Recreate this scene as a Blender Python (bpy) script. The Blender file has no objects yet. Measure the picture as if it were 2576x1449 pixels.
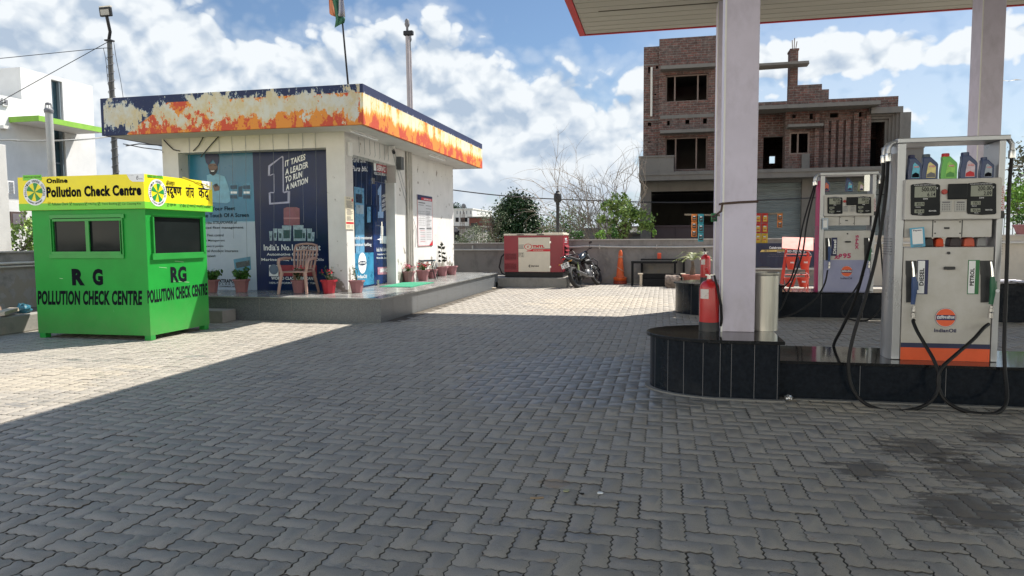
import bpy, bmesh, math, random
import numpy as np
from math import sin, cos, pi, radians, sqrt, atan2
from mathutils import Vector, Matrix
random.seed(7); rng = np.random.default_rng(7)
sc = bpy.context.scene
col = sc.collection
# ---------------------------------------------------------------- camera
F, HC, YAW, PIT, ROLL = 1750.0, 1.42, radians(12.3), radians(4.17), radians(-.4)
cd = bpy.data.cameras.new("camera"); cam = bpy.data.objects.new("camera", cd); col.objects.link(cam)
RM = Matrix.Rotation(YAW, 3, 'Z') @ Matrix.Rotation(pi/2-PIT, 3, 'X') @ Matrix.Rotation(ROLL, 3, 'Z')
cam.matrix_world = Matrix.Translation((0, 0, HC)) @ RM.to_4x4()
cd.sensor_width = 36; cd.lens = F/2576*36; cd.clip_start = .05; cd.clip_end = 2000
sc.camera = cam
# ---------------------------------------------------------------- sun, sky, exposure
SUN = Vector((.47, .53, 1)).normalized()
ld = bpy.data.lights.new("sun", 'SUN'); ld.energy = 4.0; ld.angle = radians(.53); ld.color = (1, .94, .84)
lo = bpy.data.objects.new("sun", ld); col.objects.link(lo); lo.rotation_euler = (-SUN).to_track_quat('-Z', 'Y').to_euler()
lo.location = (0, 0, 40)
sc.view_settings.view_transform = 'Standard'; sc.view_settings.look = 'None'
sc.view_settings.exposure = 1.22; sc.view_settings.gamma = 1
w = bpy.data.worlds.new("World"); sc.world = w; w.use_nodes = True
def world():
    nt = w.node_tree; N = nt.nodes; N.clear(); L = nt.links.new
    def val(x, sock):
        if isinstance(x, (int, float)): sock.default_value = x
        else: L(x, sock)
    def M(op, a, b=0.0, c=None, clamp=False):
        n = N.new('ShaderNodeMath'); n.operation = op; n.use_clamp = clamp
        val(a, n.inputs[0]); val(b, n.inputs[1])
        if c is not None: val(c, n.inputs[2])
        return n.outputs[0]
    def SS(x, a, b):
        n = N.new('ShaderNodeMapRange'); n.interpolation_type = 'SMOOTHSTEP'
        val(x, n.inputs[0]); val(a, n.inputs[1]); val(b, n.inputs[2]); n.inputs[3].default_value = 0; n.inputs[4].default_value = 1
        return n.outputs[0]
    sky = N.new('ShaderNodeTexSky'); sky.sky_type = 'NISHITA'; sky.sun_disc = False
    sky.sun_elevation = math.asin(SUN.z); sky.sun_rotation = atan2(SUN.x, SUN.y)
    sky.air_density = 1.0; sky.dust_density = .3; sky.ozone_density = 1.3
    tc = N.new('ShaderNodeTexCoord'); sep = N.new('ShaderNodeSeparateXYZ'); L(tc.outputs['Generated'], sep.inputs[0])
    X, Y, Z = sep.outputs
    el = M('MULTIPLY', M('ARCSINE', Z), 57.2958); az = M('MULTIPLY', M('ARCTAN2', X, Y), 57.2958)
    # cloud texture lives on a vertically squeezed sphere of directions
    mp = N.new('ShaderNodeMapping'); mp.vector_type = 'POINT'; mp.inputs['Scale'].default_value = (1, 1, 1.2); L(tc.outputs['Generated'], mp.inputs[0])
    def noise(vec, s, det, rough=.55, dist=0., off=(0, 0, 0)):
        o = N.new('ShaderNodeVectorMath'); o.operation = 'ADD'; L(vec, o.inputs[0]); o.inputs[1].default_value = off
        n = N.new('ShaderNodeTexNoise'); n.inputs['Scale'].default_value = s; n.inputs['Detail'].default_value = det
        n.inputs['Roughness'].default_value = rough; n.inputs['Distortion'].default_value = dist; L(o.outputs[0], n.inputs[0]); return n.outputs[0]
    v = mp.outputs[0]
    big = noise(v, 5.2, 3, .5, .2, (3.1, .4, 1.7))
    def puff(off):
        o = N.new('ShaderNodeVectorMath'); o.operation = 'ADD'; L(v, o.inputs[0]); o.inputs[1].default_value = off
        a = N.new('ShaderNodeTexVoronoi'); a.feature = 'F1'; a.inputs['Scale'].default_value = 15
        a.inputs['Detail'].default_value = 2; a.inputs['Roughness'].default_value = .6; a.inputs['Lacunarity'].default_value = 2.1
        nn = N.new('ShaderNodeTexNoise'); nn.inputs['Scale'].default_value = 14; nn.inputs['Detail'].default_value = 5
        L(o.outputs[0], nn.inputs[0])
        mx = N.new('ShaderNodeMix'); mx.data_type = 'VECTOR'; mx.inputs[0].default_value = .055
        L(o.outputs[0], mx.inputs[4]); L(nn.outputs[1], mx.inputs[5]); L(mx.outputs[1], a.inputs[0])
        return M('SUBTRACT', M('SUBTRACT', .62, a.outputs[0]), M('MULTIPLY', M('SUBTRACT', .5, nn.outputs[0]), .55))
    p0 = puff((0, 0, 0)); p1 = puff((.006, -.004, .022))
    # ceiling of the cumulus bank over azimuth, degrees of elevation
    ramp = N.new('ShaderNodeFloatCurve'); L(M('DIVIDE', M('ADD', az, 60), 100), ramp.inputs['Value']); ramp.inputs[0].default_value = 1
    cv = ramp.mapping.curves[0]
    pts = [(-60, 20), (-48, 20), (-38, 19), (-32, 16.8), (-28, 17), (-21, 16.2), (-18, 17.8), (-15, 16.6), (-12, 13.8), (-8, 14.2), (-5.5, 12.6), (-2, 13.2), (2, 13), (8, 13.5), (14, 13.8), (20, 13), (28, 12), (40, 11)]
    cv.points[0].location = ((pts[0][0]+60)/100, pts[0][1]/40); cv.points[1].location = (1, pts[-1][1]/40)
    for a_, e_ in pts[1:-1]: cv.points.new((a_+60)/100, e_/40)
    ramp.mapping.update()
    top = M('MULTIPLY', ramp.outputs[0], 40)
    base = noise(v, 9, 2, .5, 0, (1, 2, 3))
    over = M('SUBTRACT', top, el)                                  # >0 below the ceiling
    right = SS(az, -7.0, 6.0)
    ov = M('MINIMUM', M('DIVIDE', over, 2.8), 1.9)
    dens = M('ADD', M('ADD', ov, M('MULTIPLY', M('SUBTRACT', big, .5), 1.5)), M('MULTIPLY', M('ADD', p0, .42), 1.6))
    dens = M('ADD', dens, M('MULTIPLY', M('MULTIPLY', right, .75), M('MULTIPLY', SS(el, 11.3, 12.2), SS(el, 14.6, 13.4))))
    dens = M('SUBTRACT', dens, M('MULTIPLY', M('MULTIPLY', right, 1.2), SS(el, 14.2, 16.5)))
    # the bank thins out to the right and towards the horizon
    dens = M('SUBTRACT', dens, M('MULTIPLY', M('MULTIPLY', right, SS(el, 12.2, 9.5)), 1.9))
    dens = M('SUBTRACT', dens, M('MULTIPLY', SS(el, 10.5, 5.5), .9))
    mask = M('MAXIMUM', SS(dens, .0, .55), M('MULTIPLY', SS(dens, -.7, .3), .30))
    streak = N.new('ShaderNodeMapping'); streak.inputs['Scale'].default_value = (1, 1, 5); L(tc.outputs['Generated'], streak.inputs[0])
    veil = M('MULTIPLY', M('MULTIPLY', right, .42), SS(el, 24.0, 8.0))
    haze = M('MULTIPLY', M('ADD', M('MULTIPLY', noise(streak.outputs[0], 7, 4, .6), 1.2), .05), SS(el, 15.0, 5.0))
    mask = M('MAXIMUM', mask, M('MULTIPLY', haze, M('SUBTRACT', 1.0, M('MULTIPLY', right, .75))), None, True)
    hz = SS(el, 8.5, 1.5)
    mask = M('MAXIMUM', M('MAXIMUM', mask, veil), M('MULTIPLY', hz, .85))
    mask = M('MULTIPLY', mask, SS(el, -4.0, -.5))
    lit = M('ADD', M('MULTIPLY', M('SUBTRACT', p0, p1), 1.5), .60)
    lit = M('ADD', lit, M('MULTIPLY', SS(over, 4.5, -1.0), .30))
    lit = M('ADD', lit, M('MULTIPLY', M('SUBTRACT', base, .5), .7))
    lit = M('ADD', lit, M('MULTIPLY', right, .30))
    lit = M('MINIMUM', M('MAXIMUM', lit, 0.0), 1.0)
    lit = M('ADD', M('MULTIPLY', lit, M('SUBTRACT', 1.0, M('MULTIPLY', hz, .7))), M('MULTIPLY', hz, .42))
    cr = N.new('ShaderNodeMix'); cr.data_type = 'RGBA'; L(lit, cr.inputs[0])
    cr.inputs[6].default_value = (.205, .25, .31, 1); cr.inputs[7].default_value = (.395, .415, .43, 1)
    skm = N.new('ShaderNodeMix'); skm.data_type = 'RGBA'; skm.blend_type = 'MULTIPLY'; skm.inputs[0].default_value = 1
    L(sky.outputs[0], skm.inputs[6]); skm.inputs[7].default_value = (.042, .046, .0495, 1)
    fin = N.new('ShaderNodeMix'); fin.data_type = 'RGBA'; L(mask, fin.inputs[0]); L(skm.outputs[2], fin.inputs[6]); L(cr.outputs[2], fin.inputs[7])
    sc10 = N.new('ShaderNodeMix'); sc10.data_type = 'RGBA'; sc10.blend_type = 'MULTIPLY'; sc10.inputs[0].default_value = 1
    sc10.clamp_result = False; L(fin.outputs[2], sc10.inputs[6]); sc10.inputs[7].default_value = (10, 10, 10, 1)
    # added gain on unseen sky at sides and behind, lifts and warms the shade
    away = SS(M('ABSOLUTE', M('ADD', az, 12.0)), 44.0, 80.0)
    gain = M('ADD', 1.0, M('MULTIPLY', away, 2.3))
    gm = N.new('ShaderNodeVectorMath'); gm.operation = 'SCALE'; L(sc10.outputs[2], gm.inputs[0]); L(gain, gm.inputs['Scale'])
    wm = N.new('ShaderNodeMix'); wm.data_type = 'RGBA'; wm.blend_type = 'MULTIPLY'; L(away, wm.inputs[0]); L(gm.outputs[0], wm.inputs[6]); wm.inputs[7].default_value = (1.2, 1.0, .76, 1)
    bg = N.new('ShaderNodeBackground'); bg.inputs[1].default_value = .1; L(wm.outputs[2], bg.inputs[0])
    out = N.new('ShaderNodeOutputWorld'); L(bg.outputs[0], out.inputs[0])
world()
w.cycles.sampling_method = 'MANUAL'; w.cycles.sample_map_resolution = 512
sc.cycles.max_bounces = 6; sc.cycles.diffuse_bounces = 4; sc.cycles.glossy_bounces = 3; sc.cycles.transparent_max_bounces = 8
# ---------------------------------------------------------------- helpers
CP = Vector((0, 0, HC))
def pt(x, y, X=None, Y=None, Z=None):
    """the point of a known plane that the photograph shows at (x, y) in a 2576 px wide copy"""
    d = RM @ Vector(((x-1288)/F, -(y-724.5)/F, -1))
    t = X/d.x if X is not None else Y/d.y if Y is not None else (Z-HC)/d.z
    return CP + d*t
def tag(o, label=None, cat=None, group=None, kind=None):
    if label: o['label'] = label
    if cat: o['category'] = cat
    if group: o['group'] = group
    if kind: o['kind'] = kind
    return o
def empty(name, loc, label=None, cat=None, group=None, rz=0):
    o = bpy.data.objects.new(name, None); col.objects.link(o); o.location = loc; o.rotation_euler.z = rz
    o.empty_display_size = .1
    return tag(o, label, cat, group)
def children(o): return [c for c in bpy.data.objects if c.parent == o]
def copy_tree(o, parent=None):
    c = o.copy(); col.objects.link(c); c.parent = parent
    for ch in children(o): copy_tree(ch, c)
    return c
def absloc(o):
    v = Vector((0, 0, 0))
    while o is not None: v += o.location; o = o.parent
    return v
class MB:
    def __init__(s): s.v = []; s.f = []; s.m = []; s.ci = 0; s.mats = []
    def mat(s, m):
        if m not in s.mats: s.mats.append(m)
        s.ci = s.mats.index(m); return s
    def add(s, vs, fs):
        n = len(s.v); s.v += [tuple(v) for v in vs]; s.f += [tuple(i+n for i in f) for f in fs]; s.m += [s.ci]*len(fs); return s
    def box(s, x0, x1, y0, y1, z0, z1):
        x0, x1 = sorted((x0, x1)); y0, y1 = sorted((y0, y1)); z0, z1 = sorted((z0, z1))
        return s.add([(x0,y0,z0),(x1,y0,z0),(x1,y1,z0),(x0,y1,z0),(x0,y0,z1),(x1,y0,z1),(x1,y1,z1),(x0,y1,z1)],
                     [(3,2,1,0),(4,5,6,7),(0,1,5,4),(1,2,6,5),(2,3,7,6),(3,0,4,7)])
    def quad(s, *p): return s.add(p, [tuple(range(len(p)))])
    def prism(s, pts, a, b, axis='y'):
        n = len(pts)
        if axis == 'y': A = [(p[0], a, p[1]) for p in pts]; B = [(p[0], b, p[1]) for p in pts]
        elif axis == 'x': A = [(a, p[0], p[1]) for p in pts]; B = [(b, p[0], p[1]) for p in pts]
        else: A = [(p[0], p[1], a) for p in pts]; B = [(p[0], p[1], b) for p in pts]
        return s.add(A+B, [tuple(range(n)), tuple(range(2*n-1, n-1, -1))]+[((i+1) % n, i, n+i, n+(i+1) % n) for i in range(n)])
    def tube(s, pts, r, n=8, cap=True):
        pts = [Vector(p) for p in pts]; k = len(pts); rs = r if isinstance(r, (list, tuple)) else [r]*k
        up = None; vs = []
        for i, p in enumerate(pts):
            d = (pts[min(i+1, k-1)]-pts[max(i-1, 0)]).normalized()
            if up is None: up = Vector((0, 0, 1)) if abs(d.z) < .9 else Vector((1, 0, 0))
            a = (up-d*up.dot(d)).normalized(); up = a; b = d.cross(a)
            vs += [p+(a*cos(2*pi*j/n)+b*sin(2*pi*j/n))*rs[i] for j in range(n)]
        fs = [(i*n+j, i*n+(j+1) % n, (i+1)*n+(j+1) % n, (i+1)*n+j) for i in range(k-1) for j in range(n)]
        if cap: fs += [tuple(range(n-1, -1, -1)), tuple(range((k-1)*n, k*n))]
        return s.add(vs, fs)
    def lathe(s, prof, c=(0, 0, 0), n=24, axis='z', a0=0.):
        vs = []
        for r, z in prof:
            for j in range(n):
                a = 2*pi*j/n+a0; x, y = r*cos(a), r*sin(a)
                q = (x, y, z) if axis == 'z' else (x, z, y) if axis == 'y' else (z, x, y)
                vs.append((c[0]+q[0], c[1]+q[1], c[2]+q[2]))
        k = len(prof)
        fs = [(i*n+j, i*n+(j+1) % n, (i+1)*n+(j+1) % n, (i+1)*n+j) for i in range(k-1) for j in range(n)]
        fs += [tuple(range(n-1, -1, -1)), tuple(range((k-1)*n, k*n))]
        return s.add(vs, fs)
    def ell(s, c, rx, ry, rz, n=12, m=8, rot=None):
        vs = []
        for i in range(m+1):
            t = pi*i/m
            for j in range(n):
                q = Vector((rx*sin(t)*cos(2*pi*j/n), ry*sin(t)*sin(2*pi*j/n), rz*cos(t)))
                if rot is not None: q = rot @ q
                vs.append(q+Vector(c))
        return s.add(vs, [(i*n+j, i*n+(j+1) % n, (i+1)*n+(j+1) % n, (i+1)*n+j) for i in range(m) for j in range(n)])
    def text(s, t, BL, BR, TL, bold=0., shear=0.):
        v, f = tmesh(t, bold, shear); BL, BR, TL = Vector(BL), Vector(BR), Vector(TL); U, V = BR-BL, TL-BL
        return s.add([BL+U*a+V*b for a, b in v], f)
    def ellipse(s, c, U, V, n=28, a0=0, a1=2*pi, r0=None):
        c, U, V = Vector(c), Vector(U), Vector(V)
        A = [a0+(a1-a0)*i/n for i in range(n+1)]
        if r0 is None:
            P = [c+U*cos(a)+V*sin(a) for a in (A[:-1] if a1-a0 > 6.2 else A)]
            if a1-a0 < 6.2: P.append(c)
            return s.add(P, [tuple(range(len(P)))])
        P = [c+U*cos(a)+V*sin(a) for a in A]+[c+(U*cos(a)+V*sin(a))*r0 for a in A]
        return s.add(P, [(i, i+1, n+2+i, n+1+i) for i in range(n)])
    def build(s, name, m=None, parent=None, smooth=False, bev=0., sub=0, world=True, angle=40):
        me = bpy.data.meshes.new(name); off = absloc(parent) if (parent and world) else Vector((0, 0, 0))
        me.from_pydata([(x-off.x, y-off.y, z-off.z) for x, y, z in s.v], [], s.f)
        if m is not None and not s.mats: me.materials.append(m)
        for q in s.mats: me.materials.append(q)
        if len(s.mats) > 1: me.polygons.foreach_set('material_index', s.m)
        me.update()
        b = bmesh.new(); b.from_mesh(me); bmesh.ops.recalc_face_normals(b, faces=b.faces) if len(s.f) < 6000 and not getattr(s, 'flat', 0) else None
        b.to_mesh(me); b.free()
        if smooth:
            me.polygons.foreach_set('use_smooth', [True]*len(me.polygons)); me.set_sharp_from_angle(angle=radians(angle))
        o = bpy.data.objects.new(name, me); col.objects.link(o); o.parent = parent
        if bev: q = o.modifiers.new('bevel', 'BEVEL'); q.width = bev; q.segments = 2; q.limit_method = 'ANGLE'; q.angle_limit = radians(50)
        if sub: q = o.modifiers.new('sub', 'SUBSURF'); q.levels = sub; q.render_levels = sub
        return o
_tc = {}
def tmesh(t, bold=0., shear=0.):
    k = (t, bold, shear)
    if k not in _tc:
        c = bpy.data.curves.new('tmp', 'FONT'); c.body = t; c.resolution_u = 3; c.offset = bold; c.shear = shear; c.space_character = 1+bold*1.8
        c.fill_mode = 'FRONT'
        o = bpy.data.objects.new('tmp', c); col.objects.link(o); dg = bpy.context.evaluated_depsgraph_get(); dg.update()
        me = bpy.data.meshes.new_from_object(o.evaluated_get(dg))
        v = np.array([(q.co.x, q.co.y) for q in me.vertices]); f = [tuple(p.vertices) for p in me.polygons]
        lo_, hi = v.min(0), v.max(0); v = (v-lo_)/(hi-lo_)
        bpy.data.objects.remove(o); bpy.data.curves.remove(c); bpy.data.meshes.remove(me)
        _tc[k] = (v.tolist(), f)
    return _tc[k]
# ---------------------------------------------------------------- materials
_mc = {}
def mat(name, c, rough=.6, metal=0., var=.1, scale=6., bump=0., bscale=60., c2=None, em=None, coat=0., stretch=None, spec=.5, ctr=(.35, .65), island=0.):
    if name in _mc: return _mc[name]
    m = bpy.data.materials.new(name); m.use_nodes = True; nt = m.node_tree; N = nt.nodes; L = nt.links.new
    p = N['Principled BSDF']; p.inputs['Metallic'].default_value = metal; p.inputs['Roughness'].default_value = rough
    p.inputs['Specular IOR Level'].default_value = spec
    if coat: p.inputs['Coat Weight'].default_value = coat; p.inputs['Coat Roughness'].default_value = .08
    tc = N.new('ShaderNodeTexCoord'); vec = tc.outputs['Object']
    if stretch:
        mp = N.new('ShaderNodeMapping'); mp.inputs['Scale'].default_value = stretch; L(vec, mp.inputs[0]); vec = mp.outputs[0]
    n1 = N.new('ShaderNodeTexNoise'); n1.inputs['Scale'].default_value = scale; n1.inputs['Detail'].default_value = 6; n1.inputs['Roughness'].default_value = .62; L(vec, n1.inputs[0])
    r = N.new('ShaderNodeMapRange'); L(n1.outputs[0], r.inputs[0]); r.inputs[1].default_value = ctr[0]; r.inputs[2].default_value = ctr[1]
    mx = N.new('ShaderNodeMix'); mx.data_type = 'RGBA'; L(r.outputs[0], mx.inputs[0])
    a = tuple(q*(1-var) for q in c) if c2 is None else tuple(c2); b = tuple(min(1, q*(1+var)) for q in c) if c2 is None else tuple(c)
    mx.inputs[6].default_value = (*a, 1); mx.inputs[7].default_value = (*b, 1); out = mx.outputs[2]
    if island:
        g = N.new('ShaderNodeNewGeometry'); hs = N.new('ShaderNodeHueSaturation'); L(out, hs.inputs['Color'])
        q = N.new('ShaderNodeMapRange'); L(g.outputs['Random Per Island'], q.inputs[0]); q.inputs[3].default_value = 1-island; q.inputs[4].default_value = 1+island
        L(q.outputs[0], hs.inputs['Value']); out = hs.outputs[0]
    L(out, p.inputs['Base Color'])
    r2 = N.new('ShaderNodeMapRange'); L(n1.outputs[0], r2.inputs[0]); r2.inputs[1].default_value = .3; r2.inputs[2].default_value = .7
    r2.inputs[3].default_value = max(0, rough-.08); r2.inputs[4].default_value = min(1, rough+.08); L(r2.outputs[0], p.inputs['Roughness'])
    if bump:
        n2 = N.new('ShaderNodeTexNoise'); n2.inputs['Scale'].default_value = bscale; n2.inputs['Detail'].default_value = 5; L(vec, n2.inputs[0])
        bm = N.new('ShaderNodeBump'); bm.inputs['Strength'].default_value = bump; bm.inputs['Distance'].default_value = .01; L(n2.outputs[0], bm.inputs['Height']); L(bm.outputs[0], p.inputs['Normal'])
    if em: p.inputs['Emission Color'].default_value = (*em, 1); p.inputs['Emission Strength'].default_value = 1
    _mc[name] = m; return m
def S(h):
    "sRGB hex of the paint itself to linear"
    q = [int(h[i:i+2], 16)/255 for i in (0, 2, 4)]
    return tuple(x/12.92 if x <= .04045 else ((x+.055)/1.055)**2.4 for x in q)
def nodes(m): return m.node_tree.nodes, m.node_tree.links.new
def plaster(name, c, dirt=(.12, .11, .10), amt=.5, zscale=.35, low=None, bump=.25):
    """painted or bare plaster with blotches and vertical runs; low: height under which damp patches flake"""
    m = mat(name, c, .85, var=.06, scale=2.2, bump=bump, bscale=35); N, L = nodes(m); p = N['Principled BSDF']
    tc = N.new('ShaderNodeTexCoord'); base = p.inputs['Base Color'].links[0].from_socket
    mp = N.new('ShaderNodeMapping'); mp.inputs['Scale'].default_value = (1, 1, zscale); L(tc.outputs['Object'], mp.inputs[0])
    n = N.new('ShaderNodeTexNoise'); n.inputs['Scale'].default_value = 3.2; n.inputs['Detail'].default_value = 9; n.inputs['Roughness'].default_value = .68; L(mp.outputs[0], n.inputs[0])
    r = N.new('ShaderNodeMapRange'); L(n.outputs[0], r.inputs[0]); r.inputs[1].default_value = .5; r.inputs[2].default_value = .72; r.inputs[4].default_value = amt
    mx = N.new('ShaderNodeMix'); mx.data_type = 'RGBA'; L(r.outputs[0], mx.inputs[0]); L(base, mx.inputs[6]); mx.inputs[7].default_value = (*dirt, 1)
    out = mx.outputs[2]
    if low is not None:
        sp = N.new('ShaderNodeSeparateXYZ'); g = N.new('ShaderNodeNewGeometry'); L(g.outputs['Position'], sp.inputs[0])
        z = N.new('ShaderNodeMapRange'); L(sp.outputs[2], z.inputs[0]); z.inputs[1].default_value = low; z.inputs[2].default_value = low-.45
        n3 = N.new('ShaderNodeTexNoise'); n3.inputs['Scale'].default_value = 5; n3.inputs['Detail'].default_value = 8; L(tc.outputs['Object'], n3.inputs[0])
        a = N.new('ShaderNodeMath'); a.operation = 'MULTIPLY_ADD'; L(z.outputs[0], a.inputs[0]); a.inputs[1].default_value = .22; L(n3.outputs[0], a.inputs[2])
        t = N.new('ShaderNodeMapRange'); L(a.outputs[0], t.inputs[0]); t.inputs[1].default_value = .66; t.inputs[2].default_value = .70
        m2 = N.new('ShaderNodeMix'); m2.data_type = 'RGBA'; L(t.outputs[0], m2.inputs[0]); L(out, m2.inputs[6]); m2.inputs[7].default_value = (.25, .23, .2, 1); out = m2.outputs[2]
    L(out, p.inputs['Base Color']); return m
def base_dust(m, z0, z1, c=(.30, .27, .23), amt=.5, scale=6.):
    "dust and splash marks that thin out with height"
    N, L = nodes(m); p = N['Principled BSDF']; src = p.inputs['Base Color'].links[0].from_socket; g = N.new('ShaderNodeNewGeometry'); sp = N.new('ShaderNodeSeparateXYZ'); L(g.outputs['Position'], sp.inputs[0])
    z = N.new('ShaderNodeMapRange'); L(sp.outputs[2], z.inputs[0]); z.inputs[1].default_value = z1; z.inputs[2].default_value = z0
    n = N.new('ShaderNodeTexNoise'); n.inputs['Scale'].default_value = scale; n.inputs['Detail'].default_value = 9; n.inputs['Roughness'].default_value = .7; L(g.outputs['Position'], n.inputs[0])
    a = N.new('ShaderNodeMath'); a.operation = 'MULTIPLY'; L(z.outputs[0], a.inputs[0]); L(n.outputs[0], a.inputs[1]); b = N.new('ShaderNodeMath'); b.operation = 'MULTIPLY'; b.use_clamp = True; L(a.outputs[0], b.inputs[0]); b.inputs[1].default_value = amt*2
    mx = N.new('ShaderNodeMix'); mx.data_type = 'RGBA'; L(b.outputs[0], mx.inputs[0]); L(src, mx.inputs[6]); mx.inputs[7].default_value = (*c, 1); L(mx.outputs[2], p.inputs['Base Color']); return m
def glassy(name, c=(.02, .025, .03), rough=.04):
    m = mat(name, c, rough, var=.15, scale=1.5, spec=.14); return m
white_paint = mat('white_paint', (.72, .72, .70), .5, var=.05, scale=4)
black_metal = mat('black_metal', (.010, .011, .014), .5, var=.25, scale=9, spec=.3)
black_plastic = mat('black_plastic', (.022, .024, .028), .45, var=.2, scale=12)
black_rubber = mat('black_rubber', (.009, .009, .010), .55, var=.25, scale=14, bump=.1, spec=.28)
steel = mat('steel', (.55, .55, .54), .28, 1., var=.12, scale=5, stretch=(1, 1, .3))
chrome = mat('chrome', (.7, .7, .7), .15, 1., var=.05)
ink = mat('ink', (.006, .007, .012), .8, var=.2, spec=.08)
white_ink = mat('white_ink', (.75, .77, .8), .6, var=.04)
dark_hole = mat('dark_hole', (.006, .006, .007), .9, var=.2)
wire_mat = mat('wire', (.025, .025, .028), .6, var=.2)
# ---------------------------------------------------------------- ground and paving
def ground():
    g = MB(); g.flat = 1
    g.add([(-400, -400, -.016), (400, -400, -.016), (400, 700, -.016), (-400, 700, -.016)], [(0, 1, 2, 3)])
    o = g.build('ground', mat('earth', (.17, .15, .12), .95, var=.3, scale=.8, bump=.5, bscale=25)); tag(o, kind='structure')
    # interlocking pavers laid in herringbone, one mesh
    a = .112; A = .056
    def path(w_, h_):
        P = []
        fr = (0, .125, .375, .625, .875)
        for i in range(w_): P += [(i+t, 0) for t in fr]
        for i in range(h_): P += [(w_, i+t) for t in fr]
        for i in range(w_): P += [(w_-i-t, h_) for t in fr]
        for i in range(h_): P += [(0, h_-i-t) for t in fr]
        P = np.array(P, float); s = lambda u: np.interp(u % 1, [0, .125, .375, .625, .875, 1], [0, 1, -1, 1, -1, 0])
        return P+np.stack([A*s(P[:, 1]), A*s(P[:, 0])], 1)
    PH, PV = path(2, 1), path(1, 2)
    ix = np.arange(int(-13.5/a), int(9.5/a)); iy = np.arange(int(.9/a), int(21.1/a))
    IX, IY = np.meshgrid(ix, iy); c = (IX-IY) % 4
    V = []; Fl = []; Ls = []; tone = []; nb = 0; nv = 0
    for cls, P, (w_, h_) in ((0, PH, (2, 1)), (3, PV, (1, 2))):
        s = c == cls; x0 = IX[s]*a; y0 = IY[s]*a
        cx, cy = x0+w_*a/2, y0+h_*a/2
        r = np.arctan2(cx, cy)*57.3+12.3                 # keep what this camera or one a few steps away can see
        keep = (np.abs(r) < 39+np.where(cy < 6, 22, 10)) & ((cx > -4.4) | (cy < 11.1)) & (cx > -11.3)
        x0, y0, cx, cy = x0[keep], y0[keep], cx[keep], cy[keep]; n = len(x0); k = len(P)
        mid = np.array([w_/2, h_/2])
        gap = .0004+.0042*rng.random(n)**1.6
        for_ring = []
        tl = rng.normal(0, .0034, (n, 2)); dz = rng.normal(0, .0011, n); sh = rng.normal(0, .0008, (n, 2)); jit = rng.normal(0, .0007, (n, k, 2))
        for inset, z in ((0, -.014), (0, -.0014), (.0018, 0)):
            d = (P-mid)*a; half = np.array([w_, h_])*a/2
            q = d[None]*(1-((gap+inset)[:, None]/half[None]))[:, None, :]+jit
            X = cx[:, None]+q[:, :, 0]+sh[:, 0:1]; Y = cy[:, None]+q[:, :, 1]+sh[:, 1:2]
            Z = z+dz[:, None]+q[:, :, 0]*tl[:, 0:1]+q[:, :, 1]*tl[:, 1:2]
            for_ring.append(np.stack([X, Y, Z], 2))
        vv = np.stack(for_ring, 1).reshape(-1, 3); V.append(vv)
        b = (np.arange(n)*3*k+nv)[:, None]; i = np.arange(k); j = (i+1) % k
        q1 = np.stack([i, j, k+j, k+i], 1).reshape(1, -1); q2 = np.stack([k+i, k+j, 2*k+j, 2*k+i], 1).reshape(1, -1)
        lp = np.concatenate([np.repeat(q1, n, 0), np.repeat(q2, n, 0), np.repeat((2*k+i)[None], n, 0)], 1)+b
        Ls.append(lp.reshape(-1)); Fl.append(np.tile(np.array([4]*(2*k)+[k]), n)); tone.append(np.repeat(rng.random(n), 2*k+1)); nv += len(vv); nb += n
    V = np.concatenate(V); Ls = np.concatenate(Ls); Fl = np.concatenate(Fl); tone = np.concatenate(tone)
    me = bpy.data.meshes.new('paving'); me.vertices.add(len(V)); me.vertices.foreach_set('co', V.astype(np.float32).reshape(-1))
    me.loops.add(len(Ls)); me.loops.foreach_set('vertex_index', Ls.astype(np.int32)); me.polygons.add(len(Fl))
    me.polygons.foreach_set('loop_start', np.concatenate([[0], np.cumsum(Fl)[:-1]]).astype(np.int32)); me.update(calc_edges=True)
    at = me.attributes.new('tone', 'FLOAT', 'FACE'); at.data.foreach_set('value', tone.astype(np.float32))
    o = bpy.data.objects.new('paving', me); col.objects.link(o); tag(o, kind='structure')
    m = bpy.data.materials.new('paver'); m.use_nodes = True; N, L = nodes(m); p = N['Principled BSDF']
    tc = N.new('ShaderNodeTexCoord'); at = N.new('ShaderNodeAttribute'); at.attribute_name = 'tone'
    def nz(s, d, r=.6, st=None):
        n = N.new('ShaderNodeTexNoise'); n.inputs['Scale'].default_value = s; n.inputs['Detail'].default_value = d; n.inputs['Roughness'].default_value = r
        if st: q = N.new('ShaderNodeMapping'); q.inputs['Scale'].default_value = st; L(tc.outputs['Object'], q.inputs[0]); L(q.outputs[0], n.inputs[0])
        else: L(tc.outputs['Object'], n.inputs[0])
        return n.outputs[0]
    def mr(x, a0, a1, b0=0., b1=1.):
        q = N.new('ShaderNodeMapRange'); L(x, q.inputs[0])
        for i_, v_ in zip((1, 2, 3, 4), (a0, a1, b0, b1)): q.inputs[i_].default_value = v_
        return q.outputs[0]
    def mx(f, a_, b_, mode='MIX'):
        q = N.new('ShaderNodeMix'); q.data_type = 'RGBA'; q.blend_type = mode
        for sck, v_ in ((q.inputs[0], f), (q.inputs[6], a_), (q.inputs[7], b_)):
            if isinstance(v_, (tuple, float)): sck.default_value = (*v_, 1) if isinstance(v_, tuple) else v_
            else: L(v_, sck)
        return q.outputs[2]
    base = mx(mr(at.outputs['Fac'], 0, 1), (.315, .288, .252), (.385, .352, .307))
    base = mx(mr(nz(1.3, 5), .35, .7, 0, .55), base, (.35, .315, .262))              # dust drifts
    base = mx(mr(nz(240, 3), .35, .65), base, mx(1.0, base, (.72, .72, .72), 'MULTIPLY'))       # aggregate
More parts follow.
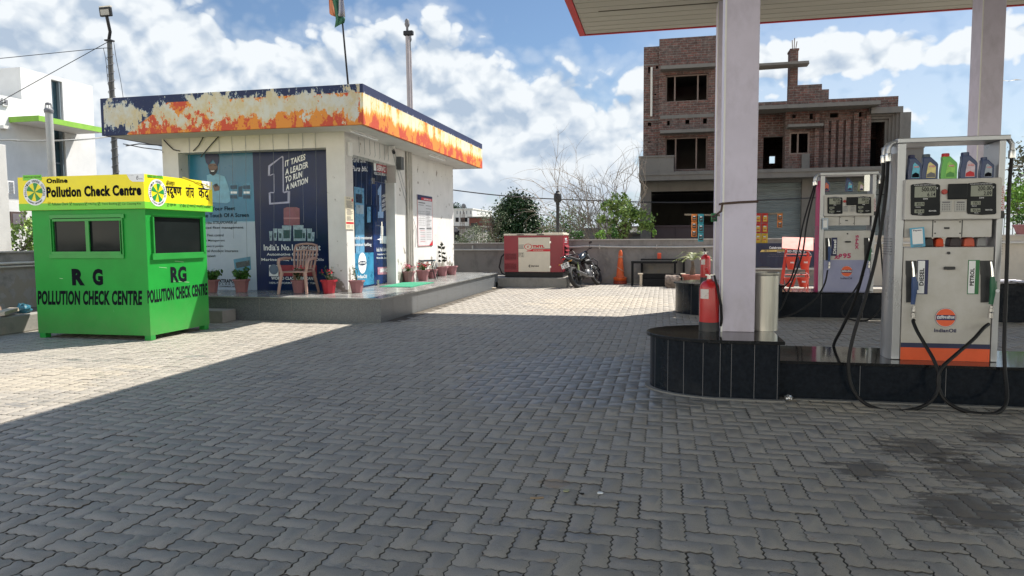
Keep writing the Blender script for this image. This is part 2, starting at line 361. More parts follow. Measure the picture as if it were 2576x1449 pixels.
    base = mx(mr(nz(14, 6), .56, .72, 0, .4), base, (.15, .15, .155))
    geo = N.new('ShaderNodeNewGeometry')
    def spot(cx, cy, r, thr=.5, sc_=3.):
        q = N.new('ShaderNodeVectorMath'); q.operation = 'DISTANCE'; L(geo.outputs['Position'], q.inputs[0]); q.inputs[1].default_value = (cx, cy, 0)
        f = mr(q.outputs[1], r, r*.2, 0, 1); n_ = nz(sc_, 8, .74, (.6, 1.3, 1))
        a_ = N.new('ShaderNodeMath'); a_.operation = 'MULTIPLY_ADD'; L(f, a_.inputs[0]); a_.inputs[1].default_value = .32; L(n_, a_.inputs[2]); return mr(a_.outputs[0], .32+thr*.5, .345+thr*.5, 0, .8)
    for x, y, r, th in ((2480, 1190, .42, .62), (2440, 1285, .36, .6), (2170, 1180, .3, .72), (2500, 1100, .3, .7), (2320, 1130, .5, .75)):
        c_ = pt(x, y, Z=0); base = mx(spot(c_.x, c_.y, r*1.15, th+.04, 11.), base, mx(1.0, base, (.30, .29, .29), 'MULTIPLY'))
    wet = pt(1500, 945, Z=0); ws = spot(wet.x, wet.y, 1.9, .56, 1.6); base = mx(ws, base, mx(1.0, base, (.62, .66, .74), 'MULTIPLY'))
    rust = pt(1390, 1215, Z=0); base = mx(spot(rust.x, rust.y, .12, .60, 8.), base, (.27, .21, .155))
    for x, y, r in ((140, 950, 1.0), (1150, 810, 1.3), (1500, 760, 2.2), (2100, 1020, .5)):
        c_ = pt(x, y, Z=0); base = mx(spot(c_.x, c_.y, r, .62, 2.), base, (.37, .325, .26))
    hz = N.new('ShaderNodeSeparateXYZ'); L(geo.outputs['Normal'], hz.inputs[0])
    base = mx(mr(hz.outputs[2], .95, .6), base, (.07, .06, .048))                     # arrises and joint walls filled with soil
    L(base, p.inputs['Base Color'])
    rg = N.new('ShaderNodeMath'); rg.operation = 'MULTIPLY_ADD'; L(ws, rg.inputs[0]); rg.inputs[1].default_value = -.3; L(mr(nz(6, 5), .3, .7, .52, .74), rg.inputs[2]); L(rg.outputs[0], p.inputs['Roughness'])
    b = N.new('ShaderNodeBump'); b.inputs['Strength'].default_value = .35; b.inputs['Distance'].default_value = .003
    add = N.new('ShaderNodeMath'); add.operation = 'ADD'; L(nz(180, 4), add.inputs[0]); L(nz(22, 4), add.inputs[1]); L(add.outputs[0], b.inputs['Height']); L(b.outputs[0], p.inputs['Normal'])
    me.materials.append(m)
    # joint sand just below the pavers
    g = MB(); g.flat = 1; g.add([(-13.6, .9, -.006), (11, .9, -.006), (11, 21.2, -.006), (-13.6, 21.2, -.006)], [(0, 1, 2, 3)])
    tag(g.build('joint_sand', mat('joint_sand', (.085, .072, .056), .95, var=.3, scale=3, bump=.5, bscale=200)), kind='structure')
ground()
# ---------------------------------------------------------------- green kiosk
green = base_dust(mat('kiosk_green', S('1c9036'), .45, var=.10, scale=1.6, spec=.25, bump=.12, bscale=2.2), .02, .7, (.16, .20, .10), .3)
green_frame = mat('kiosk_frame_green', S('1c8a34'), .4, var=.08, scale=4)
sign_yellow = mat('sign_yellow', S('eddc0a'), .45, var=.04, scale=3); sign_green = mat('sign_green', S('6cc332'), .45, var=.05, scale=3)
dark_green = mat('emblem_green', S('128a3a'), .5, var=.04); sign_white = mat('sign_white', (.74, .76, .78), .45, var=.03)
pane_mat = glassy('dark_pane', (.012, .016, .016))
KF, KX = 8.42, -7.05
def P_(x, y, plane):
    return pt(x, y, **plane)
def tline(mb, s_, x0, x1, yt, yb, plane, bold=0., shear=0., off=0.):
    """one line of lettering on a wall plane; left edge, right edge, top and base read on the left edge"""
    BL = P_(x0, yb, plane); TL = P_(x0, yt, plane)
    BR = P_(x1, yb, plane)
    TL = Vector((BL.x, BL.y, TL.z)); BR.z = BL.z
    if 'Y' in plane: BR.y = BL.y
    o = Vector((0, -off, 0)) if 'Y' in plane else Vector((off, 0, 0))
    return mb.text(s_, BL+o, BR+o, TL+o, bold, shear)
def rect(x0, y0, x1, y1, plane):
    a, b = P_(x0, y0, plane), P_(x1, y1, plane)
    return a, b
def wall_rect(mb, x0, y0, x1, y1, plane, off=0.002):
    a, b = rect(x0, y0, x1, y1, plane)
    if 'Y' in plane:
        Y = plane['Y']-off; mb.quad((a.x, Y, b.z), (b.x, Y, b.z), (b.x, Y, a.z), (a.x, Y, a.z))
    else:
        X = plane['X']+off; mb.quad((X, a.y, b.z), (X, b.y, b.z), (X, b.y, a.z), (X, a.y, a.z))
    return mb
def slab_rect(mb, x0, y0, x1, y1, plane, out=.02, inn=0.):
    "box on a wall plane standing out towards the viewer"
    a, b = rect(x0, y0, x1, y1, plane)
    if 'Y' in plane: mb.box(a.x, b.x, plane['Y']-out, plane['Y']+inn, b.z, a.z)
    else: mb.box(plane['X']-inn, plane['X']+out, a.y, b.y, b.z, a.z)
    return mb
def kiosk():
    r = empty('kiosk', (-8, 9.07, 0), 'bright green pollution check kiosk with yellow sign band and black painted lettering', 'kiosk')
    b = MB(); x0, x1, y0, y1, z0, z1 = -8.95, KX, KF, 9.72, .07, 2.0
    # window openings cut by building the faces around them
    wf = (pt(133, 549, Y=KF), pt(308, 640, Y=KF)); ws = (pt(386, 545, X=KX), pt(508, 638, X=KX))
    fx0, fx1, fz0, fz1 = wf[0].x, wf[1].x, wf[1].z, wf[0].z; sy0, sy1, sz0, sz1 = ws[0].y, ws[1].y, ws[1].z, ws[0].z
    t = .04
    b.box(x0, x1, y0, y0+t, z0, fz0); b.box(x0, fx0, y0, y0+t, fz0, fz1); b.box(fx1, x1, y0, y0+t, fz0, fz1); b.box(x0, x1, y0, y0+t, fz1, z1)
    b.box(x1-t, x1, y0+t, y1, z0, sz0); b.box(x1-t, x1, y0+t, sy0, sz0, sz1); b.box(x1-t, x1, sy1, y1, sz0, sz1); b.box(x1-t, x1, y0+t, y1, sz1, z1)
    b.box(x0, x0+t, y0+t, y1, z0, z1); b.box(x0+t, x1-t, y1-t, y1, z0, z1); b.box(x0+t, x1-t, y0+t, y1-t, z0, z0+.05); b.box(x0+t, x1-t, y0+t, y1-t, z1-.05, z1)
    b.build('wall', green, r)
    def frame(rects, plane, out, name='window', divs=()):
        m = MB()
        for q in rects: slab_rect(m, *q, plane, out)
        return m.build(name, green_frame, r, bev=.004)
    wn = frame([(127, 541, 314, 549), (127, 640, 314, 650), (127, 549, 134, 640), (307, 549, 314, 640), (134, 549, 307, 555), (134, 633, 307, 640), (134, 555, 139, 633), (302, 555, 307, 633), (216, 555, 229, 633)], dict(Y=KF), .022)
    m = MB(); a, c_ = rect(134, 549, 308, 640, dict(Y=KF)); m.box(a.x, c_.x, KF+.012, KF+.02, c_.z, a.z); m.build('pane', pane_mat, wn)
    wn = frame([(380, 541, 513, 546), (380, 638, 513, 648), (380, 546, 387, 638), (506, 546, 513, 638)], dict(X=KX), .03)
    m = MB(); a, c_ = rect(386, 545, 508, 638, dict(X=KX)); m.box(KX-.02, KX-.012, a.y, c_.y, c_.z, a.z); m.build('pane', pane_mat, wn)
    # a seat back and shelf inside, seen darkly
    for lx, ly in ((-8.88, KF+.05), (KX-.05, KF+.05), (KX-.05, y1-.07), (-8.88, y1-.07)):
        m = MB(); m.box(lx-.05, lx+.05, ly-.05, ly+.05, 0, .07); m.build('leg', green_frame, r, bev=.004)
    # lettering painted on the walls
    m = MB(); pf = dict(Y=KF); ps = dict(X=KX)
    tline(m, 'R', 182, 214, 676, 718, pf, .06, off=.002); tline(m, 'G', 234, 260, 676, 718, pf, .06, off=.002)
    BL, BR, TL = pt(95, 767, Y=KF-.002), pt(357, 768, Y=KF-.002), pt(95, 731, Y=KF-.002)
    m.text('POLLUTION CHECK CENTRE', BL, BR, TL, .045)
    m.build('lettering', ink, r)
    m = MB(); BL, BR, TL = pt(430, 712, X=KX+.002), pt(470, 709, X=KX+.002), pt(430, 671, X=KX+.002); TL.y = BL.y; m.text('RG', BL, BR, TL, .05)
    BL, BR, TL = pt(371.5, 764, X=KX+.002), pt(522, 742, X=KX+.002), pt(371.5, 730, X=KX+.002); TL.y = BL.y; m.text('POLLUTION CHECK CENTRE', BL, BR, TL, .045)
    m.build('lettering', ink, r)
    for (x0, y0, x1, y1), ax in (((440, 657, 462, 659), 1), ((436, 707, 476, 710), 1), ((400, 672, 420, 674), 1), ((468, 812, 471, 820), 0), ((286, 780, 287, 786), 0), ((150, 700, 158, 701), 0)):
        m = MB(); pl_ = dict(X=KX+.002) if ax else dict(Y=KF-.002); a, b = pt(x0, y0, **pl_), pt(x1, y1, **pl_)
        if x0 == 468: continue
        d_ = Vector((0, 0, .0025)); m.quad(a-d_, b-d_, b+d_, a+d_); m.build('paint_scratch', mat('scratch_pale', S('a9cfa4'), .6), r)
    # sign band
    SF, SX = KF-.05, KX+.04; zt, zb = pt(363, 437, Y=SF).z, pt(365, 524, Y=SF).z; zm = zb+(zt-zb)*.2
    sx0 = pt(43.5, 440, Y=SF).x; sy1 = pt(533, 456, X=SX).y
    s = MB(); s.mat(sign_yellow); s.box(sx0, SX, SF, sy1, zb, zt); sp = s.build('sign_panel', None, r)
    s = MB(); s.mat(sign_green)
    s.quad((sx0, SF-.002, zb), (SX+.002, SF-.002, zb), (SX+.002, SF-.002, zm), (sx0, SF-.002, zm)); s.quad((SX+.002, SF-.002, zb), (SX+.002, sy1, zb), (SX+.002, sy1, zm), (SX+.002, SF-.002, zm))
    F2, X2 = dict(Y=SF-.003), dict(X=SX+.003)
    wall_rect(s, 57, 441, 105, 453, F2, 0); wall_rect(s, 370, 439, 411, 450, X2, 0)
    s.mat(sign_white)
    a = pt(322, 437, **F2); q = [pt(x, y, **F2) for x, y in ((318, 436.5), (326, 452), (334, 457), (362.5, 457))]; tr = pt(362.5, 437, **F2)
    s.quad(Vector((q[0].x, q[0].y, zt)), q[1], q[2], q[3], Vector((tr.x, tr.y, zt)))
    q = [pt(x, y, **X2) for x, y in ((507, 456), (511, 470), (517, 475), (532, 477))]; s.quad(Vector((q[0].x, q[0].y, zt)), q[1], q[2], q[3], Vector((q[3].x, q[3].y, zt)))
    s.build('sign_print', None, sp)
    # emblem
    def emblem(c, U, V, n):
        e = MB(); n = Vector(n); c = Vector(c); U, V = Vector(U), Vector(V)
        e.mat(sign_white); e.ellipse(c+n*.004, U, V, 36)
        e.mat(sign_yellow); e.ellipse(c+n*.006, U*.69, V*.69, 30)
        e.mat(dark_green)
        for k in range(5):
            a = radians(63+72*k); e.ellipse(c+n*.008, U*.69, V*.69, 5, a, a+radians(36))
        e.mat(ink)
        for txt, r0, a_start, a_end, flip in (('POLLUTION UNDER CONTROL', .83, 205, -25, 1), ('TRANSPORT DEPARTMENT', .84, 222, 318, -1)):
            L_ = len(txt)
            for i, ch in enumerate(txt):
                if ch == ' ': continue
                a = radians(a_start+(a_end-a_start)*(i+.5)/L_); rad = U*cos(a)+V*sin(a); ta = (-U*sin(a)+V*cos(a))*(-1 if flip > 0 else 1)
                h = .085; wd = .052 if flip > 0 else .035
                o = c+n*.007+rad*r0; up = rad*flip
                e.text(ch, o-ta*wd-up*h*(1 if flip > 0 else .6), o+ta*wd-up*h*(1 if flip > 0 else .6), o-ta*wd+up*h*(1 if flip > 0 else .6), .02)
        return e.build('emblem', None, sp)
    c = pt(88, 483.5, Y=SF); ux = pt(129, 484, Y=SF).x-c.x-.0; emblem(c, (pt(117, 484, Y=SF).x-c.x, 0, 0), (0, 0, c.z-pt(88, 517, Y=SF).z), (0, -1, 0))
    c = pt(396, 485, X=SX); emblem(c, (0, pt(418.5, 487, X=SX).y-c.y, 0), (0, 0, c.z-pt(396, 519, X=SX).z), (1, 0, 0))
    m = MB()
    tline(m, 'Online', 117, 170, 449, 461.5, F2, .045); tline(m, 'Pollution Check Centre', 117.5, 356, 470, 497, F2, .05)
    tline(m, 'Government Approved', 60, 102, 442.5, 450, F2, .01)
    for t_, a0, a1 in (('Pollution Check', 131, 172), ('Insurance', 185, 211), ('FASTag', 223, 243), ('Travel Booking', 256, 295), ('Car Cleaning Kits', 307, 355)):
        tline(m, t_, a0, a1, 510, 517, F2); tline(m, '\u2611', a0-10, a0-3.5, 508.5, 517, F2, .01)
    tline(m, 'e', 343, 348, 442, 452, F2, 0, .3); tline(m, 'VAHAN', 347, 360, 448, 451.5, F2); tline(m, 'Innovative', 324, 336, 440, 443, F2)
    m.build('lettering', ink, sp)
    m = MB()
    def hl(s_, x0, x1, yt0, yb0, yb1, bold=.01):
        BL = pt(x0, yb0, **X2); BR = pt(x1, yb1, **X2); TL = pt(x0, yt0, **X2); TL.y = BL.y; m.text(s_, BL, BR, TL, bold)
    hl('\u0911\u0928\u0932\u093e\u0907\u0928', 418, 440, 452, 468, 469); hl('\u092a\u0926\u0942\u0937\u0923', 418, 458, 468, 498, 500, .03)
    BL = pt(423, 489, **X2); BR = pt(428, 494, **X2)
    d = .012; m.quad(BL, BR, BR+Vector((0, 0, .012)), BL+Vector((0, 0, .014)))
    hl('\u091c\u093e\u0902\u091a', 468, 489, 463, 497, 498, .015); hl('\u0915\u0947\u0902\u0926', 500, 526, 461, 500, 502, .015)
    BL = pt(518, 500, **X2); BR = pt(527, 505, **X2); m.quad(BL, BR, BR+Vector((0, 0, .012)), BL+Vector((0, 0, .014)))
    for t_, a0, a1 in (('\u092a\u0926\u0942\u0937\u0923 \u091c\u093e\u0902\u091a', 427, 443), ('\u092c\u0940\u092e\u093e', 459, 468), ('\u092b\u093e\u0938\u094d\u091f\u0948\u0917', 477, 487), ('\u091f\u0930\u0948\u0935\u0932 \u092c\u0941\u0915\u093f\u0902\u0917', 494, 508), ('\u0915\u093e\u0930 \u0915\u0932\u0940\u0928\u093f\u0902\u0917 \u0915\u093f\u091f', 514, 530)):
        hl(t_, a0, a1, 511+(a0-427)*.05, 520+(a0-427)*.045, 520+(a1-427)*.045); hl('\u2611', a0-6.5, a0-1.5, 511+(a0-427)*.04, 520+(a0-427)*.04, 520+(a0-427)*.04)
    hl('\u0938\u0930\u0915\u093e\u0930 \u0926\u0935\u093e\u0930\u093e \u092e\u093e\u0928\u092f\u0924\u093e', 372, 408, 441, 448, 449); hl('e', 519, 523, 460, 470, 471); hl('vahan', 522, 530, 466, 470, 471)
    m.build('lettering', ink, sp)
    m = MB(); m.tube([pt(460, 446, **X2), pt(485, 455, **X2), pt(505, 460, **X2), pt(530, 471, **X2)], .006, 5); m.tube([pt(488, 458, **X2), pt(510, 468, **X2), pt(531, 474, **X2)], .004, 5)
    m.build('vinyl_crease', sign_yellow, sp, smooth=True)
kiosk()
# ---------------------------------------------------------------- shop
XW, YS, YG, ZP = -5.75, 12.0, 12.3, .42
wall_white = plaster('shop_wall', (.62, .61, .59), (.42, .40, .37), .22, .4, low=1.05)
wall_inner = plaster('soffit_paint', (.56, .55, .53), (.38, .37, .34), .25, 1)
navy = mat('poster_navy', S('09204a'), .35, var=.25, scale=.9, spec=.3, bump=.5, bscale=2.5); teal = mat('poster_teal', S('2b7da0'), .35, c2=S('1f6486'), scale=.8, bump=.5, bscale=2.5)
teal_lt = mat('poster_pale', S('8fb4c6'), .4, c2=S('7ea6bd'), scale=.8); poster_white = mat('poster_white', S('a9b8c8'), .4, c2=S('98a8bb'), scale=.8, bump=.5, bscale=2.5)
def fascia_mat(axis):
    m = bpy.data.materials.new('peeling_fascia_'+axis); m.use_nodes = True; N, L = nodes(m); p = N['Principled BSDF']; p.inputs['Roughness'].default_value = .7
    g = N.new('ShaderNodeNewGeometry'); sp = N.new('ShaderNodeSeparateXYZ'); L(g.outputs['Position'], sp.inputs[0])
    def math_(op, a, b=0.):
        n = N.new('ShaderNodeMath'); n.operation = op
        for s_, v in ((n.inputs[0], a), (n.inputs[1], b)):
            if isinstance(v, (int, float)): s_.default_value = v
            else: L(v, s_)
        return n.outputs[0]
    def mr(x, a0, a1, b0=0., b1=1.):
        q = N.new('ShaderNodeMapRange'); L(x, q.inputs[0])
        for i_, v_ in zip((1, 2, 3, 4), (a0, a1, b0, b1)): q.inputs[i_].default_value = v_
        return q.outputs[0]
    def nz(s, d, r, st, off=(0, 0, 0)):
        q = N.new('ShaderNodeMapping'); q.inputs['Scale'].default_value = st; q.inputs['Location'].default_value = off; L(g.outputs['Position'], q.inputs[0])
        n = N.new('ShaderNodeTexNoise'); n.inputs['Scale'].default_value = s; n.inputs['Detail'].default_value = d; n.inputs['Roughness'].default_value = r; L(q.outputs[0], n.inputs[0]); return n.outputs[0]
    def mx(f, a_, b_):
        q = N.new('ShaderNodeMix'); q.data_type = 'RGBA'
        for s_, v_ in ((q.inputs[0], f), (q.inputs[6], a_), (q.inputs[7], b_)):
            if isinstance(v_, tuple): s_.default_value = (*v_, 1)
            elif isinstance(v_, float): s_.default_value = v_
            else: L(v_, s_)
        return q.outputs[2]
    z = mr(sp.outputs[2], 3.4, 4.06)
    side = axis == 'side'
    st = (1, 1, .42) if side else (1, 1, .8)
    patch = nz(2.6, 9, .66, st); fine = nz(7, 9, .75, (1, 1, .22) if side else (1, 1, .6), (4, 2, 1))
    red, orange, yel, cream, blue = S('b9452f'), S('cf8433'), S('e8c75c'), S('c9c3a8'), S('10224c')
    c = mx(mr(nz(3.4, 8, .7, (1, 1, .6), (5, 1, 8)), .50, .51), red, orange)
    yb = math_('ADD', math_('MULTIPLY', patch, .7), math_('MULTIPLY', fine, .5))
    # height profile of how much paint has gone: most in the middle
    mid = math_('SUBTRACT', 1., math_('ABSOLUTE', math_('SUBTRACT', math_('MULTIPLY', z, 2.), 1.12)))
    grit = nz(26, 6, .75, (1, 1, .5), (2, 5, 3)); fine = math_('ADD', math_('MULTIPLY', fine, .72), math_('MULTIPLY', grit, .28))
    k = math_('ADD', math_('MULTIPLY', mid, .26 if not side else .10), math_('ADD', math_('MULTIPLY', patch, 1.15 if not side else .75), math_('MULTIPLY', fine, 1.15 if not side else 1.7)))
    if side: k = math_('SUBTRACT', k, math_('MULTIPLY', mr(z, .48, .05), .42)); c = mx(mr(k, 1.10, 1.12), c, S('d8862e')); c = mx(mr(k, 1.165, 1.185), c, S('e2b04a')); c = mx(mr(k, 1.23, 1.24), c, (.70, .60, .34)); c = mx(mr(k, 1.33, 1.34), c, (.66, .63, .50))
    # navy band along the top; on the front it swells into a wedge at the left end
    if side: nv = mr(z, .78, .785)
    else:
        ln = math_('ADD', math_('MULTIPLY', math_('ADD', sp.outputs[0], 10.3), -.62), 1.25)  # falls to the right
        nv = mr(math_('MAXIMUM', math_('SUBTRACT', z, .80), math_('SUBTRACT', math_('MINIMUM', math_('MULTIPLY', math_('SUBTRACT', -8.7, sp.outputs[0]), 1.0), 9.), math_('MULTIPLY', math_('SUBTRACT', 1., z), 1.1))), 0., .01)
    c = mx(nv, c, blue)
    if not side:
        peel = mr(k, 1.285, 1.29); c = mx(mr(k, 1.262, 1.265), c, mx(nv, orange, (.10, .17, .28))); c = mx(peel, c, mx(mr(nz(5, 8, .7, (1, 1, .7), (9, 3, 2)), .42, .58), S('bdb090'), S('bfc0ba')))
    else:
        # blue stays but is scratched
        f2 = nz(14, 7, .7, (1, 1, .25), (7, 1, 3)); e = mr(math_('SUBTRACT', f2, math_('MULTIPLY', math_('SUBTRACT', z, .72), 1.6)), .42, .46)
        c = mx(math_('MULTIPLY', nv, e), c, (.42, .46, .50))
    c = mx(mr(nz(30, 5, .6, (1, 1, 1)), .64, .7, 0., .6), c, (.17, .15, .13))
    L(c, p.inputs['Base Color'])
    b = N.new('ShaderNodeBump'); b.inputs['Strength'].default_value = .5; b.inputs['Distance'].default_value = .01; L(k, b.inputs['Height']); L(b.outputs[0], p.inputs['Normal'])
    return m
def shop():
    r = empty('filling_station_shop', (-7.7, 15, 0), 'single storey white shop with peeling orange and navy roof fascia', 'shop')
    b = MB()
    b.box(-9.6, -9.25, YS, 12.5, ZP, 3.4); b.box(-6.12, XW, YS, 12.33, ZP, 3.4); b.box(-9.25, -6.12, YS, 12.5, 3.1, 3.4)      # front piers and lintel
    b.box(-9.25, -6.12, YG, 12.5, ZP-.1, 3.1)                                                # behind the posters
    b.box(-6.12, XW, 12.33, 14.5, 3.0, 3.4); b.box(-6.3, -6.0, 12.5, 14.5, ZP-.1, 3.4)        # over and behind the door
    b.box(-6.0, XW, 14.5, 18.75, ZP, 3.4); b.box(-9.6, -6.0, 18.45, 18.75, ZP, 3.4); b.box(-9.6, -9.3, 12.5, 18.45, ZP, 3.4)
    b.build('wall', wall_white, r)
    m = MB(); m.box(-10.28, -5.15, 11.42, 19.33, 3.38, 3.9); m.build('ceiling', wall_inner, r)
    rf = MB(); t = .06
    rf.box(-10.3, -5.13, 11.34, 11.40, 3.38, 4.07); fr = rf.build('fascia', fascia_mat('front'), r)
    rf = MB(); rf.box(-5.13, -5.07, 11.34, 19.4, 3.381, 4.069); rf.build('fascia', fascia_mat('side'), r)
    rf = MB(); rf.box(-10.36, -10.3, 11.34, 19.4, 3.381, 4.069); rf.box(-10.3, -5.13, 19.34, 19.4, 3.381, 4.069); rf.build('fascia', mat('fascia_navy', S('10224c'), .7, var=.2), r)
    rf = MB(); rf.box(-10.299, -5.131, 11.401, 19.339, 3.901, 4.0); rf.build('roof', mat('roof_screed', (.22, .21, .2), .9, var=.2), r)
    # front posters behind glass film: left pale, right navy
    pf = dict(Y=YG); X0, X1 = -9.25, -6.12; xm = pt(636, 380, Y=YG).x; zs = pt(560, 560, Y=YG).z
    m = MB(); m.mat(teal); m.box(X0, xm, YG-.012, YG-.006, zs+.02, 3.1); m.mat(poster_white); m.box(X0, xm, YG-.012, YG-.006, ZP, zs)
    m.mat(teal_lt); m.box(X0, xm, YG-.012, YG-.006, zs, zs+.02)
    pa = m.build('poster', None, r); tag(pa, 'pale blue poster with turbaned man and lorries on left window')
    m = MB(); m.box(xm, X1, YG-.012, YG-.006, ZP, 3.1); pb = m.build('poster', navy, r); tag(pb, 'navy poster with large number one and oil drum')
    Q = lambda x, y, o=.016: pt(x, y, Y=YG-o)
    def poly(mb, pts, o=.016, M=None):
        if M: mb.mat(M)
        mb.add([Q(x, y, o) for x, y in pts], [tuple(range(len(pts)))])
    m = MB()
    Z3 = lambda x, y: (600+x*.4487*.6708*1.0, 0)
    zx = lambda x: 402.5+x*.3010; zy = lambda y: 322+y*.3010
    skin, skind = mat('print_skin', S('6b5348'), .45, var=.15, scale=14), mat('print_beard', S('1b2028'), .5)
    shirt = mat('print_shirt', S('6fa3bb'), .45, var=.18, scale=5); turb = mat('print_turban', S('232a4c'), .45, var=.25, scale=12)
    def zp(mb, pts, M, o): poly(mb, [(zx(x), zy(y)) for x, y in pts], o, M)
    zp(m, [(390, 395), (450, 375), (540, 405), (565, 470), (590, 560), (588, 612), (560, 628), (430, 620), (400, 560)], shirt, .016)
    zp(m, [(398, 300), (478, 296), (482, 345), (462, 388), (440, 398), (416, 380)], skin, .018)
    zp(m, [(402, 330), (418, 352), (462, 350), (480, 330), (472, 372), (446, 398), (420, 385)], skind, .020)
    zp(m, [(420, 357), (458, 355), (450, 364), (430, 365)], white_ink, .022)
    zp(m, [(372, 232), (392, 204), (435, 194), (480, 206), (493, 240), (488, 290), (476, 318), (440, 262), (404, 312), (384, 288)], turb, .022)
    zp(m, [(412, 315), (430, 313), (430, 317), (412, 319)], skind, .022); zp(m, [(450, 312), (470, 313), (470, 317), (450, 316)], skind, .022)
    zp(m, [(440, 480), (475, 470), (500, 492), (495, 520), (455, 530)], skin, .020); zp(m, [(452, 470), (478, 464), (484, 486), (458, 492)], skind, .022)
    lorry, lorry2 = mat('print_lorry', S('4a7f9c'), .5, var=.3, scale=20), mat('print_lorry_dark', S('23465e'), .5, var=.3, scale=20)
    for x0 in (583, 690):
        zp(m, [(x0, 480), (x0+15, 460), (x0+60, 456), (x0+70, 478), (x0+72, 560), (x0+65, 592), (x0+5, 592), (x0-2, 560)], lorry, .016)
        zp(m, [(x0+5, 480), (x0+62, 478), (x0+62, 510), (x0+5, 510)], lorry2, .018)
        zp(m, [(x0+8, 530), (x0+60, 530), (x0+60, 548), (x0+8, 548)], white_ink, .018); zp(m, [(x0+4, 560), (x0+64, 560), (x0+64, 590), (x0+4, 590)], lorry2, .018)
    zp(m, [(655, 490), (690, 485), (690, 575), (655, 575)], lorry2, .015)
    zp(m, [(614, 1098), (755, 1074), (762, 1182), (630, 1212)], mat('print_card', S('3f7f9e'), .4, var=.2), .016)
    zp(m, [(630, 1125), (748, 1105), (752, 1150), (640, 1172)], mat('print_card_road', S('2c3f47'), .4, var=.4, scale=30), .018)
    m.build('picture', None, pa)
    m = MB(); pfo = dict(Y=YG-.016)
    def zt(mb, s_, x0, x1, yt, yb, bold=.015, shear=0.):
        BL, BR, TL = Q(zx(x0), zy(yb)), Q(zx(x1), zy(yb)), Q(zx(x0), zy(yt)); BR.z = BL.z; mb.text(s_, BL, BR, Vector((BL.x, BL.y, TL.z)), bold, shear)
    zt(m, 'Take Your Fleet', 330, 628, 660, 692, .018); zt(m, 'To The Touch Of A Screen', 280, 742, 716, 750, .018); zt(m, 'with the XTRAPOWER of', 340, 642, 780, 804, .012)
    zt(m, 'advanced fleet management', 300, 698, 824, 850, .014)
    for s_, x0, x1, y in (('Fleet control', 396, 532, 885), ('Fleet Management', 340, 543, 932), ('Reward points', 372, 530, 978), ('Personal Accident Insurance', 320, 654, 1016), ('Wide network', 345, 466, 1058)):
        zt(m, s_, x0, x1, y, y+22, .005)
    zt(m, 'XTRAPOWER', 494, 690, 1262, 1294, .03); zt(m, 'F L E E T', 494, 620, 1298, 1310); zt(m, 'CONVENIENT, SECURE', 494, 660, 1318, 1332, .02)
    m.build('lettering', ink, pa)
    m = MB(); m.mat(mat('print_glow', S('9a9dba'), .4, var=.15, scale=12))
    one = [(905, 315), (1022, 232), (1032, 240), (1036, 545), (1088, 530), (1086, 628), (912, 640), (908, 542), (950, 545), (948, 380), (902, 400)]
    c = (985, 430); inn = [(c[0]+(x-c[0])*.80, c[1]+(y-c[1])*.93) for x, y in one]
    for i in range(len(one)):
        j = (i+1) % len(one); zp(m, [one[i], one[j], inn[j], inn[i]], _mc['print_glow'], .016)
    red_p = mat('print_drum', S('7d4a5c'), .4, var=.15, scale=9)
    zp(m, [(1033, 672), (1060, 662), (1140, 662), (1166, 672), (1168, 808), (1100, 816), (1034, 808)], red_p, .018)
    zp(m, [(1033, 748), (1166, 748), (1168, 760), (1034, 760)], mat('print_drum_pale', S('a0707c'), .4), .020)
    pail = mat('print_pail', S('8fa5b4'), .4, var=.3, scale=22)
    for x0, x1, y0, y1 in ((1020, 1098, 815, 944), (1112, 1200, 812, 944), (945, 980, 840, 940), (985, 1025, 842, 942), (1182, 1222, 840, 944), (1228, 1270, 840, 946), (912, 940, 862, 942), (1264, 1292, 870, 948)):
        zp(m, [(x0, y0), (x1, y0), (x1-5, y1), (x0+5, y1)], pail, .022); zp(m, [(x0+10, y0+38), (x1-10, y0+38), (x1-11, y1-22), (x0+11, y1-22)], mat('print_label', S('17454f'), .4, var=.3, scale=22), .024)
    zp(m, [(912, 1146), (990, 1146), (990, 1238), (912, 1238)], sign_white, .018); zp(m, [(992, 1146), (1310, 1146), (1310, 1238), (992, 1238)], mat('print_red', S('8d3040'), .4), .018)
    for a0 in range(2):
        pass
    cc = Q(zx(951), zy(1182), .02); m.mat(mat('print_grey_blue', S('5a6a80'), .5)); m.ellipse(cc, (.1, 0, 0), (0, 0, .1), 20)
    m.build('picture', None, pb)
    m = MB()
    for s_, x0, x1, y, sl in (('IT TAKES', 1044, 1216, 325, -60), ('A LEADER', 1046, 1238, 395, -66), ('TO RUN', 1048, 1190, 458, -48), ('A NATION', 1052, 1238, 524, -66)):
        BL, BR = Q(zx(x0), zy(y)), Q(zx(x1), zy(y+sl)); TL = BL+Vector((0, 0, .115)); m.text(s_, BL, BR, TL, .035, .12)
    zt(m, 'SERVO', 1052, 1145, 775, 802, .03, .2); zt(m, "India's No.1 Lubricant", 868, 1342, 972, 1024, .02); zt(m, 'Automotive Oils, Greases', 893, 1325, 1044, 1070)
    zt(m, 'Marine Oils, Industrial Oils', 848, 1370, 1088, 1114); zt(m, 'SERVO', 1030, 1290, 1160, 1226, .04, .2); zt(m, 'WORLD CLASS LUBRICANT', 930, 1300, 1242, 1268, .03); zt(m, '100% PERFORMANCE EVERY TIME.', 914, 1318, 1286, 1302, .01)
    m.build('lettering', white_ink, pb)
    m = MB(); zt(m, 'IndianOil', 924, 982, 1216, 1230, .02); m.build('lettering', ink, pb)
    # clips holding the poster
    # door and fixed pane in the side wall, both covered with film
    XG = -5.965; dz = dict(X=XG); D = lambda x, y, o=.004: pt(x, y, X=XG+o)
    zX = lambda x: 805+x*.3008; zY = lambda y: 322+y*.3008
    a = D(zX(440), zY(700)).y
